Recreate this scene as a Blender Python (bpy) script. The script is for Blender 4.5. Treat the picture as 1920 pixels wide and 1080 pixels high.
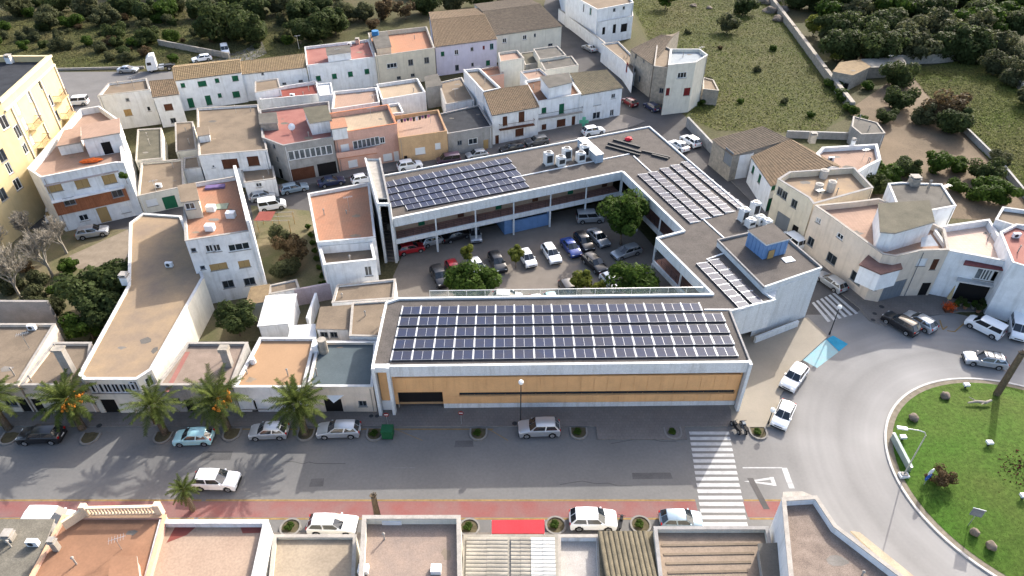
import bpy, bmesh, math, random
import numpy as np
from mathutils import Vector, Matrix
for _o in list(bpy.data.objects): bpy.data.objects.remove(_o)
R = math.radians
SC = bpy.context.scene; COL = SC.collection
random.seed(7); RNG = np.random.default_rng(11)
# ---------------------------------------------------------------- camera (drone, 24 mm, 37.6 deg down, 56.5 m up)
PITCH = R(37.6); CAMH = 56.5; FPX = 1280.0
cam_d = bpy.data.cameras.new('drone_camera'); cam_d.lens = 24.0; cam_d.sensor_width = 36.0
cam_d.clip_start = 0.5; cam_d.clip_end = 3000
cam = bpy.data.objects.new('drone_camera', cam_d); COL.objects.link(cam)
cam.location = (0, 0, CAMH); cam.rotation_euler = (math.pi/2 - PITCH, 0, 0); SC.camera = cam
# ---------------------------------------------------------------- daylight
SUN_EL = R(31.0); SUN_AZ = R(34.0)          # azimuth from +Y towards +X
wd = bpy.data.worlds.new('World'); SC.world = wd; wd.use_nodes = True
nt = wd.node_tree; bg = nt.nodes['Background']; sky = nt.nodes.new('ShaderNodeTexSky')
sky.sky_type = 'NISHITA'; sky.sun_disc = False; sky.sun_elevation = SUN_EL; sky.sun_rotation = SUN_AZ
sky.air_density = 0.85; sky.dust_density = 4.0; sky.ozone_density = 0.6
nt.links.new(sky.outputs[0], bg.inputs[0]); bg.inputs[1].default_value = 0.15
sun_d = bpy.data.lights.new('sun', 'SUN'); sun_d.energy = 2.5; sun_d.angle = R(0.55); sun_d.color = (1.0, 0.95, 0.88)
sun = bpy.data.objects.new('sun', sun_d); COL.objects.link(sun)
sv = Vector((math.sin(SUN_AZ)*math.cos(SUN_EL), math.cos(SUN_AZ)*math.cos(SUN_EL), math.sin(SUN_EL)))
sun.rotation_euler = sv.to_track_quat('Z', 'Y').to_euler(); sun.location = (40, 60, 90)
vs = SC.view_settings; vs.view_transform = 'Standard'; vs.look = 'None'; vs.exposure = 1.6; vs.gamma = 1.0
vs.use_curve_mapping = False
SC.cycles.max_bounces = 5; SC.cycles.diffuse_bounces = 3; SC.cycles.glossy_bounces = 2; SC.cycles.use_denoising = True
SC.cycles.transparent_max_bounces = 4

# ---------------------------------------------------------------- survey: a sight line of the camera meets a known level
S_, C_ = math.sin(PITCH), math.cos(PITCH)
def U(px, py, z=0.0):
    a = (px-960)/FPX; b = (py-540)/FPX; d = (CAMH-z)/(S_+b*C_)
    return Vector((a*d, d*(C_-b*S_), z))
def ray(px, py):
    a = (px-960)/FPX; b = (py-540)/FPX
    return Vector((a, C_-b*S_, -(S_+b*C_)))
def Zat(row, Y):
    b = (row-540)/FPX; return CAMH - Y*(S_+b*C_)/(C_-b*S_)
# ---------------------------------------------------------------- materials
MATS = {}
def M(name, col, rough=.85, var=.22, scale=.8, bump=.15, bs=18., spec=.06, col2=None, metal=0., streak=0., fine=.12, isl=0., coat=0., tile=None):
    """procedural surface: base colour, large blotches, fine grain, optional rain streaks, tile joints, bump"""
    if name in MATS: return MATS[name]
    m = bpy.data.materials.new(name); m.use_nodes = True; n = m.node_tree.nodes; L = m.node_tree.links.new
    p = n['Principled BSDF']; p.inputs['Roughness'].default_value = rough; p.inputs['Metallic'].default_value = metal
    p.inputs['Specular IOR Level'].default_value = spec; p.inputs['Coat Weight'].default_value = coat
    g = n.new('ShaderNodeNewGeometry'); pos = g.outputs['Position']
    if var == 0 and fine == 0 and isl == 0 and bump == 0 and tile is None:
        p.inputs['Base Color'].default_value = (*col, 1); MATS[name] = m; return m
    def noise(sc, det=6, vec=pos, ro=.6):
        t = n.new('ShaderNodeTexNoise'); t.inputs['Scale'].default_value = sc; t.inputs['Detail'].default_value = det
        t.inputs['Roughness'].default_value = ro; L(vec, t.inputs['Vector']); return t.outputs['Fac']
    def mixc(fac, a, b, mode='MIX'):
        x = n.new('ShaderNodeMix'); x.data_type = 'RGBA'; x.blend_type = mode
        for s, v in ((x.inputs[0], fac), (x.inputs[6], a), (x.inputs[7], b)):
            if hasattr(v, 'is_linked'): L(v, s)
            elif isinstance(v, tuple): s.default_value = (*v, 1)
            else: s.default_value = v
        return x.outputs[2]
    def ramp(f, a, b):
        x = n.new('ShaderNodeMapRange'); x.inputs[1].default_value = a; x.inputs[2].default_value = b; L(f, x.inputs[0]); return x.outputs[0]
    lo = tuple(c*(1-var) for c in col) if col2 is None else col2
    hi = tuple(min(c*(1+var*.35), .95) for c in col) if col2 is None else col
    c = mixc(ramp(noise(scale, 8), .33, .67), lo, hi)
    if fine: 
        f2 = ramp(noise(scale*9+2, 4), .3, .7); c = mixc(f2, c, mixc(1.0, c, tuple([1-fine*2]*3), 'MULTIPLY'))
    if streak:
        mp = n.new('ShaderNodeMapping'); mp.inputs['Scale'].default_value = (1.6, 1.6, .16); L(pos, mp.inputs[0])
        f3 = ramp(noise(1.3, 5, mp.outputs[0]), .5, .78); c = mixc(f3, c, mixc(1.0, c, (1-streak, 1-streak*1.05, 1-streak*1.15), 'MULTIPLY'))
    if isl:
        x = n.new('ShaderNodeMapRange'); x.inputs[3].default_value = 1-isl; x.inputs[4].default_value = 1+isl*.5
        L(g.outputs['Random Per Island'], x.inputs[0]); c = mixc(1.0, c, x.outputs[0], 'MULTIPLY')
    if tile:
        b = n.new('ShaderNodeTexBrick'); b.inputs['Scale'].default_value = 1.0; b.offset = tile[1] if len(tile) > 1 else 0
        b.inputs['Brick Width'].default_value = tile[0]; b.inputs['Row Height'].default_value = tile[0]
        b.inputs['Mortar Size'].default_value = .02; b.inputs['Color1'].default_value = (1, 1, 1, 1)
        b.inputs['Color2'].default_value = (.92, .92, .92, 1); b.inputs['Mortar'].default_value = (.82, .81, .80, 1); L(pos, b.inputs[0])
        c = mixc(1.0, c, b.outputs[0], 'MULTIPLY')
    L(c, p.inputs['Base Color'])
    if bump:
        bp = n.new('ShaderNodeBump'); bp.inputs['Strength'].default_value = bump; bp.inputs['Distance'].default_value = .04
        L(noise(bs, 4), bp.inputs['Height']); L(bp.outputs[0], p.inputs['Normal'])
    MATS[name] = m; return m
W_WHITE = M('plaster_white', (.74, .74, .73), var=.16, streak=.28, fine=.04)
W_COOL = M('plaster_cool_white', (.75, .765, .77), var=.13, streak=.22, fine=.04)
W_CREAM = M('plaster_cream', (.62, .56, .44), var=.12, streak=.2, fine=.05)
W_PALE = M('plaster_pale_cream', (.66, .63, .54), var=.10, streak=.2, fine=.05)
W_BEIGE = M('plaster_beige', (.64, .55, .45), var=.10, streak=.18, fine=.05)
W_YELLOW = M('plaster_yellow', (.60, .48, .27), var=.08, streak=.10, fine=.04)
W_LILAC = M('plaster_lilac', (.62, .58, .66), var=.08, streak=.15, fine=.04)
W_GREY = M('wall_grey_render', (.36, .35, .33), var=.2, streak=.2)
W_STONE = M('wall_rubble_stone', (.40, .36, .30), var=.3, scale=1.6, bump=.5, bs=6, col2=(.24, .22, .19))
W_PINK = M('plaster_pink', (.62, .38, .30), var=.10, streak=.12)
W_TERRA = M('plaster_terracotta', (.47, .20, .11), var=.12, streak=.1)
W_OCHRE = M('plaster_ochre', (.60, .40, .22), var=.12, streak=.15)
W_ROSE = M('wall_faded_rose', (.50, .40, .40), var=.15, streak=.2)
W_DARKBRICK = M('brick_red', (.36, .14, .07), var=.2, tile=(.3, .5))
F_TAN = M('roof_tan_screed', (0.210, 0.166, 0.121), var=.25, scale=.35, col2=(0.152, 0.121, 0.090), fine=.1, bump=.2)
F_CREAM = M('roof_cream_screed', (.30, .22, .138), var=.2, scale=.3, col2=(0.210, 0.162, 0.121), fine=.06)
F_CREAML = M('roof_cream_terrace', (.34, .27, .195), var=.12, scale=.4, fine=.05, tile=(.45,))
F_GREY = M('roof_grey_cement', (0.134, 0.126, 0.112), var=.25, scale=.5, col2=(0.090, 0.085, 0.076), fine=.12)
F_OLIVE = M('roof_mossy_cement', (0.121, 0.112, 0.085), var=.25, scale=.6, col2=(0.085, 0.081, 0.062), fine=.12)
F_RED = M('roof_red_paint', (0.224, 0.072, 0.058), var=.2, scale=.4, col2=(0.170, 0.054, 0.045), fine=.08)
F_PINK = M('roof_pink_paint', (0.278, 0.134, 0.112), var=.2, scale=.4, col2=(0.224, 0.098, 0.085), fine=.06)
F_SALMON = M('roof_salmon_tiles', (.31, .215, .165), var=.1, scale=.4, fine=.05, tile=(.45,))
F_TERRA = M('roof_terracotta_tiles', (.37, .185, .115), var=.2, scale=.3, col2=(.31, .18, .12), fine=.08, tile=(.4,))
F_ORANGE = M('roof_orange_paint', (.30, .165, .10), var=.2, scale=.3, col2=(0.215, 0.121, 0.076), fine=.08)
F_PEACH = M('roof_peach_paint', (.31, .20, .12), var=.08, scale=.3, fine=.04)
F_DARK = M('roof_dark_membrane', (0.042, 0.045, 0.051), var=.3, scale=.5, fine=.1)
F_BLUE = M('roof_bluegrey_coating', (0.090, 0.112, 0.121), var=.15, scale=.4, fine=.06)
F_GRAVEL = M('roof_gravel_brown', (.125, .112, .102), var=.2, scale=.7, col2=(.095, .086, .079), fine=.2, bump=.4, bs=12)
F_BROWN = M('roof_brown_tiles_flat', (0.148, 0.085, 0.058), var=.2, scale=.4, tile=(.4,))
T_OLD = M('roof_tiles_old', (0.248, 0.180, 0.118), var=.3, scale=1.5, col2=(0.155, 0.118, 0.081), isl=.0, fine=.25, bump=.2)
T_TAN = M('roof_tiles_tan', (0.286, 0.212, 0.124), var=.3, scale=1.3, col2=(0.199, 0.149, 0.093), fine=.22, bump=.2)
T_GREYBROWN = M('roof_tiles_greybrown', (0.192, 0.155, 0.118), var=.3, scale=1.3, col2=(0.124, 0.103, 0.081), fine=.22, bump=.2)
T_MOSS = M('roof_tiles_mossy', (0.224, 0.192, 0.131), var=.3, scale=1.2, col2=(0.149, 0.131, 0.093), fine=.25)
CORR = M('corrugated_fibre_cement', (0.323, 0.3, 0.255), var=.3, scale=.6, col2=(0.217, 0.203, 0.173), fine=.1)
CORR_W = M('corrugated_white', (0.6, 0.6, 0.593), var=.08, rough=.5)
CAP = M('parapet_cap_cement', (.36, .335, .30), var=.2, scale=1.5)
CAP_W = M('parapet_cap_white', (.58, .575, .56), var=.2, scale=1.2)
CAP_D = M('parapet_cap_grey', (.30, .29, .28), var=.2, scale=1.5)
GLASS = M('window_glass', (.018, .024, .03), rough=.08, var=0, fine=0, bump=0, spec=.6)
PALEG = M('window_glass_curtained', (.17, .19, .20), rough=.12, var=.5, scale=.9, fine=.1, bump=0, spec=.5, col2=(.05, .06, .065))
DARK = M('dark_opening', (.014, .013, .013), rough=.9, var=0, fine=0, bump=0, spec=.1)
GREEN = M('paint_green_shutter', (.022, .12, .065), rough=.55, var=.15, fine=.05, bump=0)
TEAL = M('paint_teal', (.12, .33, .32), rough=.55, var=.1, fine=.03, bump=0)
BROWN = M('wood_brown', (.115, .05, .03), rough=.6, var=.2, fine=.1, bump=.1)
OAK = M('wood_oak_blind', (.40, .27, .12), rough=.6, var=.12, fine=.05, bump=.05)
WHITEP = M('paint_white_frame', (.68, .69, .69), rough=.45, var=.06, fine=.02, bump=0)
REDP = M('paint_red', (.17, .025, .025), rough=.5, var=.1, fine=.03, bump=0)
GREYP = M('paint_grey_door', (.17, .19, .21), rough=.5, var=.1, fine=.03, bump=0)
METAL = M('galvanised_steel', (.52, .54, .55), rough=.38, var=.1, metal=.8, fine=.04, bump=0)
DMETAL = M('dark_metal', (.05, .052, .055), rough=.5, var=.1, metal=.3, fine=.03, bump=0)
# ---------------------------------------------------------------- mesh collector and object helpers
ORG = {}; RZ = {}
class MB:
    def __init__(s): s.v = []; s.f = []; s.m = []; s.mats = []
    def mi(s, mat):
        if mat not in s.mats: s.mats.append(mat)
        return s.mats.index(mat)
    def poly(s, pts, mat):
        k = len(s.v); s.v += [tuple(p) for p in pts]; s.f.append(tuple(range(k, k+len(pts)))); s.m.append(s.mi(mat)); return s
    def box(s, x0, y0, z0, x1, y1, z1, mat):
        k = len(s.v); s.v += [(x, y, z) for z in (z0, z1) for y in (y0, y1) for x in (x0, x1)]
        for q in ((0, 2, 3, 1), (4, 5, 7, 6), (0, 1, 5, 4), (2, 6, 7, 3), (0, 4, 6, 2), (1, 3, 7, 5)):
            s.f.append(tuple(k+i for i in q)); s.m.append(s.mi(mat))
        return s
    def obox(s, c, t, l, w, z0, z1, mat):
        """box centred on c, long axis along the 2-D direction t, l by w, z0..z1"""
        t = Vector((t[0], t[1])).normalized(); n = Vector((-t.y, t.x)); c = Vector((c[0], c[1]))
        return s.prism([c-t*l/2-n*w/2, c+t*l/2-n*w/2, c+t*l/2+n*w/2, c-t*l/2+n*w/2], z0, z1, mat)
    def beam(s, a, b, w, z0, z1, mat, ext=0):
        a = Vector((a[0], a[1])); b = Vector((b[0], b[1])); return s.obox((a+b)/2, b-a, (b-a).length+ext, w, z0, z1, mat)
    def prism(s, poly, z0, z1, mat, top=None):
        poly = ccw(poly); n = len(poly); k = len(s.v); mm = s.mi(mat); tm = s.mi(top) if top else mm
        s.v += [(p[0], p[1], z0) for p in poly]+[(p[0], p[1], z1) for p in poly]
        s.f.append(tuple(k+i for i in reversed(range(n)))); s.m.append(mm)
        s.f.append(tuple(k+n+i for i in range(n))); s.m.append(tm)
        for i in range(n): j = (i+1) % n; s.f.append((k+i, k+j, k+n+j, k+n+i)); s.m.append(mm)
        return s
    def tube(s, a, b, r0, r1, n, mat, cap=True):
        a = Vector(a); b = Vector(b); d = (b-a).normalized(); u = d.orthogonal().normalized(); w = d.cross(u); k = len(s.v); mm = s.mi(mat)
        for c, r in ((a, r0), (b, r1)):
            for i in range(n): t = 2*math.pi*i/n; s.v.append(tuple(c+(u*math.cos(t)+w*math.sin(t))*r))
        for i in range(n): j = (i+1) % n; s.f.append((k+i, k+j, k+n+j, k+n+i)); s.m.append(mm)
        if cap: s.f.append(tuple(k+i for i in reversed(range(n)))); s.f.append(tuple(k+n+i for i in range(n))); s.m += [mm, mm]
        return s
    def path(s, pts, radii, n, mat):
        for i in range(len(pts)-1): s.tube(pts[i], pts[i+1], radii[i], radii[i+1], n, mat)
        return s
    def mesh(s, name, org=(0, 0, 0), smooth=False):
        me = bpy.data.meshes.new(name); ox, oy, oz = org
        me.from_pydata([(x-ox, y-oy, z-oz) for x, y, z in s.v], [], s.f)
        for m in s.mats: me.materials.append(m)
        me.polygons.foreach_set('material_index', s.m)
        if smooth: me.polygons.foreach_set('use_smooth', [True]*len(s.f))
        me.update(); return me
    def build(s, name, parent=None, smooth=False):
        org = ORG.get(parent.name, (0, 0, 0)) if parent else (0, 0, 0)
        o = bpy.data.objects.new(name, s.mesh(name, org, smooth)); COL.objects.link(o)
        if parent: o.parent = parent
        ORG[o.name] = org; return o
def ccw(p):
    p = [Vector((q[0], q[1])) for q in p]
    a = sum(p[i].x*p[(i+1) % len(p)].y-p[(i+1) % len(p)].x*p[i].y for i in range(len(p)))
    return p if a > 0 else p[::-1]
def inset(p, d):
    p = ccw(p); n = len(p); out = []
    for i in range(n):
        a = (p[i]-p[i-1]).normalized(); b = (p[(i+1) % n]-p[i]).normalized()
        na = Vector((-a.y, a.x)); nb = Vector((-b.y, b.x)); m = na+nb
        out.append(p[i] + m*(d/max(m.dot(na), .25)))
    return out
def tag(o, label=None, cat=None, group=None, kind=None):
    for k, v in (('label', label), ('category', cat), ('group', group), ('kind', kind)):
        if v: o[k] = v
    return o
def thing(name, label, cat, loc=(0, 0, 0), group=None, rz=0., sc=1.):
    o = bpy.data.objects.new(name, None); COL.objects.link(o); o.location = loc; o.rotation_euler = (0, 0, rz); o.scale = (sc,)*3
    o.empty_display_size = .3; ORG[o.name] = tuple(loc); return tag(o, label, cat, group)
def child(name, mesh, parent, loc=(0, 0, 0), rz=0.):
    o = bpy.data.objects.new(name, mesh); COL.objects.link(o); o.parent = parent; o.location = loc; o.rotation_euler = (0, 0, rz); ORG[o.name] = ORG.get(parent.name, (0, 0, 0)); return o
def copy_tree(o, parent=None):
    c = o.copy(); COL.objects.link(c); c.parent = parent
    for ch in o.children: copy_tree(ch, c)
    return c
def struct(name, mb, smooth=False): return tag(mb.build(name, None, smooth), kind='structure')

# ---------------------------------------------------------------- windows and doors: shared meshes, one object each
WCACHE = {}
def win_meshes(t, w, h):
    key = (t, round(w, 1), round(h, 1))
    if key in WCACHE: return WCACHE[key]
    w, h = key[1], key[2]; out = []; x0, x1 = -w/2, w/2; fr = .11 if t[0] == 'w' else .08
    def frame(mat, depth=.16):
        b = MB(); b.box(x0, .04, 0, x0+fr, depth, h, mat).box(x1-fr, .04, 0, x1, depth, h, mat)
        b.box(x0+fr, .04, h-fr, x1-fr, depth, h, mat).box(x0+fr, .04, 0, x1-fr, depth, fr, mat); return b
    if t in ('w', 'w3', 'k', 't', 'wp'):                # glazed
        fm = {'w': WHITEP, 'wp': WHITEP, 'w3': WHITEP, 'k': GREYP, 't': TEAL}[t]; b = frame(fm)
        n = 3 if t == 'w3' else 2 if w > .75 and t != 'wp' else 1
        for i in range(1, n): xx = x0+w*i/n; b.box(xx-.03, .05, fr, xx+.03, .15, h-fr, fm)
        out.append(('window', b)); xs = [x0+fr]+[x0+w*i/n for i in range(1, n)]+[x1-fr]
        for i in range(n):
            p = MB(); p.box(xs[i]+.02, .10, fr, xs[i+1]-.02, .12, h-fr, PALEG if t == 'wp' else GLASS); out.append(('pane', p))
    elif t in ('g', 'b', 's', 'o', 'r'):                # closed louvred shutters / blinds
        sm = {'g': GREEN, 'b': BROWN, 's': WHITEP, 'o': OAK, 'r': REDP}[t]; b = frame(sm, .12); out.append(('window', b))
        n = 2 if w > .7 and t != 's' else 1
        for i in range(n):
            p = MB(); a0 = x0+fr+(w-2*fr)*i/n+.01; a1 = x0+fr+(w-2*fr)*(i+1)/n-.01
            p.box(a0, .085, fr, a1, .10, h-fr, sm); k = max(3, int(h/.22))
            for j in range(k): zz = fr+(h-2*fr)*(j+.2)/k; p.box(a0+.04, .055, zz, a1-.04, .085, zz+(h-2*fr)/k*.6, sm)
            out.append(('shutter', p))
    else:                                                # doors and garage doors
        dm = {'dk': DARK, 'dg': GREEN, 'db': BROWN, 'dw': WHITEP, 'dy': GREYP, 'dr': REDP, 'do': OAK}[t]
        b = MB(); b.box(x0, .09, 0, x1, .13, h, dm)
        if t != 'dk':
            k = max(2, int(w/.5)) 
            for j in range(k): a0 = x0+w*j/k+.04; b.box(a0, .06, .08, x0+w*(j+1)/k-.04, .09, h-.08, dm)
        out.append(('door', b))
    if t in ('w', 'w3', 'wp', 'k', 't', 'g', 'b', 's', 'o', 'r'):
        s = MB(); s.box(x0-.08, -.08, -.07, x1+.08, .03, 0, CAP); out.append(('sill', s))
    res = [(nm, b.mesh(nm)) for nm, b in out]; WCACHE[key] = res; return res
def place_window(root, origin2d, tdir, u, z, t, w, h):
    ms = win_meshes(t, w, h); a = math.atan2(tdir.y, tdir.x); p = Vector((origin2d.x, origin2d.y)) + tdir*u; og = Vector(ORG[root.name])
    o = child(ms[0][0], ms[0][1], root, (p.x-og.x, p.y-og.y, z-og.z), a)
    for nm, me in ms[1:]: child(nm, me, o)
    return o
def wall_grid(mb, p0, p1, z0, z1, ops, mat, depth=.2):
    """outer wall from p0 to p1 with real recessed openings (u0,u1,z0,z1)"""
    t = (p1-p0); ln = t.length; t = t/ln; nin = Vector((-t.y, t.x))
    us = sorted({0., ln, *[q for o in ops for q in (max(0, o[0]), min(ln, o[1]))]}); zs = sorted({z0, z1, *[q for o in ops for q in (max(z0, o[2]), min(z1, o[3]))]})
    P = lambda u, z, d=0: (p0.x+t.x*u+nin.x*d, p0.y+t.y*u+nin.y*d, z)
    for i in range(len(us)-1):
        for j in range(len(zs)-1):
            cu, cz = (us[i]+us[i+1])/2, (zs[j]+zs[j+1])/2
            if any(o[0] < cu < o[1] and o[2] < cz < o[3] for o in ops): continue
            mb.poly([P(us[i], zs[j]), P(us[i+1], zs[j]), P(us[i+1], zs[j+1]), P(us[i], zs[j+1])], mat)
    for u0, u1, a, b in ops:
        u0 = max(0, u0); u1 = min(ln, u1); a = max(z0, a); b = min(z1, b)
        mb.poly([P(u0, a), P(u0, b), P(u0, b, depth), P(u0, a, depth)], mat); mb.poly([P(u1, a), P(u1, a, depth), P(u1, b, depth), P(u1, b)], mat)
        mb.poly([P(u0, b), P(u1, b), P(u1, b, depth), P(u0, b, depth)], mat); mb.poly([P(u0, a), P(u0, a, depth), P(u1, a, depth), P(u1, a)], mat)
        mb.poly([P(u0, a, depth), P(u0, b, depth), P(u1, b, depth), P(u1, a, depth)], DARK)
def sort_windows(poly, zt, wins, z0=0):
    """each (px,py,w,h,type): the sight line picks the wall it meets first"""
    n = len(poly); per = {i: [] for i in range(n)}
    for (px, py, w, h, t) in wins:
        d = ray(px, py); best = None
        for i in range(n):
            a, b = poly[i], poly[(i+1) % n]; e = b-a; ln = e.length
            if ln < .3: continue
            e = e/ln; nn = Vector((e.y, -e.x))
            den = d.x*nn.x+d.y*nn.y
            if den >= -1e-4: continue
            k = (a.x*nn.x+a.y*nn.y)/den; u = (d.x*k-a.x)*e.x+(d.y*k-a.y)*e.y; z = CAMH+d.z*k
            if -.6 < u < ln+.6 and z0-1.5 < z < zt+.5 and (best is None or k < best[0]): best = (k, i, u, z, ln)
        if best is None: continue
        _, i, u, z, ln = best; w = min(w, ln-.3); u = min(max(u, w/2+.12), ln-w/2-.12)
        if t[0] == 'd': zz = z0+.02
        else: zz = min(max(z-h/2, z0+.3), zt-h-.15)
        if t[0] == 'd' and z-h/2 > z0+1.6: zz = z-h/2
        per[i].append((u, zz, w, h, t))
    return per
def shell(root, poly, z0, zt, wall, wins=(), par=.5, pt=.22, roof=None, cap=CAP, name='wall', split=None):
    """walls with openings, parapet, cap and roof deck as parts of root"""
    poly = ccw(poly); per = sort_windows(poly, zt-par*.6, wins, z0); mb = MB(); n = len(poly); ins = inset(poly, pt)
    for i in range(n):
        a, b = poly[i], poly[(i+1) % n]; t = (b-a).normalized()
        wall_grid(mb, a, b, z0, zt, [(u-w/2, u+w/2, z, z+h) for u, z, w, h, ty in per[i]], wall)
        for u, z, w, h, ty in per[i]: place_window(root, a, t, u, z, ty, w, h)
        ia, ib = ins[i], ins[(i+1) % n]; mb.poly([(ib.x, ib.y, zt-par-.02), (ia.x, ia.y, zt-par-.02), (ia.x, ia.y, zt), (ib.x, ib.y, zt)], wall)
    w_ = mb.build(name, root)
    if par > .05:
        c = MB(); oo = inset(poly, -.04); ii = inset(poly, pt+.03)
        for i in range(n):
            j = (i+1) % n
            c.poly([(oo[i].x, oo[i].y, zt+.06), (oo[j].x, oo[j].y, zt+.06), (ii[j].x, ii[j].y, zt+.06), (ii[i].x, ii[i].y, zt+.06)], cap)
            c.poly([(oo[i].x, oo[i].y, zt-.01), (oo[j].x, oo[j].y, zt-.01), (oo[j].x, oo[j].y, zt+.06), (oo[i].x, oo[i].y, zt+.06)], cap)
            c.poly([(ii[j].x, ii[j].y, zt-.01), (ii[i].x, ii[i].y, zt-.01), (ii[i].x, ii[i].y, zt+.06), (ii[j].x, ii[j].y, zt+.06)], cap)
        c.build('parapet_cap', root)
        MB().poly([(q.x, q.y, zt-par) for q in inset(poly, pt-.01)], roof or F_TAN).build('roof', root)
    else:
        MB().prism(inset(poly, -.12), zt, zt+.14, cap, roof or F_TAN).build('roof', root)
    return w_
def flat(name, label, px, z, wall=W_WHITE, roof=F_TAN, par=.5, pt=.22, wins=(), cap=CAP, cat='house', group=None, z0=0., world=False):
    pts = [Vector(p) for p in px] if world else [U(x, y, z).to_2d() for x, y in px]
    c = sum(pts, Vector((0, 0)))/len(pts); root = thing(name, label, cat, (c.x, c.y, z0), group)
    shell(root, pts, z0, z, wall, wins, par, pt, roof, cap); RZ[root.name] = z-par; clutter(root, pts, z-par+(.16 if par <= .05 else 0), z, wall, z0); return root
CLR = random.Random(21)
PATCHES = [M('roof_patch_'+k, c, var=.25, scale=.8, fine=.12) for k, c in (('cement', (.20, .185, .165)), ('dark', (.14, .13, .115)), ('sand', (.25, .20, .15)))]
def clutter(root, pts, zr, zt, wall, z0):
    """what collects on a roof: repaired patches, vent pipes, a condenser, and a rain pipe on the wall"""
    P = inset(pts, .55); n = len(P); area = abs(sum(P[i].x*P[(i+1) % n].y-P[(i+1) % n].x*P[i].y for i in range(n)))/2
    if area < 14 or zt-z0 < 2: return
    def inside(q):
        r = False; j = n-1
        for i in range(n):
            if (P[i].y > q.y) != (P[j].y > q.y) and q.x < (P[j].x-P[i].x)*(q.y-P[i].y)/(P[j].y-P[i].y)+P[i].x: r = not r
            j = i
        return r
    xs = [p.x for p in P]; ys = [p.y for p in P]
    def spot():
        for _ in range(40):
            q = Vector((CLR.uniform(min(xs), max(xs)), CLR.uniform(min(ys), max(ys))))
            if inside(q): return q
    for k in range(min(3, int(area/30))):
        q = spot()
        if not q: continue
        r = CLR.uniform(.3, .9); m = 9; ph = CLR.random()*6; v = []
        for i in range(m):
            e = q+Vector((math.cos(ph+6.283*i/m)*r*CLR.uniform(.6, 1.3), math.sin(ph+6.283*i/m)*r*CLR.uniform(.35, .8)))
            v.append(e if inside(e) else q.lerp(e, .15))
        MB().poly([(e.x, e.y, zr+.004+.002*k) for e in v], CLR.choice(PATCHES)).build('roof_patch', root)
    for k in range(CLR.choice((0, 1, 2, 2))):
        q = spot()
        if q: h = CLR.uniform(.5, 1.1); m = MB(); m.tube((q.x, q.y, zr-.05), (q.x, q.y, zr+h), .07, .07, 8, CAP); m.tube((q.x, q.y, zr+h), (q.x, q.y, zr+h+.15), .14, .05, 8, CAP); m.build('vent_pipe', root)
    if area > 45 and CLR.random() < .45:
        q = spot()
        if q: m = MB(); m.box(q.x-.45, q.y-.2, zr+.08, q.x+.45, q.y+.2, zr+.72, WHITEP); m.tube((q.x-.1, q.y-.205, zr+.4), (q.x-.1, q.y-.21, zr+.4), .24, .24, 14, DMETAL); m.box(q.x-.4, q.y-.15, zr, q.x+.4, q.y+.15, zr+.08, CAP_D); m.build('condenser', root)
    if CLR.random() < .4 and area > 25:
        q = spot()
        if q: antenna(root, 0, 0, CLR.uniform(1.6, 2.6), None, Vector((q.x, q.y, zr)))
    C2_ = ccw(pts); best = None
    for i in range(len(C2_)):
        a, b = C2_[i], C2_[(i+1) % len(C2_)]; t = (b-a).normalized(); nn = Vector((t.y, -t.x))
        if nn.y < -.4 and (b-a).length > 3: best = (a, t, nn, (b-a).length)
    if best:
        a, t, nn, ln = best; q = a+t*(.35 if CLR.random() < .5 else ln-.35)+nn*.06; m = MB(); m.tube((q.x, q.y, z0+.1), (q.x, q.y, zt-.3), .045, .045, 6, CLR.choice((CAP, WHITEP, GREYP))); m.build('rain_pipe', root)
def tile_sheet(A, B, Cc, D, mat, pitch=.34, row=.55, amp=.075):
    """curved clay tiles over the slope A-B (eave) C-D (ridge): real channels and steps"""
    A, B, Cc, D = map(Vector, (A, B, Cc, D)); nrm = (B-A).cross(D-A).normalized()
    if nrm.z < 0: nrm = -nrm
    nc = max(4, int((B-A).length/pitch)); nr = max(2, int(((D-A).length+(Cc-B).length)/2/row)); mb = MB(); mm = mb.mi(mat)
    prof = ((0, 0), (.22, .8), (.5, 1.), (.78, .8))
    xs = [(i+u, h) for i in range(nc) for u, h in prof]+[(nc, 0)]; rnd = random.Random(int(A.x*7)+int(B.y*3))
    lines = []
    for r in range(nr):
        for v, e in ((r/nr, .045), ((r+1)/nr, 0.)):
            ln = []
            for u, h in xs:
                s = u/nc; p = (A*(1-s)+B*s)*(1-v)+(D*(1-s)+Cc*s)*v; ln.append(tuple(p+nrm*(h*amp+e)))
            lines.append(ln)
    W = len(xs)
    for ln in lines: mb.v += ln
    for k in range(len(lines)-1):
        for i in range(W-1): mb.f.append((k*W+i, k*W+i+1, (k+1)*W+i+1, (k+1)*W+i)); mb.m.append(mm)
    return mb
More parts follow.
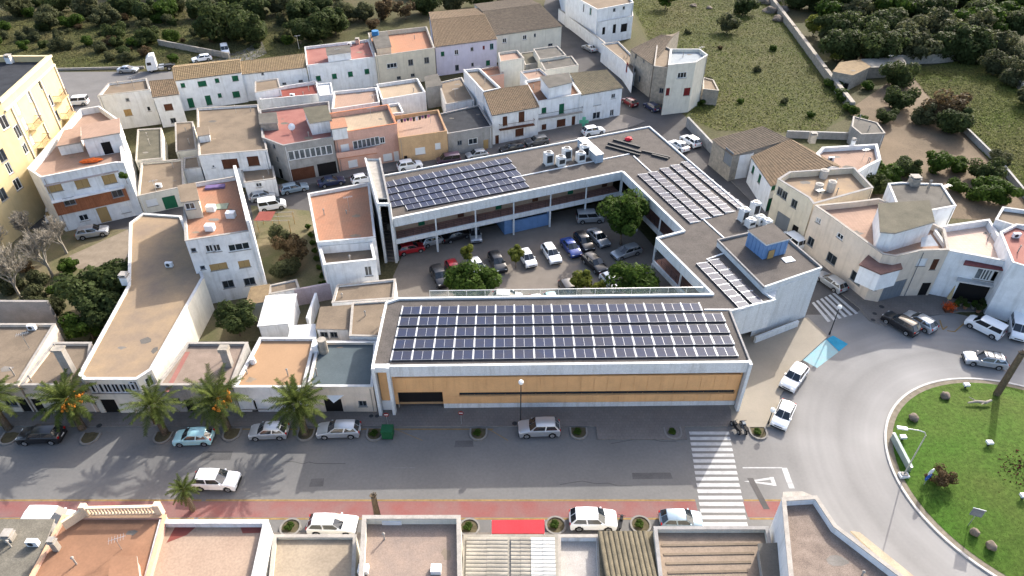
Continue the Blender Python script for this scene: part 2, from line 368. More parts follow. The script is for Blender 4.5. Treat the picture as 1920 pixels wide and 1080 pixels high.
def tiled(name, label, px, ze, zr, wall=W_WHITE, tiles=T_OLD, wins=(), mono=False, cat='house', group=None, z0=0., pitch=.34, depth=1., world=False):
    """px: eave left, eave right (height ze), ridge right, ridge left (height zr) seen from the street side"""
    zr = ze+(zr-ze)*.55
    if world: el, er, rr, rl = [Vector(p) for p in px]
    else: el, er = (U(x, y, ze).to_2d() for x, y in px[:2]); rr, rl = (U(x, y, zr).to_2d() for x, y in px[2:])
    if mono: bl, br = rl, rr
    else: bl = rl+(rl-el)*depth; br = rr+(rr-er)*depth
    c = (el+er+bl+br)/4; root = thing(name, label, cat, (c.x, c.y, z0), group)
    poly = [el, er, br, bl]; per = sort_windows(ccw(poly), ze, wins, z0); P = ccw(poly); mb = MB()
    for i in range(4):
        a, b = P[i], P[(i+1) % 4]; t = (b-a).normalized(); zt = ze
        wall_grid(mb, a, b, z0, zt, [(u-w/2, u+w/2, z, z+h) for u, z, w, h, ty in per[i]], wall)
        for u, z, w, h, ty in per[i]: place_window(root, a, t, u, z, ty, w, h)
    v3 = lambda p, z: Vector((p.x, p.y, z))
    if mono:
        mb.poly([v3(el, ze), v3(rl, ze), v3(rl, zr-.02)], wall); mb.poly([v3(er, ze), v3(rr, zr-.02), v3(rr, ze)], wall); mb.poly([v3(rl, ze), v3(rr, ze), v3(rr, zr-.02), v3(rl, zr-.02)], wall)
    else:
        mb.poly([v3(el, ze), v3(bl, ze), v3(rl, zr-.02)], wall); mb.poly([v3(er, ze), v3(rr, zr-.02), v3(br, ze)], wall)
    mb.build('wall', root)
    def over(a, b, r0, r1, k=.28):
        d = (a-r0).normalized()*k; d2 = (b-r1).normalized()*k; s = (b-a).normalized()*.15
        dz = (zr-ze)/max((a-r0).length, .1)*k
        return v3(a+d-s, ze-dz+.03), v3(b+d2+s, ze-dz+.03), v3(r1+s, zr+.03), v3(r0-s, zr+.03)
    q = over(el, er, rl, rr); tile_sheet(*q, tiles, pitch).build('roof_tiles', root)
    u = MB(); u.poly([p-Vector((0, 0, .06)) for p in q], CAP)
    if not mono:
        q2 = over(br, bl, rr, rl); tile_sheet(*q2, tiles, pitch).build('roof_tiles', root); u.poly([p-Vector((0, 0, .06)) for p in q2], CAP)
    u.build('roof_deck', root)
    rg = MB(); rg.tube(v3(rl, zr+.06)-((v3(rr, 0)-v3(rl, 0)).normalized()*.15), v3(rr, zr+.06)+((v3(rr, 0)-v3(rl, 0)).normalized()*.15), .11, .11, 8, tiles); rg.build('ridge', root)
    RZ[root.name] = ze; return root
def on_roof(root, px, py): return U(px, py, RZ[root.name])
def chimney(root, px, py, w=.6, h=1.2, mat=W_WHITE, z=None):
    p = U(px, py, RZ[root.name] if z is None else z); b = MB(); b.box(p.x-w/2, p.y-w/2, p.z-.3, p.x+w/2, p.y+w/2, p.z+h, mat)
    b.box(p.x-w/2-.07, p.y-w/2-.07, p.z+h, p.x+w/2+.07, p.y+w/2+.07, p.z+h+.1, CAP)
    for sx in (-1, 1): b.box(p.x+sx*w*.35-.05, p.y-w*.4, p.z+h+.1, p.x+sx*w*.35+.05, p.y+w*.4, p.z+h+.3, mat)
    b.box(p.x-w/2-.03, p.y-w/2-.03, p.z+h+.3, p.x+w/2+.03, p.y+w/2+.03, p.z+h+.38, CAP); b.build('chimney', root)
def antenna(root, px, py, h=2.4, z=None, at=None):
    p = at or U(px, py, RZ[root.name] if z is None else z); b = MB(); b.tube(p, p+Vector((0, 0, h)), .03, .025, 6, METAL); t = p+Vector((0, 0, h-.1))
    b.tube(t+Vector((-.5, -.2, 0)), t+Vector((.7, .3, 0)), .018, .018, 5, METAL)
    for i in range(6): q = t+Vector((-.45+.2*i, -.18+.085*i, 0)); b.tube(q+Vector((.12, -.3, 0)), q+Vector((-.12, .3, 0)), .012, .012, 4, METAL)
    b.build('antenna', root)
def room(root, px, z, zb, wall=W_WHITE, roof=F_GREY, wins=(), par=.0, name='rooftop_room', cap=CAP):
    """a small room standing on the roof of root (part of that house)"""
    pts = ccw([U(x, y, z).to_2d() for x, y in px]); mb = MB(); per = sort_windows(pts, z, wins, zb); n = len(pts)
    for i in range(n):
        a, b = pts[i], pts[(i+1) % n]; wall_grid(mb, a, b, zb-.05, z, [(u-w/2, u+w/2, q, q+h) for u, q, w, h, ty in per[i]], wall)
    o = mb.build(name, root)
    for i in range(n):
        a, b = pts[i], pts[(i+1) % n]
        for u, q, w, h, ty in per[i]: place_window(root, a, (b-a).normalized(), u, q, ty, w, h)
    MB().prism(inset(pts, -.15), z, z+.16, cap, roof).build('room_roof', o); return o
def wallseg(name, label, pxs, h, w=.35, mat=W_STONE, cat='wall', z=0., cap=None, world=False):
    pts = [Vector(p) for p in pxs] if world else [U(x, y, z).to_2d() for x, y in pxs]
    c = sum(pts, Vector((0, 0)))/len(pts); root = thing(name, label, cat, (c.x, c.y, z)); b = MB(); k = MB()
    for i in range(len(pts)-1):
        b.beam(pts[i], pts[i+1], w, z, z+h, mat, ext=w*.9)
        if cap: k.beam(pts[i], pts[i+1], w+.1, z+h+.002*i, z+h+.08+.002*i, cap, ext=w)
    b.build('masonry', root)
    if cap: k.build('coping', root)
    return root
# ================================================================ ground, roads, pavements
def sheet(name, pts, z, mat, world=False, kind='structure'):
    p = ccw([Vector(q) for q in pts] if world else [U(x, y).to_2d() for x, y in pts])
    return tag(MB().poly([(q.x, q.y, z) for q in p], mat).build(name), kind=kind)
def slab(name, pts, z, mat, world=False, side=None, kind='structure'):
    p = [Vector(q) for q in pts] if world else [U(x, y).to_2d() for x, y in pts]
    return tag(MB().prism(p, -.02, z, side or KERB, mat).build(name), kind=kind)
KERB = M('kerb_stone', (.23, .218, .20), var=.2, scale=2)
G_GRASS = M('meadow_ground', (.055, .068, .02), var=.4, scale=.07, col2=(.085, .078, .034), fine=.2, bump=.5, bs=2.5)
G_SOIL = M('orchard_soil', (.185, .14, .095), var=.3, scale=.16, col2=(.125, .096, .065), fine=.15, bump=.4, bs=4)
G_SCRUB = M('scrub_ground', (.115, .098, .055), var=.4, scale=.07, col2=(.066, .072, .03), fine=.3, bump=.6, bs=2)
G_YARD = M('yard_ground', (.19, .155, .10), var=.3, scale=.22, col2=(.10, .105, .05), fine=.15, bump=.3)
ASPH = M('asphalt_worn', (.165, .16, .153), var=.12, scale=.16, col2=(.138, .135, .13), fine=.07, bump=.12, bs=30)
def wear(m):
    """asphalt polished paler by the traffic circling the island"""
    n = m.node_tree.nodes; L = m.node_tree.links.new; p = n['Principled BSDF']; src = p.inputs['Base Color'].links[0].from_socket; g = n.new('ShaderNodeNewGeometry')
    d = n.new('ShaderNodeVectorMath'); d.operation = 'DISTANCE'; d.inputs[1].default_value = (52.48, 41.87, 0); L(g.outputs['Position'], d.inputs[0])
    w = n.new('ShaderNodeTexNoise'); w.noise_dimensions = '1D'; w.inputs['Scale'].default_value = .3; w.inputs['Detail'].default_value = 3; L(d.outputs['Value'], w.inputs['W'])
    k = n.new('ShaderNodeTexNoise'); k.inputs['Scale'].default_value = .12; L(g.outputs['Position'], k.inputs['Vector'])
    r = n.new('ShaderNodeMapRange'); r.inputs[1].default_value = 34; r.inputs[2].default_value = 17; r.interpolation_type = 'SMOOTHSTEP'; L(d.outputs['Value'], r.inputs[0])
    a = n.new('ShaderNodeMath'); a.operation = 'MULTIPLY'; L(w.outputs[0], a.inputs[0]); L(r.outputs[0], a.inputs[1]); c = n.new('ShaderNodeMath'); c.operation = 'MULTIPLY'; L(a.outputs[0], c.inputs[0]); L(k.outputs[0], c.inputs[1])
    e = n.new('ShaderNodeMath'); e.operation = 'MULTIPLY'; e.inputs[1].default_value = 1.9; e.use_clamp = True; L(c.outputs[0], e.inputs[0])
    x = n.new('ShaderNodeMix'); x.data_type = 'RGBA'; L(e.outputs[0], x.inputs[0]); L(src, x.inputs[6]); x.inputs[7].default_value = (.30, .293, .283, 1); L(x.outputs[2], p.inputs['Base Color'])
wear(ASPH)
ASPH2 = M('asphalt_back_street', (.096, .091, .088), var=.2, scale=.3, fine=.08, bump=.12, bs=30)
ASPH3 = M('asphalt_light_worn', (.155, .15, .145), var=.14, scale=.2, fine=.06, bump=.1, bs=30)
PAVE = M('pavement_slabs', (.175, .16, .148), var=.12, scale=.4, fine=.07, tile=(.4, .5))
PAVE_C = M('pavement_cream_slabs', (.27, .24, .195), var=.08, scale=.4, fine=.04)
COURT = M('courtyard_pavers', (.195, .172, .148), var=.14, scale=.3, fine=.07, tile=(.3, .5))
REDL = M('cycle_lane_red', (.22, .085, .077), var=.3, scale=.35, col2=(.20, .125, .115), fine=.07)
YEL = M('line_yellow_worn', (.28, .185, .075), var=.3, scale=2, fine=.1)
LINE = M('line_white_worn', (.46, .46, .45), var=.2, scale=1.5, fine=.12)
CYAN = M('paint_pale_cyan_worn', (.23, .42, .47), var=.25, scale=1.2, col2=(.28, .36, .37), fine=.1)
BLUEP = M('paint_road_blue', (.035, .25, .40), var=.2, scale=1., fine=.1)
LAWN = M('lawn_ground', (.056, .135, .016), var=.35, scale=.09, col2=(.085, .118, .026), fine=.25, bump=.4, bs=8)

sheet('terrain', [(-700, -80), (700, -80), (700, 1100), (-700, 1100)], -.03, G_SCRUB, True)
sheet('meadow', [(1140, -70), (1440, -60), (1480, 40), (1600, 215), (1540, 245), (1340, 245), (1290, 225), (1230, 110)], -.02, G_GRASS)
sheet('field', [(1700, 130), (1845, 105), (1960, 170), (1990, 380), (1880, 330), (1800, 235), (1740, 180)], -.02, G_GRASS)
sheet('scrub_field', [(-150, 30), (560, 60), (560, 118), (-150, 138)], -.02, G_GRASS)
sheet('orchard', [(1600, 200), (1700, 130), (1745, 180), (1890, 340), (1960, 420), (1640, 400), (1590, 300)], -.014, G_SOIL)
sheet('road', [Vector(q) for q in ((-150, 36), (-150, 60), (-30, 60), (34, 66), (48, 72), (62, 66), (150, 60), (150, -10), (26, -10), (26, 36))], -.008, ASPH, True)
sheet('side_street', [(1505, 590), (1210, 235), (1165, 225), (1045, 100), (1020, 10), (1040, -70), (1075, -40), (1060, 20), (1265, 200), (1345, 275), (1500, 425), (1650, 555), (1600, 590)], -.004, ASPH2)
sheet('back_street', [(-80, 520), (-60, 400), (150, 400), (260, 395), (470, 362), (640, 325), (930, 265), (1175, 215), (1275, 215), (1240, 262), (1216, 246), (700, 360), (560, 440), (440, 440), (250, 480), (60, 520)], 0., ASPH2)
sheet('upper_street', [(-200, 136), (330, 134), (460, 92), (490, 75), (500, 100), (340, 175), (180, 215), (130, 330), (40, 420), (-200, 420)], .002, ASPH3)
sheet('courtyard', [(-18, 61), (24.5, 61), (23, 77), (16.5, 97), (-15.5, 84), (-16.5, 76), (-15, 70)], .004, COURT, True)
sheet('yard', [(470, 385), (580, 395), (625, 560), (590, 640), (370, 640), (400, 560), (500, 560)], .006, G_YARD)
sheet('yard', [(-40, 430), (240, 430), (240, 470), (165, 640), (-40, 620)], .004, G_YARD)
sheet('yard', [(130, 480), (240, 430), (245, 460), (230, 500), (135, 505)], .01, M('yard_concrete', (.24, .20, .155), var=.2))
# pavements with kerbs
KX = U(1285, 812).x
slab('pavement', [(-90, 48.95), (9, 48.95), (9, 47.2), (KX, 47.2), (KX, 48.95), (23.2, 48.95), (25, 51.0), (25, 53), (-90, 53)], .12, PAVE, True)
slab('plaza_pavement', [(1372, 802), (1455, 802), (1462, 745), (1500, 680), (1552, 632), (1514, 596), (1440, 612), (1300, 640), (1370, 770)], .123, PAVE_C)
slab('pavement', [(1515, 485), (1600, 545), (1545, 500), (1660, 555), (1950, 560), (1960, 585), (1800, 585), (1690, 600), (1660, 612), (1630, 602), (1610, 578), (1520, 505), (1440, 425)][4:], .12, PAVE)
slab('pavement', [(1636, 600), (1606, 572), (1330, 300), (1350, 290), (1640, 545)], .115, PAVE)
slab('pavement', [(930, 292), (1180, 240), (1210, 228), (1172, 215), (925, 262), (640, 322), (470, 358), (470, 367), (640, 335)], .12, PAVE)
slab('pavement', [(-90, 20), (26.3, 20), (26.3, 36.2), (-90, 36.2)], .12, M('pavement_south', (.19, .17, .148), var=.15, tile=(.4, .5)), True)
# cycle lane, lines
sheet('cycle_lane', [(-90, 37.88), (17.7, 37.88), (17.7, 39.62), (-90, 39.62)], -.004, REDL, True)
sheet('cycle_lane', [(22.3, 37.88), (26.0, 37.88), (26.0, 39.62), (22.3, 39.62)], -.004, REDL, True)
for y in (39.75, 37.72):
    for a, b in ((-90, -30), (-29.6, 17.7), (22.4, 26)): sheet('lane_line', [(a, y-.09), (b, y-.09), (b, y+.09), (a, y+.09)], 0, YEL, True)
sheet('lane_line', [(-30, 48.55), (-2, 48.55), (-2, 48.7), (-30, 48.7)], 0, YEL, True)
for (a, b) in ((-12.5, -9.5), (-2.5, -.5)): sheet('lane_line', [(a, 48.6), (a+.14, 48.6), (b+.14, 47.1), (b, 47.1)], .002, YEL, True)
x0 = thing('zebra_crossing', 'long white zebra crossing over the main street and red lane', 'crossing', (20.5, 43, 0))
for i in range(16):
    y = 48.3-i*.73; xl = 18.85-.07*i; MB().poly([(xl, y-.42, .0), (xl+4.25, y-.42, .0), (xl+4.25, y, .0), (xl, y, .0)], LINE).build('stripe', x0)
x1 = thing('zebra_crossing', 'short zebra crossing at the mouth of the side street', 'crossing', (42, 69, 0))
A, B, Cc, D = (U(*q) for q in ((1522, 568), (1552, 604), (1614, 586), (1568, 547)))
for i in range(6):
    a, b = i/6, i/6+.09
    MB().poly([tuple(A*(1-a)+D*a+Vector((0, 0, .006))), tuple(B*(1-a)+Cc*a+Vector((0, 0, .006))), tuple(B*(1-b)+Cc*b+Vector((0, 0, .006))), tuple(A*(1-b)+D*b+Vector((0, 0, .006)))], LINE).build('stripe', x1)
# painted bay and arrow
bay = thing('parking_bay_marking', 'pale cyan painted parking bay with a solid blue end by the kerb', 'marking', tuple(U(1540, 660)))
MB().poly([tuple(U(x, y)+Vector((0, 0, .003))) for x, y in ((1500, 672), (1532, 690), (1572, 660), (1549, 637))], CYAN).build('painted_surface', bay)
MB().poly([tuple(U(x, y)+Vector((0, 0, .003))) for x, y in ((1549, 636), (1573, 659), (1590, 645), (1562, 629))], BLUEP).build('blue_end', bay)
ar = thing('give_way_triangle', 'white give-way triangle painted before the roundabout', 'marking', tuple(U(1427, 903)))
c = U(1427, 903); MB().poly([(c.x-1.7, c.y+.02, .001), (c.x+1.25, c.y-.5, .001), (c.x+1.25, c.y-.22, .001), (c.x-.6, c.y+.02, .001)], LINE).build('stroke', ar)
MB().poly([(c.x-1.7, c.y+.02, .0012), (c.x-.6, c.y+.02, .0012), (c.x+1.25, c.y+.26, .0012), (c.x+1.25, c.y+.54, .0012)], LINE).build('stroke', ar); MB().poly([(c.x+1.0, c.y-.5, .0014), (c.x+1.4, c.y-.5, .0014), (c.x+1.4, c.y+.54, .0014), (c.x+1.0, c.y+.54, .0014)], LINE).build('base', ar)
for x, y, w, d in ((1473, 884, .28, .9), (1478, 898, .28, .9), (1483, 911, .28, .6)): q = U(x, y); sheet('give_way_line', [(q.x-w, q.y-d/2), (q.x+w, q.y-d/2), (q.x+w, q.y+d/2), (q.x-w, q.y+d/2)], .001, LINE, True)
q = U(1400, 877); sheet('edge_line', [(q.x-.4, q.y-.07), (q.x+3.6, q.y-.07), (q.x+3.6, q.y+.07), (q.x-.4, q.y+.07)], .001, LINE, True)
q = U(1422, 920); sheet('asphalt_patch', [(q.x-.1, q.y-2.1), (q.x+.5, q.y-2.1), (q.x-.1, q.y+1.5), (q.x-.7, q.y+1.5)], .004, ASPH2, True)
for pts in (((1762, 600), (1768, 618), (1776, 612)), ((1776, 620), (1790, 622), (1815, 600))):
    for i in range(len(pts)-1):
        a = U(*pts[i]).to_2d(); b = U(*pts[i+1]).to_2d(); tag(MB().beam(a, b, .15, -.01, .004+.002*i, YEL).build('lane_line'), kind='structure')
# roundabout
RC = Vector((52.48, 41.87)); RR = 14.29
def ring(r0, r1, z, mat, z0=-.02, n=96):
    b = MB(); k = b.mi(mat)
    for i in range(n):
        t0, t1 = 2*math.pi*i/n, 2*math.pi*(i+1)/n; P = lambda r, t, zz: (RC.x+r*math.cos(t), RC.y+r*math.sin(t), zz)
        b.poly([P(r0, t0, z), P(r1, t0, z), P(r1, t1, z), P(r0, t1, z)], mat); b.poly([P(r1, t0, z0), P(r1, t1, z0), P(r1, t1, z), P(r1, t0, z)], mat)
        if r0 > 0: b.poly([P(r0, t1, z0), P(r0, t0, z0), P(r0, t0, z), P(r0, t1, z)], mat)
    return b
struct('roundabout_kerb', ring(14.12, 14.36, .14, M('kerb_white', (.52, .50, .47), var=.15, scale=2)))
struct('roundabout_border', ring(13.55, 14.12, .10, M('border_gravel', (.22, .19, .145), var=.3, scale=2)))
b = MB()
for i in range(14):
    r = 13.55*(1-i/14); r1 = 13.55*(1-(i+1)/14); z = .12+.9*(1-(r/13.55)**2); z1 = .12+.9*(1-(r1/13.55)**2)
    for k in range(72):
        t0, t1 = 2*math.pi*k/72, 2*math.pi*(k+1)/72; P = lambda rr, t, zz: (RC.x+rr*math.cos(t), RC.y+rr*math.sin(t), zz)
        if r1 > .01: b.poly([P(r1, t0, z1), P(r, t0, z), P(r, t1, z), P(r1, t1, z1)], LAWN)
        else: b.poly([P(0, 0, z1), P(r, t0, z), P(r, t1, z)], LAWN)
struct('lawn', b, True)
def lawn_z(x, y): r = math.hypot(x-RC.x, y-RC.y); return .12+.9*max(0, 1-(r/13.55)**2)

# repairs, tar lines and faint centre dashes on the main street
rk = random.Random(3)
for (x, y, w, d) in ((-32, 44.5, 3.2, 1.2), (-6, 46.2, 2.0, .9), (12, 42.2, 4.0, .8), (-20, 41.3, 1.4, 1.0), (34, 30, 2.4, 1.4), (33, 58, 2.2, 1.2)): sheet('asphalt_patch', [(x, y), (x+w, y+.05), (x+w-.1, y+d), (x+.05, y+d-.04)], -.002, M('asphalt_repair', (.118, .115, .112), var=.2, scale=.6), True)
for k in range(3):
    x, y = rk.uniform(-40, 30), rk.uniform(40.5, 47.5); pts = [V_ for V_ in [(x, y)]]
    for j in range(6): x += rk.uniform(.5, 1.6); y += rk.uniform(-.35, .35); pts.append((x, y))
    m = MB()
    for j in range(6): m.beam(pts[j], pts[j+1], .05, -.01, -.0015+.0002*j, M('tar_seal', (.085, .083, .08), var=.2), ext=.02)
    tag(m.build('crack_seal'), kind='structure')
for x in (-31.5, -12): sheet('lane_line', [(x, 43.55), (x+2.2, 43.57), (x+2.2, 43.65), (x, 43.63)], -.001, M('line_ghost', (.19, .19, .188), var=.3, scale=3), True)
# ================================================================ the U-shaped municipal building round the courtyard
ORANGE = M('facade_panel_orange', (.72, .41, .19), rough=.6, var=.10, scale=.5, fine=.05, streak=.12, bump=.05)
FASC = M('fascia_white_concrete', (.66, .68, .68), var=.08, scale=.6, streak=.25)
BLUEW = M('blue_cladding', (.155, .27, .47), rough=.55, var=.12, scale=1., fine=.06, streak=.15)
GALTILE = M('gallery_red_tile', (.34, .19, .15), var=.2, tile=(.4,))
CELL = M('solar_cell_glass', (.030, .040, .078), rough=.4, var=.4, scale=.5, fine=.1, bump=0, spec=.05, col2=(.038, .042, .064))
ALU = M('panel_frame_aluminium', (.45, .47, .50), rough=.4, var=.08, metal=.5, fine=0, bump=0)
BRK = M('mount_white_rail', (.50, .51, .52), rough=.5, var=.06, fine=.03, bump=0)
BACKS = M('panel_back_sheet_dark', (.03, .032, .04), rough=.6, var=.1, fine=0, bump=0)
V2 = lambda x, y: Vector((x, y))
ZR = 7.0
outer = [V2(-14.4, 50.9), V2(24.8, 51.6), V2(24.8, 59.9), V2(30.5, 61.9), V2(29.6, 63.35), V2(37.55, 67.25), V2(23.5, 109.4), V2(-19.7, 91.8), V2(-16.4, 79.6), V2(16.8, 93.2), V2(22.9, 76.5), V2(18.94, 74.8), V2(23.57, 62.9), V2(-13.1, 62.1), V2(-14.5, 61.3)]
mu = thing('municipal_building', 'long flat-roofed U-shaped white and orange building around a car park', 'building', (5, 75, 0))
rf = MB(); rf.prism(outer, ZR-.28, ZR-.06, FASC, F_GRAVEL); rf.build('roof', mu)
par = MB(); N = len(outer)
for i in range(N):
    a, b = outer[i], outer[(i+1) % N]
    if i == 1: continue
    par.beam(a, b, .22, ZR-.2+.003*i, ZR+.16+.003*i, FASC, ext=.1)
par.beam(outer[1], outer[2], .2, ZR-.2, ZR+.12, CAP_D); par.build('parapet', mu)
def band(a, b, z0, z1, mat, w=.22, off=0., name='fascia', ext=0.):
    t = (b-a).normalized(); n = V2(t.y, -t.x); m = MB(); m.beam(a+n*off, b+n*off, w, z0, z1, mat, ext=ext); return m.build(name, mu)
# --- street front: fascia, shadow gap, orange panels, ribbon windows, garage opening, plinth
FA, FB = V2(-12.75, 50.98), V2(24.6, 51.5); ft = (FB-FA).normalized(); fn = V2(ft.y, -ft.x)
band(V2(-12.9, 50.9), V2(24.8, 51.55), 5.72, 7.17, FASC, .3, 0., 'fascia', .1)
zr = lambda row, x=0: Zat(row, 51.6)
Wp, Wq = FA-fn*.55, FB-fn*.55; flen = (Wq-Wp).length
fu = lambda px: ((ray(px, 740).x/ray(px, 740).y*51.6)-Wp.x)
ribbon = [(fu(861), fu(1380), zr(743.5), zr(736.5))]; ribbon2 = (.3, flen-.2, 4.82, 5.2); gar = (fu(746), fu(830), 0.0, zr(735))
ops = [ribbon[0], ribbon2, gar]
w = MB(); wall_grid(w, Wp, Wq, 0.75, 5.75, [(o[0], o[1], max(o[2], .75), o[3]) for o in ops], ORANGE, .3); w.build('wall', mu)
def fpt(u, z, d=0): p = Wp+ft*u+V2(-ft.y, ft.x)*d; return (p.x, p.y, z)
pj = MB()                                                     # panel joints: each orange panel proud of the wall
npan = 26; pw = flen/npan
PANEL = {}
for i in range(npan):
    for (za, zb) in ((.80, ribbon[0][2]-.04), (ribbon[0][3]+.04, 4.78)):
        u0, u1 = i*pw+.02, (i+1)*pw-.02
        if za < 1 and u0 < gar[1]+.1: 
            if u1 > gar[1]+.4: u0 = gar[1]+.12
            else: continue
        if za > 1 and u0 < gar[1] and zb > gar[3]: za = max(za, gar[3]+.05)
        m = MB(); p0, p1 = Wp+ft*u0, Wp+ft*u1
        m.prism([p0+fn*.045, p1+fn*.045, p1-fn*.02, p0-fn*.02], za, zb, ORANGE); m.build('facade_panel', mu)
for i in range(18):
    u0 = ribbon[0][0]+(ribbon[0][1]-ribbon[0][0])*i/18; u1 = ribbon[0][0]+(ribbon[0][1]-ribbon[0][0])*(i+1)/18
    m = MB(); p0, p1 = Wp+ft*(u0+.04), Wp+ft*(u1-.04); m.prism([p0-fn*.2, p1-fn*.2, p1-fn*.24, p0-fn*.24], ribbon[0][2]+.03, ribbon[0][3]-.03, GLASS); m.build('window_pane', mu)
pl = MB(); pl.prism([Wp+ft*(gar[1]+.05)+fn*.07, Wq+fn*.07, Wq-fn*.1, Wp+ft*(gar[1]+.05)-fn*.1], 0, .78, M('plinth_white', (.66, .67, .67), var=.12, streak=.3)); pl.build('plinth', mu)
g = MB(); g0, g1 = Wp+ft*gar[0], Wp+ft*gar[1]; dpt = 3.2
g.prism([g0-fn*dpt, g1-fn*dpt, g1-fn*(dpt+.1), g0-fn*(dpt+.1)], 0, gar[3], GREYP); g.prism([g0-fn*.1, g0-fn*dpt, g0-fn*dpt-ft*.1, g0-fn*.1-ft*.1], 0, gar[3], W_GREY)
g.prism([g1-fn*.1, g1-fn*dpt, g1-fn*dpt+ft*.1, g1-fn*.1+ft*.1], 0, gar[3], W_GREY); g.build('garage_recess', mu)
g = MB(); g.prism([g0-fn*(dpt-.1), g1-fn*(dpt-.1), g1-fn*(dpt-.16), g0-fn*(dpt-.16)], .1, gar[3]-.3, DMETAL); g.build('garage_door', mu)
for q, nm in ((V2(-14.3, 50.75), 'column'), (V2(-12.82, 50.85), 'column'), (V2(24.72, 51.4), 'column')):
    m = MB(); m.box(q.x-.16, q.y-.35, 0, q.x+.16, q.y+.35, ZR+.2, FASC); m.build(nm, mu)
m = MB(); m.box(-14.1, 51.3, 1.6, -13.0, 51.45, 6.4, ORANGE); m.build('facade_panel', mu)
m = MB(); m.box(-14.15, 51.25, .1, -12.98, 51.5, 1.6, WHITEP); m.build('door', mu)
m = MB(); m.box(-14.2, 50.6, 6.5, -12.95, 51.2, ZR+.17, FASC); m.build('portal_beam', mu)
# --- closed walls of the other sides
def wl(a, b, z0, z1, mat=FASC, wins=(), name='wall'):
    mb = MB(); ops = [(u-w/2, u+w/2, z, z+h) for u, z, w, h, ty in wins]; wall_grid(mb, a, b, z0, z1, ops, mat); mb.build(name, mu)
    for u, z, w, h, ty in wins: place_window(mu, a, (b-a).normalized(), u, z, ty, w, h)
ins_ = lambda a, b, d: (a+V2(-(b-a).normalized().y, (b-a).normalized().x)*d, b+V2(-(b-a).normalized().y, (b-a).normalized().x)*d)
wl(V2(24.7, 51.6), V2(24.7, 60.0), 0, 6.75, FASC)
wl(V2(37.5, 67.3), V2(23.45, 109.3), 0, 6.75, FASC, [(4+5.2*i, 4.0, 2.4, 1.3, 'k') for i in range(8)]+[(4+5.2*i, 1.0, 2.0, 1.3, 'k') for i in range(8)])
wl(V2(23.45, 109.3), V2(-19.6, 91.75), 0, 6.75, FASC, [(4+5.*i, 4.0, 2.4, 1.3, 'k') for i in range(8)])
wl(V2(-14.4, 61.2), V2(-14.3, 51.0), 0, 6.75, FASC)
wl(V2(23.4, 62.8), V2(-13.0, 62.0), 3.2, 6.75, FASC, [(3+3.*i, 4.2, 2.2, 1.2, 'k') for i in range(11)])
# --- cantilevered meeting room block (upper floor only) and the tall white corner
blk = [V2(24.85, 59.7), V2(30.5, 61.75), V2(33.2, 64.9), V2(27, 66.5)]
m = MB(); m.prism([V2(24.95, 59.75), V2(30.45, 61.8), V2(31.5, 64.2), V2(25.2, 64.0)], 3.0, 6.8, FASC); m.build('cantilever_block', mu)
tall = [V2(29.5, 63.3), V2(37.6, 67.2), V2(34.6, 76.3), V2(26.4, 73.2)]
mb = MB(); wall_grid(mb, V2(29.5, 63.3), V2(37.6, 67.2), 0, 7.9, [], FASC)
for i in (1, 2, 3): wall_grid(mb, tall[i], tall[(i+1) % 4], 6.4 if i == 3 else 0, 7.9, [], FASC)
mb.build('corner_wall', mu)
m = MB(); m.prism(inset(tall, .18), 7.5, 7.7, FASC, F_GRAVEL); m.build('raised_roof', mu)
m = MB()
for i in range(4): m.beam(tall[i], tall[(i+1) % 4], .2, 7.7+.002*i, 7.98+.002*i, FASC if i == 0 else CAP_D)
m.build('parapet', mu)
# slanted clerestory window
d0 = V2(29.5, 63.3); td = (V2(37.6, 67.2)-d0).normalized(); tn = V2(td.y, -td.x)
tri = [(.5, 5.6), (1.9, 6.3), (1.6, 4.8)]
TEALG = M('clerestory_teal_glass', (.02, .16, .2), rough=.1, var=.2, fine=0, bump=0, spec=.6)
m = MB(); P = [d0+td*u for u, z in tri]
m.poly([(p.x+tn.x*.03, p.y+tn.y*.03, z) for p, (u, z) in zip(P, tri)], TEALG); m.build('window_pane', mu)
# --- stair tower of the back wing
tw = [V2(-17.95, 79.4), V2(-16.45, 79.4), V2(-19.75, 92.6), V2(-21.9, 92.6)]
tz = 9.6
m = MB(); wall_grid(m, tw[3], tw[0], 0, tz, [], FASC); wall_grid(m, tw[2], tw[3], 0, tz, [], FASC); wall_grid(m, tw[1], tw[2], 0, tz, [], W_STONE); m.build('stair_tower_wall', mu)
m = MB(); m.prism([tw[0]+(tw[3]-tw[0])*.16, tw[1]+(tw[2]-tw[1])*.16, tw[2], tw[3]], tz-.5, tz-.3, FASC, CAP); m.build('stair_tower_roof', mu)
m = MB()
for a, b in ((0, 1), (1, 2), (3, 0)): m.beam(tw[a], tw[b], .26, tz-.3+.004*a, tz+.12+.004*a, FASC if a != 1 else CAP_D, ext=.1)
m.build('parapet', mu)
for q in (tw[0], tw[1]): m = MB(); m.box(q.x-.17, q.y-.2, 0, q.x+.17, q.y+.2, tz, FASC); m.build('column', mu)
st = thing('staircase', 'dark open staircase between two tall white fins beside the courtyard', 'stairs', (tw[0].x+.7, 80, 0))
for i in range(16):
    a = .03+.045*i; c0 = tw[0].lerp(tw[3], a); c1 = tw[1].lerp(tw[2], a); s2 = MB(); s2.beam(c0+V2(.2, 0), c1-V2(.2, 0), .62, 0 if i < 15 else 3, .2*(i+1), PAVE); s2.build('step', st)
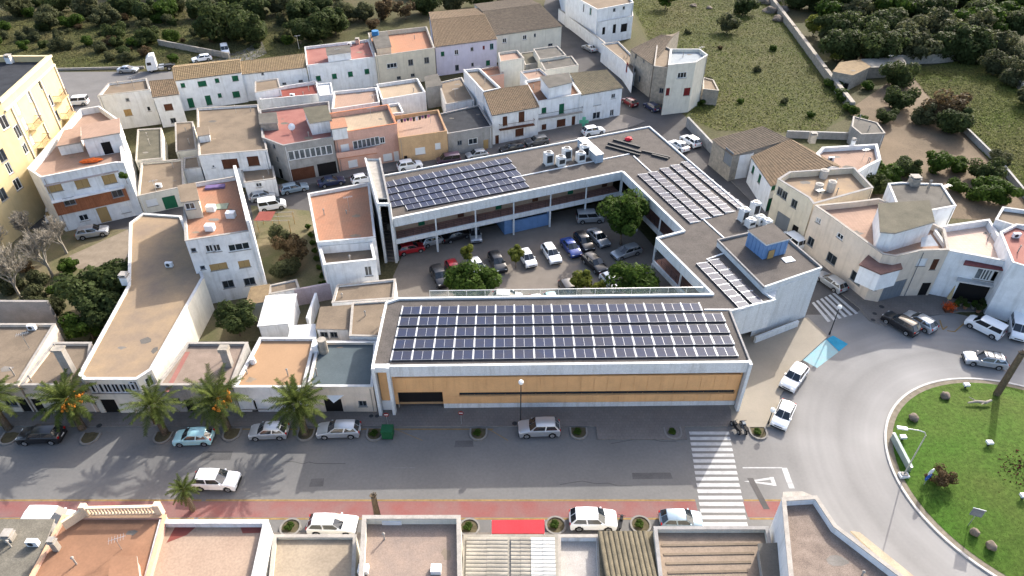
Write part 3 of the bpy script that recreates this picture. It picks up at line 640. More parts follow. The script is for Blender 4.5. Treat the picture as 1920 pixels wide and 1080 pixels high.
# --- galleries
def gallery(a, b, nb, depth, back, skip=()):
    t = (b-a).normalized(); n = V2(-t.y, t.x); L = (b-a).length           # n points into the building
    band(a, b, 5.75, 7.18, FASC, .3, -.0)
    f = MB(); f.prism([a, b, b+n*depth, a+n*depth], 2.95, 3.45, FASC, GALTILE); f.build('gallery_floor', mu)
    f = MB(); f.beam(a-n*.02, b-n*.02, .22, 2.9, 3.62, FASC); f.build('gallery_edge', mu)
    f = MB(); f.prism([a, b, b+n*depth, a+n*depth], 6.2, 6.35, FASC); f.build('gallery_soffit', mu)
    wb, we = a+n*depth, b+n*depth; wins = []
    for i in range(nb):
        u = L*(i+.5)/nb; wins += [(u-1.5, 4.3, 2.2, 1.5, 'k'), (u+1.5, 3.5, 1.0, 2.2, 'db' if i % 2 else 'dg')]
    mb = MB(); wall_grid(mb, wb, we, 3.4, 6.2, [(u-w/2, u+w/2, z, z+h) for u, z, w, h, ty in wins], M('gallery_back_wall', (.40, .30, .22), var=.15)); mb.build('gallery_wall', mu)
    for u, z, w, h, ty in wins: place_window(mu, wb, t, u, z, ty, w, h)
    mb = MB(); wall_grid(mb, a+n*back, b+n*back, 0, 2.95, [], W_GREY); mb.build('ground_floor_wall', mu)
    for i in range(nb+1):
        p = a+t*(L*i/nb); m = MB(); m.box(p.x-.14, p.y-.05, 0, p.x+.14, p.y+.23, 2.95, FASC); m.build('column', mu)
        m = MB(); m.box(p.x-.1, p.y+.05, 3.5, p.x+.1, p.y+.25, 5.8, FASC); m.build('column', mu)
    r = MB()
    for i in range(int(L/1.2)): p = a+t*(i*1.2+.3)+n*.25; r.tube((p.x, p.y, 3.4), (p.x, p.y, 4.45), .022, .022, 5, DMETAL)
    for z in (3.85, 4.15, 4.45): r.tube((a.x+n.x*.25, a.y+n.y*.25, z), (b.x+n.x*.25, b.y+n.y*.25, z), .02, .02, 5, DMETAL)
    r.build('railing', mu)
gallery(V2(-16.3, 79.75), V2(16.8, 93.25), 6, 2.3, 5.5)
gallery(V2(16.95, 93.1), V2(22.95, 76.5), 3, 2.2, 5.0)
gallery(V2(18.98, 74.8), V2(23.55, 62.95), 2, 2.2, 6.5)
band(V2(22.9, 76.6), V2(18.94, 74.85), 5.9, 7.18, FASC, .25)
band(V2(23.5, 62.95), V2(-13.0, 62.15), 6.2, 7.18, FASC, .25)
# blue room under the gallery
a0, a1 = U(946, 440).to_2d(), U(1032, 421).to_2d(); gt = (V2(16.8, 93.25)-V2(-16.3, 79.75)).normalized(); gn = V2(-gt.y, gt.x); ln = (a1-a0).dot(gt)
br = MB(); wall_grid(br, a0, a0+gt*ln, 0, 2.9, [(1.2, ln-.6, 2.05, 2.6)], BLUEW); wall_grid(br, a0+gn*4, a0, 0, 2.9, [], BLUEW); wall_grid(br, a0+gt*ln, a0+gt*ln+gn*4, 0, 2.9, [], BLUEW); br.build('blue_room_wall', mu)
for i in range(4):
    u0 = 1.2+(ln-1.8)*i/4; m = MB(); p0, p1 = a0+gt*(u0+.04)+gn*.1, a0+gt*(u0+(ln-1.8)/4-.04)+gn*.1; m.prism([p0, p1, p1+gn*.03, p0+gn*.03], 2.08, 2.57, GLASS); m.build('window_pane', mu)
# glass screen along the back edge of the street wing
gs = thing('glass_screen', 'long low glass screen behind the street-front roof', 'screen', (0, 63, 0))
sa, sb = V2(-9.6, 63.0), V2(22.5, 63.7); tt = (sb-sa).normalized()
GLZ = M('screen_glass_greenish', (.35, .42, .40), rough=.15, var=.1, fine=0, bump=0, spec=.5); 
_n = GLZ.node_tree.nodes['Principled BSDF']; _n.inputs['Alpha'].default_value = .16
for i in range(15):
    p, q = sa+tt*(i*2.16), sa+tt*(i*2.16+2.1); m = MB(); m.beam(p, q, .02, 6.1, 7.55, GLZ); m.build('glass_panel', gs)
    m = MB(); m.box(p.x-.06, p.y-.04, 5.9, p.x-.02, p.y+.04, 7.6, METAL); m.build('post', gs)
m = MB(); m.beam(sa, sb, .06, 7.55, 7.61, METAL); m.build('top_rail', gs)
m = MB(); m.beam(sa, sb, .2, 5.85, 6.05, CAP); m.build('ledge', gs)
# roof joints (low white kerbs on the gravel roof)
jo = thing('roof_kerbs', 'thin white raised joint lines crossing the gravel roof', 'roof kerb', (20, 80, 6.9))
for pts in (((960, 333), (1180, 288)), ((1188, 292), (1380, 466), (1325, 486)), ((1321, 580), (1390, 580)), ):
    for i in range(len(pts)-1):
        a = U(*pts[i], 7.05).to_2d(); b2 = U(*pts[i+1], 7.05).to_2d(); m = MB(); m.beam(a, b2, .16, 6.9, 7.06, WHITEP); m.build('kerb', jo)
# --- solar panels
def panel_mesh(w=1.02, d=.98):
    b = MB(); b.box(-w/2, 0, -.035, w/2, d, 0, ALU); b.box(-w/2+.02, .02, -.05, w/2-.02, d-.02, -.036, BACKS)
    b.poly([(-w/2+.014, .014, .003), (w/2-.014, .014, .003), (w/2-.014, d-.014, .003), (-w/2+.014, d-.014, .003)], CELL)
    return b.mesh('panel')
PM = {}
def solar_row(label, pa, pb, side=1, d=1.02, tilt=13, step=2.1, hi=.42, zb=6.94, group='roof solar panels', bw_=.09):
    """near (raised) edge from pa to pb in the picture; the panels fall away behind it"""
    a = U(*pa, zb+hi).to_2d(); b = U(*pb, zb+hi).to_2d(); t = (b-a).normalized(); n = V2(-t.y, t.x)*side; L = (b-a).length; nu = max(1, round(L/step)); sp = L/nu
    root = thing('solar_panel_row', label, 'solar panels', (a.x, a.y, zb), group, math.atan2(t.y, t.x))
    w = (sp-bw_*2)/2; key = (round(w, 2), d, side)
    if key not in PM: PM[key] = panel_mesh(round(w, 2)-.01, d)
    for i in range(nu):
        for k in (0, 1):
            o = child('panel', PM[key], root, (sp*i+bw_+w*(k+.5), 0 if side > 0 else 0, hi)); o.rotation_euler = (-R(tilt), 0, 0) if side > 0 else (-R(tilt), 0, math.pi)
    bm_ = PM.get(('b', d, hi, bw_)); e = bw_*.72
    if not bm_:
        q = MB(); dz = math.tan(R(tilt)); q.poly([(-e, -.02, hi+.02), (e, -.02, hi+.02), (e, d*1.12, hi+.02-d*1.12*dz), (-e, d*1.12, hi+.02-d*1.12*dz)], BRK)
        for sx in (-e, e): q.poly([(sx, -.02, hi+.02), (sx, d*1.12, hi+.02-d*1.12*dz), (sx, d*1.12, .0), (sx, -.02, .0)], BRK)
        q.poly([(-e, -.02, 0), (e, -.02, 0), (e, -.02, hi+.02), (-e, -.02, hi+.02)], BRK); bm_ = PM[('b', d, hi, bw_)] = q.mesh('bracket')
    for i in range(nu+1): child('bracket', bm_, root, (sp*i, 0, 0), 0 if side > 0 else math.pi)
    q = MB(); s = side; q.box(0, -.02*s-.01, .02, L, -.02*s+.01, hi-.06, BACKS); me = q.mesh('shaded_back_strip'); child('shaded_back_strip', me, root)  # dark strip paints the shaded panel backs below the raised edge
    return root
for i, (pa, pb) in enumerate((((752, 589), (1317, 582)), ((747, 610), (1360, 602)), ((742.5, 631), (1368, 623)), ((738, 653), (1377, 645)), ((733, 675), (1384, 667)))):
    solar_row(['rearmost', 'second', 'middle', 'fourth', 'frontmost'][i]+' row of dark blue solar panels on the street-front roof', pa, pb, d=1.48, tilt=5, hi=.20)
NW = (((716, 345), (958, 299)), ((720, 356), (966, 310)), ((724, 368), (975, 321)), ((728, 380), (983, 333)), ((734, 391), (990, 344)))
for i, (pa, pb) in enumerate((((718, 352), (960, 303)), ((722, 365), (968, 315)), ((726, 378), (977, 327)), ((730, 389), (985, 338)), ((764, 393), (992, 350)))):
    solar_row(['first', 'second', 'third', 'fourth', 'fifth and shortest'][i]+' row of solar panels on the back wing, counted from its street edge', pa, pb, d=1.86, tilt=5, hi=.22, bw_=.04)
for i, (pa, pb) in enumerate((((1196, 327), (1294, 417)), ((1216, 323), (1315, 410)), ((1237, 316), (1338, 404)), ((1257, 310), (1360, 398)), ((1277, 304), (1383, 390)))):
    solar_row(['first', 'second', 'third', 'fourth', 'fifth'][i]+' of five long solar panel rows on the side wing, counted from the courtyard', pa, pb, d=1.5, tilt=5, hi=.22, step=2.2, bw_=.06)
for i, (pa, pb) in enumerate((((1306, 494), (1388, 579)), ((1328, 488), (1412, 570)))):
    solar_row(['left', 'right'][i]+' one of the two short solar panel rows by the raised roof', pa, pb, d=1.5, tilt=5, hi=.22, step=2.2, bw_=.06)
# --- plant on the roof
def hvac(label, px, py, z, w=1., h=1.5, d=1.):
    p = U(px, py, z); r = thing('air_conditioner', label, 'air conditioner', (p.x, p.y, z), 'rooftop air conditioners', R(22)); b = MB()
    b.box(-w/2, -d/2, .12, w/2, d/2, h, M('hvac_casing', (.70, .71, .70), rough=.5, var=.1)); r0 = child('casing', b.mesh('casing'), r)
    g = MB(); g.box(-w*.36, -d/2-.02, .5, w*.36, -d/2-.002, h-.3, DMETAL); child('grille', g.mesh('grille'), r)
    f = MB(); f.tube((0, 0, h), (0, 0, h+.14), w*.38, w*.36, 16, METAL); f.tube((0, 0, h+.141), (0, 0, h+.15), w*.3, w*.3, 16, DMETAL); child('fan', f.mesh('fan'), r)
    k = MB(); k.box(-w/2-.1, -d/2-.1, 0, w/2+.1, -d/2+.05, .12, CAP); k.box(-w/2-.1, d/2-.05, 0, w/2+.1, d/2+.1, .12, CAP); child('base', k.mesh('base'), r); return r
for lb, x, y, h in (('leftmost tall white unit beside the blue duct', 1028, 308, 2.0), ('short white unit in front beside the blue duct', 1051, 310, 1.5), ('tall white unit second from the blue duct', 1062, 300, 2.0), ('white unit standing against the blue duct', 1088, 303, 1.6), ('tall white unit behind, nearest the blue duct', 1095, 294, 2.0)):
    hvac('rooftop air conditioner, '+lb, x, y, 6.94, 1.3, h, 1.1)
for lb, x, y, h in (('big one left of the blue hut', 1392, 414, 1.9), ('tallest one by the street edge', 1412, 404, 2.1), ('low one in front of the blue hut corner', 1405, 425, 1.2), ('low one nearest the blue hut', 1424, 420, 1.2), ('right one behind the blue hut', 1436, 424, 1.0)):
    hvac('white air conditioner, '+lb, x, y, 6.94, 1.1, h, 1.)
dk = thing('duct_housing', 'long pale blue duct housing lying across the back wing roof', 'duct', tuple(U(1110, 290, 6.94)))
a, b = U(1090, 262, 8.).to_2d(), U(1124, 298, 7.6).to_2d(); m = MB(); m.beam(a, b, 1.3, 6.94, 8.3, M('duct_pale_blue', (.36, .44, .52), rough=.5, var=.12)); m.build('housing', dk)
m = MB(); m.beam(a, b, 1.42, 8.3, 8.38, METAL, ext=.1); m.build('lid', dk)
hp = [U(x, y, 9.9).to_2d() for x, y in ((1404, 433), (1449, 420), (1480, 448), (1437, 459))]
hut = thing('roof_hut', 'blue clad stair hut with gravel top on the raised roof', 'hut', (sum(q.x for q in hp)/4, sum(q.y for q in hp)/4, 7.4))
m = MB(); m.prism(hp, 7.0, 9.8, BLUEW); m.build('wall', hut); m = MB(); m.prism(inset(hp, -.1), 9.8, 9.98, FASC, F_GRAVEL); m.build('roof', hut)
h2 = ccw(hp)
for i in range(4):
    a, b = h2[i], h2[(i+1) % 4]; t = (b-a).normalized(); n = V2(t.y, -t.x); k = int((b-a).length/.6); m = MB()
    for j in range(k): p = a+t*((j+.5)*(b-a).length/k)+n*.03; m.obox(p, t, .08, .06, 7.0, 9.78, BLUEW)
    m.build('cladding_ribs', hut)
a, b = hp[3], hp[2]; p = a.lerp(b, .3); m = MB(); m.obox(p+V2(.05, -.12), b-a, .9, .06, 7.7, 8.9, OAK); m.build('board', hut)
pl_ = thing('loose_sheet', 'loose white sheet lying beside the blue roof hut', 'sheet', tuple(U(1478, 487, 7.72))); c = U(1478, 487, 7.72); MB().obox((c.x, c.y), (1, .3), 1.4, 1., 7.71, 7.8, WHITEP).build('sheet', pl_)
ral = thing('stacked_rails', 'pile of long black mounting rails on the back roof corner', 'rails', tuple(U(1190, 285, 6.94)))
for i, (pa, pb) in enumerate((((1140, 268), (1202, 286)), ((1150, 262), (1200, 276)), ((1136, 274), (1200, 291)), ((1203, 283), (1256, 295)), ((1222, 290), (1253, 298)))):
    a = U(*pa, 7.1).to_2d(); b = U(*pb, 7.1).to_2d(); m = MB(); m.beam(a, b, .28, 6.95, 7.25, DMETAL); m.build('rail', ral)
rb = thing('red_bag', 'crumpled bright red bag on the back roof corner', 'bag', tuple(U(1178, 263, 6.94))); c = U(1178, 263, 6.94); bm = bmesh.new(); bmesh.ops.create_icosphere(bm, subdivisions=2, radius=.7)
for v in bm.verts: v.co *= random.uniform(.75, 1.15); v.co.z = max(v.co.z*.5, -.25)
me = bpy.data.meshes.new('bag'); bm.to_mesh(me); bm.free(); me.materials.append(M('red_plastic', (.6, .03, .05), rough=.5)); child('bag', me, rb, (0, 0, .25))
wlw = wallseg('ramp_wall', 'low white ramp wall in the shade below the white corner', [(1415, 643), (1492, 613)], 1.0, .3, FASC)
# ================================================================ houses
def ribbon_w(pa, pb, n, w, h, t='w'): return [(pa[0]+(pb[0]-pa[0])*i/(n-1), pa[1]+(pb[1]-pa[1])*i/(n-1), w, h, t) for i in range(n)]
def balcony(root, pa, pb, z, depth=.9, mat=CAP, rail=DMETAL, solid=None):
    """slab along a facade between two picture points at height z, hung in front of it"""
    a = U(*pa, z).to_2d(); b = U(*pb, z).to_2d(); t = (b-a).normalized(); n = V2(t.y, -t.x); m = MB(); m.prism([a, b, b+n*depth, a+n*depth], z-.15, z, mat); o = m.build('balcony', root)
    r = MB(); pts = [a+n*.03, a+n*(depth-.05), b+n*(depth-.05), b+n*.03]
    for i in range(3):
        p, q = pts[i], pts[i+1]
        if solid: r.beam(p, q, .1, z-.01+.002*i, z+.95+.002*i, solid)
        else:
            k = max(2, int((q-p).length/.25)); r.beam(p, q, .05, z+.95+.002*i, z+1.0+.002*i, rail)
            for j in range(k+1): s = p.lerp(q, j/k); r.tube((s.x, s.y, z), (s.x, s.y, z+.97), .015, .015, 4, rail)
    r.build('railing', o); return o
# ---- back row, left to right
flat('house', 'white house with low brown-edged roof at the left end of the back row', [(183, 180), (281, 168), (275, 147), (203, 156)], 7., W_COOL, F_TAN, .35, wins=[(239, 187, .6, .6, 'k'), (240, 211, 1.3, 1.3, 'o'), (279, 204, .7, 1., 'w')], cap=CAP)
tiled('house', 'narrow white tiled house with one brown window in the back row', [(287, 182), (335, 176), (326, 149), (281, 153)], 6.2, 7.8, W_COOL, T_OLD, [(316, 201, 1.5, 1.3, 'b'), (325, 226, 1., 1., 'k')], mono=True)
B3 = tiled('house', 'long white tiled house with eight green shuttered openings', [(327, 151), (452, 135), (449, 114), (324, 128)], 6.4, 8.2, W_COOL, T_TAN, [(343, 160, .8, .9, 'g'), (379, 157, 1.6, 1.1, 'g'), (407, 151, .8, .9, 'g'), (441, 147, 1.2, 1.1, 'g'), (358, 193, 1.1, 2., 'g'), (391, 188, 1.1, 2., 'g'), (412, 179, .7, .9, 'g'), (443, 177, 1.4, 1.3, 'g'), (464, 144, .5, 1., 'w')])
B4 = tiled('house', 'white house with a tan tiled slope and terrace wall behind, in the back row', [(453, 139), (574, 126), (569, 101), (451, 116)], 5.8, 7.2, W_COOL, T_TAN, [(492, 137, .5, .5, 'k'), (533, 157, .8, .5, 'k'), (564, 152, .9, .5, 'k')], mono=True)
B5 = flat('house', 'white back-row house with red terraces and four small green shutters', [(575, 123), (703, 107), (691, 74), (571, 88)], 6.4, W_COOL, F_PINK, .5, wins=[(597, 147, 1, 1.1, 'g'), (627, 143, 1, 1.1, 'g'), (657, 139, 1, 1.1, 'g'), (688, 134, 1, 1.1, 'g')], cap=CAP_W)
room(B5, [(614, 104), (657, 98), (655, 86), (612, 91)], 7.9, 5.9, W_COOL, F_GREY)
chimney(B5, 671, 82, .8, .9, W_PINK); antenna(B5, 561, 92, 3)
B6 = flat('house', 'cream stone house with a terracotta terrace between white and lilac houses', [(704, 106), (815, 90), (800, 50), (690, 62)], 7.0, W_CREAM, F_TERRA, .9, wins=[(735, 123, 2.3, 1.1, 'w3'), (770, 117, 1.1, 1.3, 'k'), (800, 113, 1.1, 1.3, 'k'), (748, 146, .9, .7, 'k'), (774, 141, .9, .7, 'k')], cap=CAP)
room(B6, [(706, 92), (733, 88), (725, 60), (697, 64)], 7.6, 6., W_CREAM, F_GREY)
m = MB(); c = U(704, 66, 7.7); m.tube(c, c+Vector((0, 0, 1.0)), .8, .8, 14, M('tank_blue', (.05, .20, .42), rough=.4)); m.build('water_tank', B6)
tiled('house', 'lilac house with grey-brown tiled roof in the back row', [(816, 88), (931, 73), (908, 28), (808, 38)], 6.6, 8.4, W_LILAC, T_OLD, [(830, 101, .8, 1., 'g'), (856, 98, 1., 1.2, 'w'), (885, 92, .7, .8, 'k'), (907, 89, .5, .8, 'r'), (922, 87, .9, 1.3, 't'), (915, 118, 1., 1.2, 'g'), (886, 121, .6, .8, 'k'), (857, 127, .9, 1.3, 'k')], depth=.6)
tiled('house', 'pale cream house with a wide grey-brown roof at the end of the back row', [(930, 66), (1053, 49), (1012, 8), (905, 22)], 6.4, 8.4, W_PALE, T_GREYBROWN, [(946, 76, 1.1, 1.1, 'w'), (984, 70, 1.1, 1.1, 'w'), (1003, 66, .5, .8, 'k'), (1032, 84, 1.2, .6, 'k')], depth=.7)
# ---- middle row facing the back street
C1 = flat('house', 'white house with a broad bare tan roof and brown doors on its terrace', [(369, 203), (484, 196), (501, 281), (372, 292)], 6.4, W_WHITE, F_TAN, .35, wins=[(432, 307, 2.5, 1.7, 'b'), (475, 302, 1.8, 1.7, 'b'), (400, 312, .5, .5, 'w')], cap=CAP)
room(C1, [(372, 256), (392, 253), (390, 238), (370, 241)], 7.2, 6., W_WHITE, F_TAN)
flat('porch_house', 'low white porch in front of the broad tan roof', [(452, 318), (512, 311), (516, 335), (458, 343)], 3.2, W_WHITE, F_TAN, .25, wins=[(485, 345, 1., .8, 'w')])
C2 = flat('house', 'grey stone-faced house with a long white window band and pink terrace', [(491, 258), (530, 273), (624, 257), (617, 190), (487, 206)], 6.8, W_GREY, F_PINK, .45, wins=[(512, 267, .5, .8, 'k'), (520, 299, .5, .9, 'k'), (528, 332, .9, 1.9, 'dk'), (567, 320, 4., 2.3, 'db'), (614, 317, 3.2, 2.4, 'dk')]+ribbon_w((547, 292), (617, 281), 8, 1.08, 1.7, 'wp'), cap=CAP_D)
room(C2, [(582, 232), (621, 226), (612, 199), (570, 204)], 8.4, 6.3, W_WHITE, F_OLIVE); room(C2, [(488, 233), (520, 231), (517, 212), (486, 215)], 7.6, 6.3, W_STONE, F_GREY)
c = U(549, 247, 6.4); m = MB(); m.tube(c, c+Vector((0, 0, .9)), .04, .04, 6, METAL); m.tube(c+Vector((0, -.1, .95)), c+Vector((0, -.25, 1.05)), .6, .15, 16, WHITEP); m.build('satellite_dish', C2)
C3 = flat('house', 'pink and terracotta house with a cream terrace and white window band', [(625, 251), (744, 232), (728, 196), (614, 213)], 7.1, W_PINK, F_CREAML, .8, wins=[(647, 277, 1.4, 1.3, 's'), (717, 263, .9, 1.2, 'w'), (662, 307, 1.6, 1.4, 's'), (727, 295, 1.6, 1.4, 's'), (744, 297, .9, 2., 'dw'), (693, 302, 1.2, .8, 'w')]+ribbon_w((667, 272), (707, 264), 6, .95, 1.6, 'wp'), cap=W_TERRA)
room(C3, [(622, 243), (650, 239), (645, 222), (620, 226)], 8.2, 6.3, W_WHITE, F_TERRA); balcony(C3, (632, 295), (706, 284), 3.3, .5, W_TERRA, solid=W_PINK)
C4 = flat('house', 'ochre single-storey house with a salmon terrace and drying washing', [(747, 259), (838, 246), (822, 206), (737, 218)], 5.2, W_OCHRE, F_SALMON, .6, wins=[(760, 288, .6, 1.7, 'dk'), (788, 283, 1.8, 1.3, 's'), (821, 274, 1., 1.2, 's')], cap=F_PEACH)
C5 = flat('house', 'low grey house with a dark roof between ochre and white houses', [(839, 251), (923, 237), (898, 197), (822, 214)], 4.3, W_GREY, F_DARK, .2, wins=[(887, 265, 1.8, 1.2, 'w'), (862, 268, .9, .9, 'k'), (911, 262, 1., 1.9, 'do')], cap=CAP_D)
C6 = tiled('house', 'white house with brown shutters, timber balcony and old tiled roof', [(923, 216), (1010, 200), (989, 160), (906, 171)], 5.9, 7.4, W_WHITE, T_OLD, [(947, 227, .95, 1.8, 'b'), (978, 219, 1.2, 2., 'b'), (932, 258, .75, 1.8, 'db'), (974, 248, 1.7, 1.5, 'b')], mono=True)
balcony(C6, (935, 241), (1000, 231), 3.0, .8, BROWN, BROWN)
flat('rear_house', 'narrow white rear wing with a bare screed roof behind the timber balcony house', [(906, 172), (939, 165), (899, 128), (869, 131)], 6.9, W_WHITE, F_TAN, .5, cap=CAP_W, cat='house')
C7 = flat('house', 'white house with green shutters, plant balcony and red-brown terrace', [(1008, 191), (1090, 176), (1062, 137), (984, 152)], 6.2, W_COOL, F_BROWN, .4, wins=[(1020, 207, 1., 1.1, 'g'), (1053, 204, 1.1, 2., 'g'), (1020, 238, 1., 1.1, 'b'), (1052, 234, 1.9, 1.5, 'b'), (1075, 232, .8, 1.9, 'db')], cap=CAP_W)
room(C7, [(1030, 165), (1072, 155), (1065, 138), (1014, 145)], 8.3, 5.7, W_COOL, F_GREY, [(1050, 152, 1.3, .6, 'g')]); balcony(C7, (1008, 222), (1090, 208), 3.1, .6, CAP)
C8 = tiled('house', 'white corner house with mossy tiled roof and pale shutters', [(1089, 178), (1167, 164), (1137, 132), (1070, 138)], 5.9, 7.2, W_COOL, T_MOSS, [(1120, 190, 1.7, 1.6, 's'), (1150, 180, 1., 1., 'w'), (1118, 222, 1.8, 1.5, 'w'), (1147, 215, 1., 1.4, 'w')], mono=True)
p0 = U(1094, 240); px_ = U(1094, 228, 1.5)
cr = thing('pharmacy_cross', 'green cross sign on the white corner house front', 'sign', (px_.x, px_.y-.7, 0)); m = MB(); y = px_.y-.75
GC = M('sign_green', (.10, .36, .24), rough=.5, var=.1)
m.box(px_.x-.9, y-.1, 1.5, px_.x+.9, y+.1, 2.15, GC); m.box(px_.x-.32, y-.102, .9, px_.x+.32, y+.102, 2.75, GC); m.build('cross', cr); m = MB(); m.tube((px_.x, y, 0), (px_.x, y, .9), .05, .05, 8, METAL); m.build('post', cr)
# ---- sheds and small roofs between the rows
flat('house', 'white boxy house with pink flat roof behind the pink house', [(622, 205), (712, 192), (706, 164), (626, 172)], 6.0, W_WHITE, F_SALMON, .5, cap=CAP_W)
flat('house', 'white house with a sunny cream roof in the middle of the block', [(716, 187), (798, 173), (783, 147), (706, 158)], 6.0, W_WHITE, F_CREAML, .6, cap=CAP_W)
flat('house', 'white cubic stair room left of the pink flat roof', [(600, 180), (625, 177), (621, 155), (592, 158)], 6.6, W_WHITE, CAP_W, .2, cap=CAP_W)
flat('house', 'small cream-roofed white house beside the pink terrace', [(730, 214), (757, 211), (748, 193), (727, 196)], 5.5, W_WHITE, F_CREAML, .4, cap=CAP_W)
flat('terrace', 'low building with a bright red cluttered terrace in the block', [(487, 187), (606, 176), (593, 152), (490, 168)], 4.0, W_WHITE, F_RED, .6, cap=CAP_W, cat='house')
flat('shed', 'pale blue-white shed with grey roof left of the red terrace', [(478, 174), (526, 165), (521, 147), (478, 153)], 5., W_COOL, F_TAN, .1)
flat('shed', 'rough concrete shed roof behind the low grey house', [(800, 165), (829, 160), (820, 140), (796, 145)], 4.4, W_GREY, F_GREY, .0)
flat('shed', 'dark cluttered lean-to roof behind the low grey house', [(836, 196), (889, 186), (866, 145), (822, 155)], 4.0, W_WHITE, F_TAN, .2)
flat('house', 'small tower house with a bright salmon roof behind the green-shuttered house', [(938, 116), (983, 109), (970, 94), (934, 99)], 6.8, W_PALE, F_SALMON, .4)
flat('terrace', 'low red-brown terrace below the salmon-roofed tower house', [(910, 145), (945, 138), (935, 123), (900, 130)], 4.6, W_PINK, F_TERRA, .4, cat='house')
flat('terrace', 'small orange terrace beside the stair room', [(990, 150), (1030, 143), (1012, 128), (975, 134)], 5.0, W_COOL, F_SALMON, .4, cat='house')
flat('shed', 'grey flat-roofed annex near the top street corner', [(1012, 112), (1062, 104), (1045, 86), (1000, 92)], 5.6, W_PALE, F_GREY, .15)
flat('shed', 'second grey annex with green window near the street corner', [(1022, 132), (1085, 122), (1072, 105), (1012, 114)], 5.2, W_PALE, F_GREY, .15, wins=[(1028, 125, .7, .7, 'g')])
flat('shed', 'grey lean-to beside the salmon-roofed tower house', [(985, 122), (1015, 117), (1002, 96), (975, 100)], 4.2, W_GREY, F_OLIVE, .1)
flat('shed', 'mossy-roofed shed behind the triangular white house', [(254, 302), (305, 297), (303, 240), (258, 243)], 3.6, W_PALE, F_OLIVE, .15)
flat('shed', 'brown-roofed outbuilding beside the broad tan roof', [(330, 285), (369, 280), (362, 228), (328, 230)], 3.4, W_PALE, F_TAN, .1)
flat('shed', 'long tan-roofed outbuilding above the green gate', [(258, 368), (345, 350), (342, 298), (265, 305)], 3.3, W_PALE, F_TAN, .3, wins=[(318, 377, 1.9, 2.2, 'dg'), (285, 380, 1.6, 1.2, 's')])
flat('shed', 'white shed with green door right of the tan outbuilding', [(344, 318), (376, 314), (371, 292), (345, 296)], 3.2, W_WHITE, F_TAN, .1)
# ---- far left
YB = flat('apartment_block', 'tall yellow apartment block with balconies and dark roof', [V2(-76.5, 113.1), V2(-73.4, 93.8), V2(-74.5, 80), V2(-100, 80), V2(-100, 113)], 18., W_YELLOW, F_DARK, .9, .5, world=True, cap=M('cap_yellow', (.68, .56, .33), var=.1), cat='building',
  wins=[(77, 157, 1.5, 1.6, 'w'), (95, 189, 1.5, 2., 'w'), (107, 218, 1.5, 1.7, 'k'), (10, 228, 1.6, 2.0, 'w'), (26, 255, 1.6, 2., 'w'), (41, 286, 1.4, 1.6, 'w'), (33, 345, 1.4, 1.8, 'w'), (5, 365, 1.4, 1.8, 'k'), (4, 292, 1.4, 1.8, 'k'), (17, 315, 1., 1.8, 'w'), (55, 180, 1.0, 1.9, 's'), (33, 203, 1.0, 1.9, 's'), (70, 210, .9, 1.6, 's'), (47, 232, .9, 1.8, 's'), (85, 238, .9, 1.6, 's'), (60, 262, .9, 1.6, 's')])
t_ = (V2(-73.4, 93.8)-V2(-76.5, 113.1)).normalized(); n_ = V2(-t_.y, t_.x)
yn = V2(.987, .158)
for u, z in ((3.2, 11.9), (3.2, 8.9), (3.2, 5.9), (14.2, 11.9), (14.2, 8.9), (14.2, 5.9), (14.2, 2.9), (3.2, 2.9)):
    p = V2(-76.5, 113.1)+t_*(u-1.6); q = p+t_*3.2; m = MB(); m.prism([p, q, q+yn*1.1, p+yn*1.1], z-.15, z, W_YELLOW); o = m.build('balcony', YB); r = MB()
    for a, b in ((p+yn*1.05, q+yn*1.05), (p+yn*.05, p+yn*1.05), (q+yn*.05, q+yn*1.05)):
        r.beam(a, b, .05, z+.95, z+1.0, BROWN)
        for j in range(int((b-a).length/.16)+1): s = a.lerp(b, j/max(1, int((b-a).length/.16))); r.tube((s.x, s.y, z), (s.x, s.y, z+.96), .014, .014, 4, BROWN)
    r.build('railing', o)
m = MB(); m.beam(V2(-76.5, 113.1)+yn*.1, V2(-73.4, 93.8)+yn*.1, .3, 16.4, 16.65, W_CREAM); m.beam(V2(-76.5, 113.1)+yn*.08, V2(-73.4, 93.8)+yn*.08, .26, 17.75, 18.1, W_CREAM, ext=.3); m.build('cornice', YB)
for u in (0.15, 6.6, 11.0, 17.6): p = V2(-76.5, 113.1)+t_*u; m = MB(); m.obox(p+yn*.06, t_, .35, .22, 0, 16.4, W_CREAM); m.build('pilaster', YB)
chimney(YB, 20, 118, .9, 1.0, W_WHITE)
WH = flat('house', 'tall white triangular corner house with roof terraces and red brick band', [(50, 322), (75, 338), (218, 306), (262, 340), (224, 222), (188, 200), (150, 203)][:0] or [(51, 316), (76, 333), (216, 305), (232, 305), (222, 224), (186, 199), (150, 205)], 9.2, W_WHITE, F_SALMON, 1.0, .25, wins=[(100, 352, 1.9, 1.4, 'o'), (154, 344, 1.8, 1.5, 'o'), (205, 336, 1.8, 1.5, 'o'), (130, 377, 1.5, 1.2, 'k'), (220, 362, 1.5, 1.2, 'k'), (157, 408, 1.3, 1.1, 'w'), (195, 403, 1.5, 2.6, 'do'), (235, 393, 1.3, 1.1, 's')], cap=CAP_W)
room(WH, [(155, 262), (224, 250), (223, 224), (155, 236)], 11.2, 8.2, W_WHITE, F_SALMON, [(199, 272, 1.3, 2., 'dk')]); room(WH, [(108, 275), (150, 268), (150, 240), (122, 246)], 9.7, 8.2, W_WHITE, F_SALMON)
a = U(82, 392, 4.6).to_2d(); 
fw = [U(*q, 9.2).to_2d() for q in ((76, 333), (216, 305))]; td_ = (fw[1]-fw[0]).normalized(); nd = V2(td_.y, -td_.x)
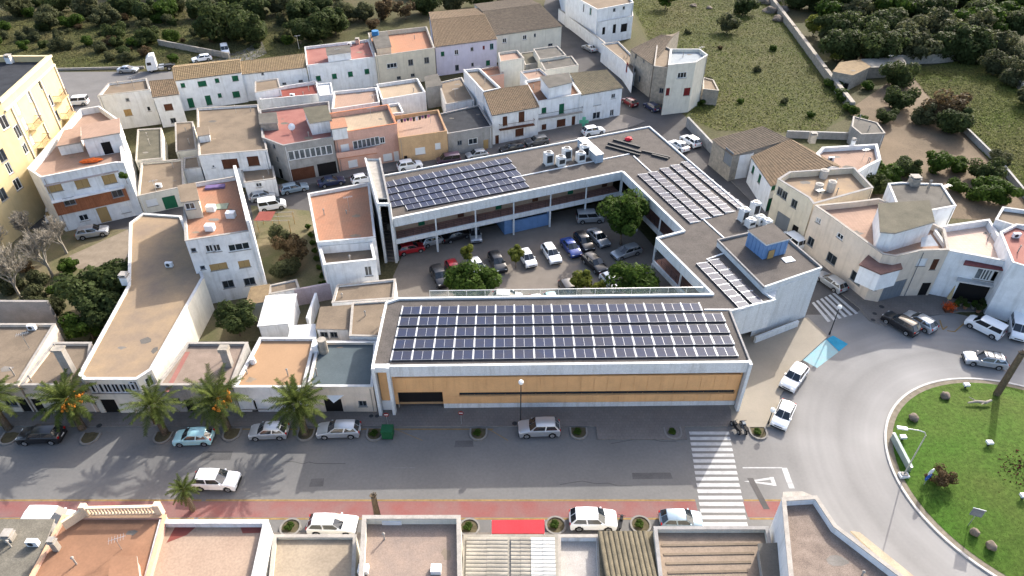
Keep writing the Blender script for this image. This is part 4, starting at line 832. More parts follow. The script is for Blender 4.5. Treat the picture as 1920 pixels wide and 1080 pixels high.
m = MB(); m.beam(fw[0]+nd*.10, fw[1]+nd*.10, .24, 2.9, 5.2, W_DARKBRICK); m.build('brick_band', WH); m = MB(); m.beam(fw[0]+nd*.35, fw[1]+nd*.35, .7, 5.2, 5.4, W_WHITE); m.build('ledge', WH)
m = MB(); m.beam(fw[0]+nd*.1, fw[1]+nd*.1, .2, 7.75, 7.95, M('trim_pinkgrey', (.45, .38, .36))); m.build('cornice', WH)
for x, y, z in ((130, 377, 0), (220, 362, 0)):
    d = ray(x, y); k = ((fw[0].x+nd.x*.22)*nd.x+(fw[0].y+nd.y*.22)*nd.y)/(d.x*nd.x+d.y*nd.y); p = V2(d.x*k, d.y*k); zz = CAMH+d.z*k
    me = win_meshes('k', 1.5, 1.2); og = Vector(ORG[WH.name]); o = child('window', me[0][1], WH, (p.x-og.x, p.y-og.y, zz-.6), math.atan2(td_.y, td_.x))
    o.location.x += nd.x*.17; o.location.y += nd.y*.17
    for nm, q in me[1:]: child(nm, q, o)
# parasol and loungers hint on the terrace
OR = M('canvas_orange', (.72, .16, .04), rough=.8); bd = thing('fallen_parasol', 'crumpled bright orange canvas on the white triangular house terrace', 'canvas', tuple(U(172, 304, 8.2)))
bm = bmesh.new(); bmesh.ops.create_icosphere(bm, subdivisions=3, radius=1.0)
for v in bm.verts: k = random.uniform(.7, 1.1); v.co.x *= 1.6*k; v.co.y *= .6*k; v.co.z = v.co.z*.35*k+.3
me = bpy.data.meshes.new('canvas'); bm.to_mesh(me); bm.free(); me.materials.append(OR); child('canvas', me, bd, rz=.3)
# ---- left block: hall, four-storey white house
HZ = 5.2
HL = flat('hall', 'long bent hall with a pale screed roof running back from the street', [(147, 703), (157, 712), (256, 712), (285, 693), (382, 520), (340, 405), (268, 400), (243, 418), (240, 535)], HZ, W_PALE, F_CREAM, .18, .3, cap=CAP_W, cat='hall', wins=[(171+15.2*i, 729, .95, 1.35, 'w') for i in range(6)]+[(268, 722, .95, 1.4, 'w'), (281, 716, .95, 1.4, 'w'), (208, 764, 1.6, 2.2, 'dk')])
chimney(HL, 237, 528, .9, .9, W_WHITE)
for i in range(3):
    a = U(315+i*23, 642-i*38, 0); 
WB = flat('white_block', 'three-storey white block with terracotta roof terrace and bright gable wall', [(347, 452), (470, 433), (445, 330), (342, 347)], 10.0, W_WHITE, F_TERRA, .5, .25, cap=CAP, cat='house', wins=[(363, 469, .6, .6, 'k'), (393, 466, 1., 1.1, 'w'), (406, 465, 1., 1.1, 'w'), (448, 463, 2.6, 1.1, 'w3'), (380, 502, .6, .6, 'k'), (410, 500, 2.1, 1.0, 'o'), (458, 495, 1.4, 1.1, 'o'), (428, 533, 1.4, 1.2, 'k'), (468, 528, 1.4, 1.2, 'k')])
a, b = U(447, 318, 12.2).to_2d(), U(471, 437, 11.0).to_2d()
a = U(445, 330, 10).to_2d(); b = U(470, 433, 10).to_2d(); m = MB(); m.beam(a, b, .4, 0, 11.6, W_WHITE, ext=.3); m.build('gable_wall', WB)
room(WB, [(342, 380), (372, 376), (365, 345), (335, 350)], 12.0, 9.5, W_CREAM, F_TAN, [(353, 387, 1.2, 1., 'w')])
for x, y in ((434, 407), (397, 395), (395, 431)): c = U(x, y, 9.5); m = MB(); m.box(c.x-.55, c.y-.4, 9.5, c.x+.55, c.y+.4, 10.3, WHITEP); m.build('roof_box', WB)
c = U(410, 388, 9.52); m = MB(); m.obox((c.x, c.y), (1, .15), 2.4, 1.4, 9.51, 9.62, M('green_mat', (.30, .34, .26))); m.build('mat', WB)
c = U(404, 352, 9.52); m = MB(); m.obox((c.x, c.y), (1, .2), 2.6, .9, 9.51, 9.8, M('tarp_violet', (.16, .12, .24))); m.build('tarp', WB)
# ---- yard structures between hall and courtyard
flat('shed', 'tiled lean-to at the foot of the white gable wall', [(462, 572), (500, 566), (505, 535), (472, 540)], 2.8, W_PALE, T_TAN, .0)
flat('shed', 'tan-topped garden shed beside the pink yard wall', [(505, 552), (562, 541), (556, 524), (505, 535)], 2.6, W_WHITE, F_TAN, .1)
flat('canopy', 'white corrugated canopy behind the peach roof', [(485, 612), (540, 607), (555, 553), (500, 557)], 2.9, W_WHITE, CORR_W, .0, cap=CAP_W, cat='canopy')
flat('canopy', 'second white canopy right of the larger one', [(540, 642), (592, 638), (590, 610), (548, 613)], 3.0, W_WHITE, CORR_W, .0, cap=CAP_W, cat='canopy')
wallseg('yard_wall', 'faded rose garden wall behind the white canopies', [(560, 572), (622, 560)], 2.6, .3, W_ROSE)
wallseg('yard_wall', 'white garden dividing wall right of the canopies', [(597, 575), (582, 620)], 2.2, .3, W_WHITE)
flat('shed', 'small tan-roofed shed behind the blue-grey roof', [(594, 617), (652, 618), (658, 574), (602, 578)], 3.8, W_WHITE, F_TAN, .05, wins=[(608, 628, .9, .9, 'k'), (626, 628, .9, .9, 'k')])
flat('house', 'low tan-roofed house against the street wing', [(655, 630), (722, 632), (735, 563), (660, 568)], 4.4, W_WHITE, F_TAN, .12)
flat('house', 'bare earth-coloured roof with white left edge above the low houses', [(622, 568), (738, 560), (742, 523), (632, 534)], 3.6, W_WHITE, F_TAN, .25)
W6 = flat('house', 'white house with a large terracotta roof beside the stair tower', [(594, 455), (690, 447), (704, 445), (692, 342), (577, 363)], 6.2, W_WHITE, F_TERRA, .45, .25, cap=CAP_W)
flat('house_wing', 'white lower wing with a sunken tan patio below the terracotta roof', [(607, 497), (705, 487), (697, 452), (597, 460)], 5.6, W_WHITE, F_TAN, 1.2, .3, cap=CAP_W, cat='house', wins=[(690, 505, 1., 1.6, 'w')])
# ---- street-front low houses
def front_house(nm, label, x0, x1, xb0, xb1, rowb, z, wall, roof, wins, par=.3, cap=CAP, Yf=51.0):
    f = [V2((x-960)/FPX*(Yf*C_+(CAMH-z)*S_), Yf) for x in (x0, x1)]; bk = [U(x, rowb, z).to_2d() for x in (xb1, xb0)]
    return flat(nm, label, [f[0], f[1], bk[0], bk[1]], z, wall, roof, par, .25, wins, cap, world=True)
front_house('house', 'street house with brown roof at the far left behind the palms', -90, 33, -60, 104, 607, 4.2, W_BEIGE, F_TAN, [(66, 762, 1., 2.1, 'dk'), (20, 755, 1.3, 1.2, 'k')])
h = front_house('house', 'narrow street house with tan roof and leaning flue beside the hall', 38, 160, 100, 172, 642, 4.2, W_BEIGE, F_TAN, [(66, 762, 1., 2.1, 'dk')])
c = U(133, 697, 3.9); m = MB(); m.box(c.x-.45, c.y-.35, 3.8, c.x+.45, c.y+.35, 7.2, CAP); m.box(c.x-.55, c.y-.45, 7.2, c.x+.55, c.y+.45, 7.4, W_STONE); m.build('chimney', h)
h = front_house('house', 'street house with worn brown roof and pink edge right of the hall', 292, 434, 352, 465, 642, 4.2, W_GREY, M('roof_worn_brown', (0.266, 0.207, 0.167), var=.3, col2=(0.200, 0.157, 0.126)), [(355, 757, 1., 2., 'dk'), (330, 752, 1., 1., 'k')])
c = U(430, 685, 3.9); m = MB(); m.box(c.x-.4, c.y-.35, 3.8, c.x+.4, c.y+.35, 6.1, CAP); m.box(c.x-.5, c.y-.45, 6.1, c.x+.5, c.y+.45, 6.6, W_STONE); m.build('chimney', h)
m = MB(); a = U(312, 735, 3.91); b = U(352, 660, 3.91); m.beam(a, b, .5, 3.905, 3.93, F_PINK); m.build('painted_edge', h)
h = front_house('house', 'street house with a clean peach roof and white shutters', 437, 570, 487, 592, 633, 3.9, W_WHITE, F_PEACH, [(455, 758, 1.5, 1.6, 's'), (490, 757, 1.2, 1.6, 's'), (475, 760, .7, 1.9, 'dk')], .3, CAP_W)
c = U(475, 680, 3.65); m = MB(); m.tube(c, c+Vector((0, 0, .7)), .35, .3, 10, W_WHITE); m.build('vent', h)
h = front_house('house', 'street house with a blue-grey coated roof next to the orange front', 576, 699, 596, 706, 640, 4.0, W_BEIGE, F_BLUE, [(625, 758, 1.9, 2.1, 'dk'), (680, 757, .9, .9, 'k')], .3, CAP_W)
c = U(598, 660, 3.7); m = MB(); m.box(c.x-.6, c.y-.4, 3.7, c.x+.1, c.y+.4, 4.9, W_WHITE); m.tube((c.x+.6, c.y, 3.7), (c.x+.6, c.y, 5.6), .5, .5, 12, W_STONE); m.build('chimney', h)
aw = U(627, 752, 2.3); m = MB(); m.poly([(aw.x-1, 51.0, 2.7), (aw.x, 50.2, 2.35), (aw.x, 51.0, 2.7)], WHITEP); m.poly([(aw.x, 51.0, 2.7), (aw.x, 50.2, 2.35), (aw.x+1, 51.0, 2.7)], WHITEP); m.build('awning', h)
wallseg('yard_wall', 'grey wall closing the yard behind the left street roofs', [(-60, 617), (115, 618)], 4.6, .35, M('wall_block_grey', (.30, .28, .26), var=.2))
# ---- bottom row (south side of the street, seen from behind)
def south(nm, label, x0, x1, row, z, wall, roof, par=.4, cap=CAP, wins=(), xb0=None, xb1=None, pt=.25, cat='house'):
    Yf = (CAMH-z)*(C_-(row-540)/FPX*S_)/(S_+(row-540)/FPX*C_)
    dep = Yf*C_+(CAMH-z)*S_; xa, xb = (x0-960)/FPX*dep, (x1-960)/FPX*dep; Yb = 20.; db = Yb*C_+(CAMH-z)*S_
    ya, yb_ = (xa if xb0 is None else (xb0-960)/FPX*db), (xb if xb1 is None else (xb1-960)/FPX*db)
    return flat(nm, label, [V2(xa, Yf), V2(ya, Yb), V2(yb_, Yb), V2(xb, Yf)], z, wall, roof, par, pt, wins, cap, world=True, cat=cat)
h = south('house', 'grey-green roofed house in the bottom left corner', -40, 100, 977, 4.6, W_GREY, M('roof_greygreen', (.185, .17, .138), var=.2, fine=.2), .05, xb0=-200, xb1=-30)
chimney(h, 22, 1012, .7, .7, W_STONE)
h = south('house', 'orange-roofed house with a balustrade, bottom left', 118, 312, 966, 5.1, W_PINK, F_ORANGE, .25, M('cap_orange', (.66, .42, .26), var=.15), xb0=-70, xb1=215)
BAL = M('balustrade_cream', (.70, .56, .40), var=.12); a, b = U(160, 958, 5.6).to_2d(), U(298, 955, 5.6).to_2d(); m = MB(); m.beam(a, b, .28, 5.95, 6.1, BAL); m.beam(a, b, .28, 5.05, 5.2, BAL); o = m.build('balustrade', h)
for i in range(22): p = a.lerp(b, (i+.5)/22); m = MB(); m.tube((p.x, p.y, 5.2), (p.x, p.y, 5.95), .09, .07, 8, BAL); m.build('baluster', o)
for p in (a, b): m = MB(); m.box(p.x-.25, p.y-.25, 4.9, p.x+.25, p.y+.25, 6.4, BAL); m.build('pier', o)
a2 = U(118, 985, 5.6).to_2d(); m = MB(); m.beam(a, a2, .28, 5.1, 6.05, BAL); m.build('parapet', h)
chimney(h, 108, 1030, .45, 1.1, W_STONE); antenna(h, 228, 1030, 1.6)
room(h, [(212, 1048), (254, 1047), (262, 1110), (205, 1110)], 6.0, 4.8, W_PINK, F_ORANGE)
h = south('house', 'house with a red and bare-screed roof and bright white wall', 300, 503, 975, 5.0, W_WHITE, M('roof_red_peeled', (0.374, 0.280, 0.207), var=.3, scale=.3, col2=(0.321, 0.234, 0.174)), .55, CAP_W, xb0=210, xb1=430, pt=.35)
for px in (((330, 985), (372, 984), (350, 1003), (312, 1018)), ((448, 982), (492, 981), (488, 999), (455, 1000))):
    m = MB(); m.poly([tuple(U(x, y, 4.46)) for x, y in px], F_RED); m.build('red_paint_patch', h)
south('house', 'low tan roof with dark stains and three small box units', 513, 668, 1003, 2.9, W_PALE, M('roof_tan_stained', (0.346, 0.287, 0.213), var=.3, scale=.3, col2=(0.266, 0.220, 0.167)), .3, CAP, xb0=480, xb1=655)
h = south('house', 'house with deep grey parapet around a pinkish gravel roof', 680, 863, 967, 5.2, W_PALE, M('roof_pink_gravel', (0.307, 0.234, 0.186), var=.2, scale=.9, col2=(0.253, 0.200, 0.167), fine=.15), .8, CAP, xb0=660, xb1=870, pt=.3)
for x, y in ((727, 978), (745, 978), (682, 1070), (818, 1070)): c = U(x, y, 4.4); m = MB(); m.box(c.x-.42, c.y-.35, 4.4, c.x+.42, c.y+.35, 4.85, WHITEP); m.build('roof_box', h)
h = south('house', 'corrugated fibre-cement roof house with white gutter', 872, 1043, 1006, 3.0, W_PALE, CORR, .05, CAP_W, xb0=862, xb1=1050)
zc = 3.2; 
for k, (xa, xb, mt) in enumerate(((875, 952, CORR), (958, 994, CORR), (995, 1040, M('corrugated_pale', (.52, .51, .47), var=.15)))):
    A = U(xa, 1085, zc); B = U(xa, 1008, zc); Cc = U(xb, 1008, zc); D = U(xb, 1085, zc); tile_sheet(A+Vector((0, -4, 0)), B, Cc, D+Vector((0, -4, 0)), mt, .35, 3.0, .06).build('corrugated_sheet', h)
h = south('terrace', 'small white terrace between corrugated and clay tile roofs', 1046, 1124, 1003, 2.8, W_WHITE, M('roof_white_deck', (0.413, 0.386, 0.353), var=.15), .6, CAP, xb0=1045, xb1=1135, cat='house')
h = south('house', 'house with rows of weathered clay tiles at the bottom edge', 1124, 1222, 1000, 3.1, W_PALE, T_MOSS, .0, CAP, xb0=1138, xb1=1246)
A, B, Cc, D = U(1120, 998, 3.35), U(1213, 997, 3.35), U(1240, 1110, 3.9), U(1140, 1110, 3.9); tile_sheet(A, B, Cc, D, T_MOSS, .42, .7, .13).build('roof_tiles', h)
h = south('house', 'house with a striped tan roof behind a grey parapet', 1226, 1440, 988, 4.0, W_PALE, M('roof_tan_bands', (0.280, 0.220, 0.167), var=.25, scale=.4, col2=(0.220, 0.174, 0.133)), .5, CAP_D, xb0=1262, xb1=1500)
for i in range(4): a = U(1240+4*i, 1023+17*i, 3.52); b = U(1420-6*i, 1020+17*i, 3.52); m = MB(); m.beam(a, b, .2, 3.5, 3.56, F_TAN); m.build('roof_seam', h)
room(h, [(1424, 1024), (1464, 1022), (1480, 1090), (1434, 1090)], 4.6, 3.5, W_GREY, F_GREY)
SB = flat('house', 'angular white corner house with brown gravel roof by the roundabout', [(1466, 934), (1531, 930), (1568, 985), (1700, 1085), (1850, 1300), (1500, 1300)], 7.2, W_COOL, M('roof_gravel_pinkbrown', (0.293, 0.234, 0.193), var=.25, scale=1.2, col2=(0.200, 0.160, 0.133), fine=.25), .7, .3, cap=CAP)
a, b = U(1468, 922, 6.2).to_2d(), U(1505, 921, 6.2).to_2d(); m = MB(); m.prism([a, b, U(1530, 932, 6.2).to_2d(), U(1466, 940, 6.2).to_2d()], 6.0, 6.2, CAP); m.build('eave_slab', SB)
m = MB(); m.prism([U(1595, 995, 5.8).to_2d(), U(1612, 998, 5.8).to_2d(), U(1720, 1085, 5.8).to_2d(), U(1690, 1085, 5.8).to_2d()], 5.6, 5.8, M('slab_tan', (.40, .33, .24), var=.2)); m.build('balcony', SB)
# ---- top street corner, right of the back row
E1 = flat('house', 'tall white stepped house with covered terraces at the top of the street', [(1062, -14), (1120, 18), (1188, 5), (1150, -55), (1050, -60)], 8.6, W_COOL, F_TAN, .5, wins=[(1108, 12, 1., 1.6, 't'), (1095, 5, .6, 1.8, 'k'), (1152, 17, .8, .8, 'k'), (1170, 13, .7, .7, 'k')], cap=CAP_W)
flat('house_wing', 'white terrace floor with open veranda below the stepped house', [(1122, 42), (1187, 30), (1186, 20), (1120, 18)], 5.6, W_COOL, F_TAN, .5, cap=CAP_W, cat='house', wins=[(1132, 58, .9, 1.8, 'dk'), (1152, 54, 1., 2.2, 'dk'), (1170, 52, 2., 2., 'dk')])
wallseg('boundary_wall', 'long white garden wall with tan base along the top street', [(1048, 38), (1128, 100), (1188, 160)], 3.0, .4, W_COOL, cap=CAP)
flat('house', 'low white house with red door and shutter on the top street', [(1170, 115), (1187, 139), (1192, 110), (1160, 78), (1128, 82)], 4.2, W_COOL, F_TAN, .3, wins=[(1177, 95, .9, 1., 'r'), (1175, 127, 1.2, 2.2, 'dr')], cap=CAP)
E2 = tiled('house', 'old stone house with a brown hipped roof on the top street', [(1183, 93), (1225, 122), (1260, 70), (1240, 66)], 7.0, 8.8, W_STONE, T_GREYBROWN, [(1193, 98, .7, 1., 'k'), (1207, 114, .6, .7, 'k'), (1190, 134, .8, 1.3, 'k'), (1199, 148, .8, 1.3, 'k')], depth=.5)
E3 = flat('house', 'tall pale house with arched red door and blue-white roof terrace', [(1253, 122), (1305, 117), (1327, 103), (1312, 92), (1258, 92)], 10.2, W_PALE, M('roof_pale_blue', (0.286, 0.315, 0.333), var=.1), .6, wins=[(1279, 141, 2., 1.2, 'w3'), (1288, 172, 1.4, 1.6, 'r'), (1240, 172, 1., 1.4, 'k'), (1252, 172, .8, 1.5, 'r')], cap=CAP_W)
flat('house', 'grey-tan rendered house between the stone house and the tall pale house', [(1226, 124), (1254, 128), (1258, 92), (1232, 80)], 7.6, W_STONE, F_TAN, .3, wins=[(1240, 170, .9, 1.1, 'k')])
flat('ruin', 'crumbling pale stone annex right of the tall pale house', [(1318, 167), (1348, 170), (1338, 150), (1318, 145)], 3.2, W_STONE, F_TAN, .2, cat='shed')
# ---- right block
F1 = tiled('house', 'stone barn with brown roof and grey garage door at the field edge', [(1337, 262), (1375, 292), (1478, 262), (1430, 238)], 4.8, 6.0, W_STONE, T_GREYBROWN, [(1366, 296, 2.4, 2.6, 'dy')], mono=False, depth=.12)
flat('house', 'small white house front beside the stone barn', [(1374, 293), (1409, 288), (1417, 283), (1395, 278)], 4.6, W_COOL, F_TAN, .2, wins=[(1404, 298, .6, .7, 'w')])
F2 = tiled('house', 'white house with dark green shutters and a wide brown roof', [(1410, 294), (1447, 348), (1560, 310), (1480, 262)], 4.8, 6.0, W_COOL, T_OLD, [(1412, 318, 1., 1.3, 'g'), (1424, 335, 1., 1.5, 'g'), (1441, 352, 1.3, .8, 'g'), (1438, 374, 1.8, 2.4, 'dg')], depth=.15)
F3 = flat('house', 'white walled terrace house with a curved end beside the orchard', [(1556, 322), (1600, 330), (1628, 312), (1652, 300), (1645, 270), (1542, 276), (1530, 288)], 5.2, W_COOL, F_SALMON, .7, .4, cap=CAP_W, wins=[(1577, 308, .5, .6, 'k'), (1597, 307, .8, .6, 'k'), (1616, 307, .9, .9, 'w')])
chimney(F3, 1522, 264, 1.0, 1.2, W_STONE); chimney(F3, 1597, 276, .5, 1.3, W_WHITE)
F4 = flat('house', 'beige house with deep grey parapet and water tanks on the roof', [(1458, 336), (1516, 371), (1525, 383), (1638, 352), (1602, 314), (1480, 322)], 7.2, W_CREAM, F_CREAM, .9, .3, cap=CAP_D, wins=[(1462, 359, 1.0, 1.3, 'k'), (1471, 366, 1.0, 1.3, 'k'), (1489, 382, 1.1, 1.3, 'k'), (1470, 403, 2.6, 2.6, 'dy'), (1498, 420, 1.1, 2.1, 'dk')])
for x, y, hh in ((1543, 333, 1.3), (1556, 358, 1.6), (1534, 356, 1.0)): c = U(x, y, 6.3); m = MB(); m.tube(c, c+Vector((0, 0, hh)), .6, .6, 14, M('tank_grey', (.48, .46, .42), var=.15)); m.tube(c+Vector((0, 0, hh)), c+Vector((0, 0, hh+.12)), .5, .2, 14, CAP); m.build('water_tank', F4)
F5 = flat('house', 'large beige corner building with tiled roof terrace and penthouse', [(1527, 385), (1562, 409), (1655, 477), (1680, 481), (1728, 470), (1780, 469), (1772, 430), (1648, 372), (1600, 378)], 7.4, W_BEIGE, F_SALMON, .8, .3, cap=CAP, wins=[(1533, 413, .6, .8, 'w'), (1536, 414, .6, .8, 'w'), (1575, 443, 1.2, .8, 'w'), (1520, 453, 1.2, 1.4, 'k'), (1559, 485, 1.8, 1.5, 'k'), (1605, 521, 1.9, 1.5, 'k'), (1752, 496, .8, 1.7, 'b'), (1719, 492, 1.2, 1.2, 's'), (1676, 540, 3.6, 3., 'dy'), (1640, 541, .5, .6, 'k'), (1735, 538, 1.2, 2.2, 'dk')])
room(F5, [(1652, 436), (1676, 438), (1750, 417), (1740, 378), (1648, 384)], 9.4, 6.6, W_COOL, F_OLIVE)
cb = [U(*q, 5.7).to_2d() for q in ((1612, 500), (1650, 517), (1688, 507), (1682, 490), (1630, 482))]; m = MB(); m.prism(cb, 3.3, 5.9, W_COOL); o = m.build('white_bay', F5); m = MB(); m.prism(inset(cb, -.15), 5.9, 6.1, M('bay_roof_brown', (.20, .12, .10))); m.build('bay_roof', o)
c = U(1737, 466, 6.8); m = MB(); m.poly([(c.x-1.2, c.y-.5, 7.4), (c.x+1.1, c.y-.4, 7.5), (c.x+.6, c.y+1.2, 8.2)], CAP_W); m.poly([(c.x-1.2, c.y-.5, 7.4), (c.x+.6, c.y+1.2, 8.2), (c.x-.6, c.y+.9, 7.9)], CAP_W); m.build('white_awning', F5)
F6 = flat('house', 'white building with a bright salmon terrace and garden shop below', [(1778, 470), (1822, 478), (1895, 492), (1876, 445), (1855, 411), (1757, 425), (1752, 432)], 7.1, W_COOL, M('roof_salmon_bright', (.52, .40, .33), var=.08, fine=.04, tile=(.45,)), .9, .3, cap=CAP_W, wins=[(1900, 525, .7, 2., 'w'), (1900, 560, 1., 2., 'dk'), (1830, 545, 7.0, 3.0, 'dk'), (1882, 553, 1.2, 2.3, 'dk')]+ribbon_w((1838, 514), (1872, 520), 4, 1.05, 1.7, 'wp'))
pts = [U(x, y, 6.2).to_2d() for x, y in ((1810, 488), (1890, 500), (1886, 508), (1806, 496))]; m = MB(); m.prism(pts, 6.1, 6.25, M('awning_maroon', (.16, .06, .06))); m.build('awning', F6)
pts = [U(x, y, 3.6).to_2d() for x, y in ((1798, 517), (1880, 532), (1878, 540), (1793, 526))]; m = MB(); m.prism(pts, 3.4, 3.6, CAP_W); m.build('balcony', F6)
pts = [U(x, y, 6.72) for x, y in ((1770, 440), (1800, 450), (1810, 432), (1775, 428))]
flat('house', 'white house with a pink tiled roof at the right edge', [(1898, 492), (1990, 520), (1990, 430), (1905, 420), (1875, 435)], 8.2, W_COOL, F_PINK, .4, cap=CAP_W, wins=[(1913, 470, .6, 1.3, 'k')])
G1 = flat('house', 'white building with grey flat roofs behind the penthouse', [(1682, 385), (1745, 395), (1793, 386), (1766, 345), (1690, 342), (1665, 344)], 8.6, W_COOL, F_GREY, .15, cap=CAP_W); chimney(G1, 1712, 346, 1.2, 1.0, W_STONE)
flat('house', 'white rooftop annex with tank at the far right', [(1866, 412), (1925, 430), (1930, 395), (1880, 388)], 8.0, W_COOL, F_TAN, .5, cap=CAP_W)
# ---- fields: walls and ruins
wallseg('stone_wall', 'dry stone wall climbing from the meadow corner to the wood', [(1594, 206), (1545, 142), (1487, 62), (1425, -20)], 1.8, .9, W_STONE)
wallseg('stone_wall', 'grey wall along the lower edge of the meadow', [(1475, 258), (1600, 262)], 1.4, .4, W_GREY)
wallseg('stone_wall', 'pale ruined wall below the dark wood', [(1648, 122), (1760, 118), (1842, 108)], 2.2, .5, W_STONE)
wallseg('stone_wall', 'dry stone wall right of the field running to the edge', [(1846, 108), (1925, 180), (1990, 260)], 1.6, .7, W_STONE)
wallseg('stone_wall', 'low block wall between orchard and field', [(1800, 240), (1870, 310), (1960, 420)], 1.1, .4, W_GREY)
wallseg('stone_wall', 'grey wall beside the parked white cars', [(1288, 238), (1345, 300)], 2.0, .4, W_GREY)
flat('shed', 'small ruined stone hut with tiled roof at the meadow wall', [(1562, 135), (1598, 142), (1632, 126), (1612, 113), (1575, 118)], 3.2, W_STONE, T_TAN, .0, wins=[(1574, 152, .9, 1.6, 'dk'), (1588, 155, .9, 1.4, 'dk')])
flat('shed', 'long low sheeted lean-to right of the ruined hut', [(1622, 128), (1700, 124), (1692, 108), (1615, 112)], 2.4, W_STONE, CORR, .0)
flat('shed', 'grey concrete block hut at the orchard corner', [(1597, 237), (1615, 252), (1660, 250), (1645, 230), (1600, 218)], 3.2, W_GREY, F_GREY, .1)
wallseg('stone_wall', 'low wall behind the upper left street', [(430, 110), (300, 85)], 1.4, .4, W_STONE)
wallseg('kerb_wall', 'low kerb wall along the scrub beside the upper left street', [(105, 132), (270, 128)], .5, .3, CAP)

# junk pergola in the allotment
p = U(520, 428); t = thing('pergola', 'broken timber pergola with a red tarpaulin in the allotment', 'pergola', (p.x, p.y, 0)); r = random.Random(2)
for x in (-2.4, 0, 2.4):
    for y in (-1.2, 1.2): m = MB(); m.tube((x, y, 0), (x, y, 2.1+r.uniform(-.1, .1)), .06, .05, 6, OAK); child('post', m.mesh('post'), t)
for y in (-1.2, 0, 1.2): m = MB(); m.tube((-2.6, y, 2.05), (2.6, y+.1, 2.1), .05, .05, 6, CAP); child('rail', m.mesh('rail'), t)
m = MB(); m.poly([(-2.7, -1.3, 2.2), (-.2, -1.2, 2.15), (-.1, 1.2, 2.3), (-2.6, 1.3, 2.2)], F_RED); m.poly([(-2.7, -1.3, 2.19), (-2.6, 1.3, 2.19), (-.1, 1.2, 2.29), (-.2, -1.2, 2.14)], F_RED); child('tarpaulin', m.mesh('tarpaulin'), t)
# ================================================================ vehicles
CARP = {}
def paint(nm, col, rough=.28, metal=0.):
    if nm not in CARP: CARP[nm] = M('car_paint_'+nm, col, rough=rough, var=.05, scale=.8, fine=.02, bump=0, spec=.5, metal=metal, coat=.6)
    return CARP[nm]
for _n, _c, _m in (('white', (.80, .81, .81), 0), ('silver', (.42, .44, .46), .5), ('grey', (.12, .125, .135), .4), ('dark_grey', (.022, .023, .025), .1), ('black', (.012, .012, .014), 0), ('blue', (.02, .05, .22), .2), ('navy', (.015, .025, .07), .2), ('red', (.33, .015, .02), 0), ('dark_red', (.12, .01, .015), .1), ('cyan', (.36, .60, .63), .1), ('blue_grey', (.22, .29, .35), .3), ('plum', (.045, .025, .05), .2)): paint(_n, _c, metal=_m)
TYRE = M('tyre_rubber', (.02, .02, .021), rough=.9, var=.1, fine=.02, bump=0); RIM = M('alloy_rim', (.40, .41, .42), rough=.35, metal=.7, var=.05, fine=0, bump=0)
CGLASS = M('car_glass', (.012, .016, .02), rough=.06, var=0, fine=0, bump=0, spec=.8); LAMP = M('headlamp_clear', (.75, .77, .78), rough=.1, var=0, fine=0, bump=0, spec=.7)
TAIL = M('tail_lamp_red', (.35, .01, .01), rough=.2, var=0, fine=0, bump=0); TRIM = M('black_trim', (.025, .025, .026), rough=.7, var=.1, fine=0, bump=0); PLATE = M('number_plate_white', (.72, .72, .70), rough=.5, var=0, fine=0, bump=0)
# length, half width, wheel r, wheelbase front/rear x, side profile of the lower body (x, z), cabin (cowl, roof front, roof rear, tail) x,z, roof half width
TY = {
 'hatch': dict(w=.87, r=.31, ax=(1.28, -1.22), hood=[(2.0, .42), (2.0, .68), (1.75, .84), (.98, .98)], tail=[(-1.78, 1.0), (-1.98, .86), (-2.0, .42)], cab=[(1.0, .96), (.28, 1.44), (-1.35, 1.42), (-1.86, .98)], rw=.60),
 'suv': dict(w=.92, r=.36, ax=(1.38, -1.32), hood=[(2.2, .48), (2.22, .82), (1.95, 1.0), (1.0, 1.12)], tail=[(-2.05, 1.12), (-2.2, .95), (-2.2, .48)], cab=[(1.02, 1.10), (.35, 1.64), (-1.6, 1.62), (-2.08, 1.10)], rw=.66),
 'estate': dict(w=.90, r=.33, ax=(1.42, -1.33), hood=[(2.28, .42), (2.28, .68), (2.0, .84), (1.0, .98)], tail=[(-2.1, 1.0), (-2.26, .86), (-2.26, .42)], cab=[(1.02, .96), (.25, 1.46), (-1.7, 1.42), (-2.16, .98)], rw=.61),
 'sedan': dict(w=.90, r=.33, ax=(1.40, -1.32), hood=[(2.25, .42), (2.25, .66), (1.95, .82), (.98, .96)], tail=[(-1.5, 1.02), (-2.15, .98), (-2.25, .8), (-2.25, .42)], cab=[(1.0, .94), (.2, 1.43), (-.95, 1.42), (-1.62, 1.0)], rw=.60),
 'van': dict(w=.92, r=.33, ax=(1.30, -1.32), hood=[(2.1, .44), (2.1, .78), (1.85, .98), (1.25, 1.12)], tail=[(-2.12, 1.1), (-2.15, .9), (-2.15, .44)], cab=[(1.28, 1.10), (.62, 1.80), (-2.02, 1.82), (-2.13, 1.10)], rw=.78),
}
SIDE = 12
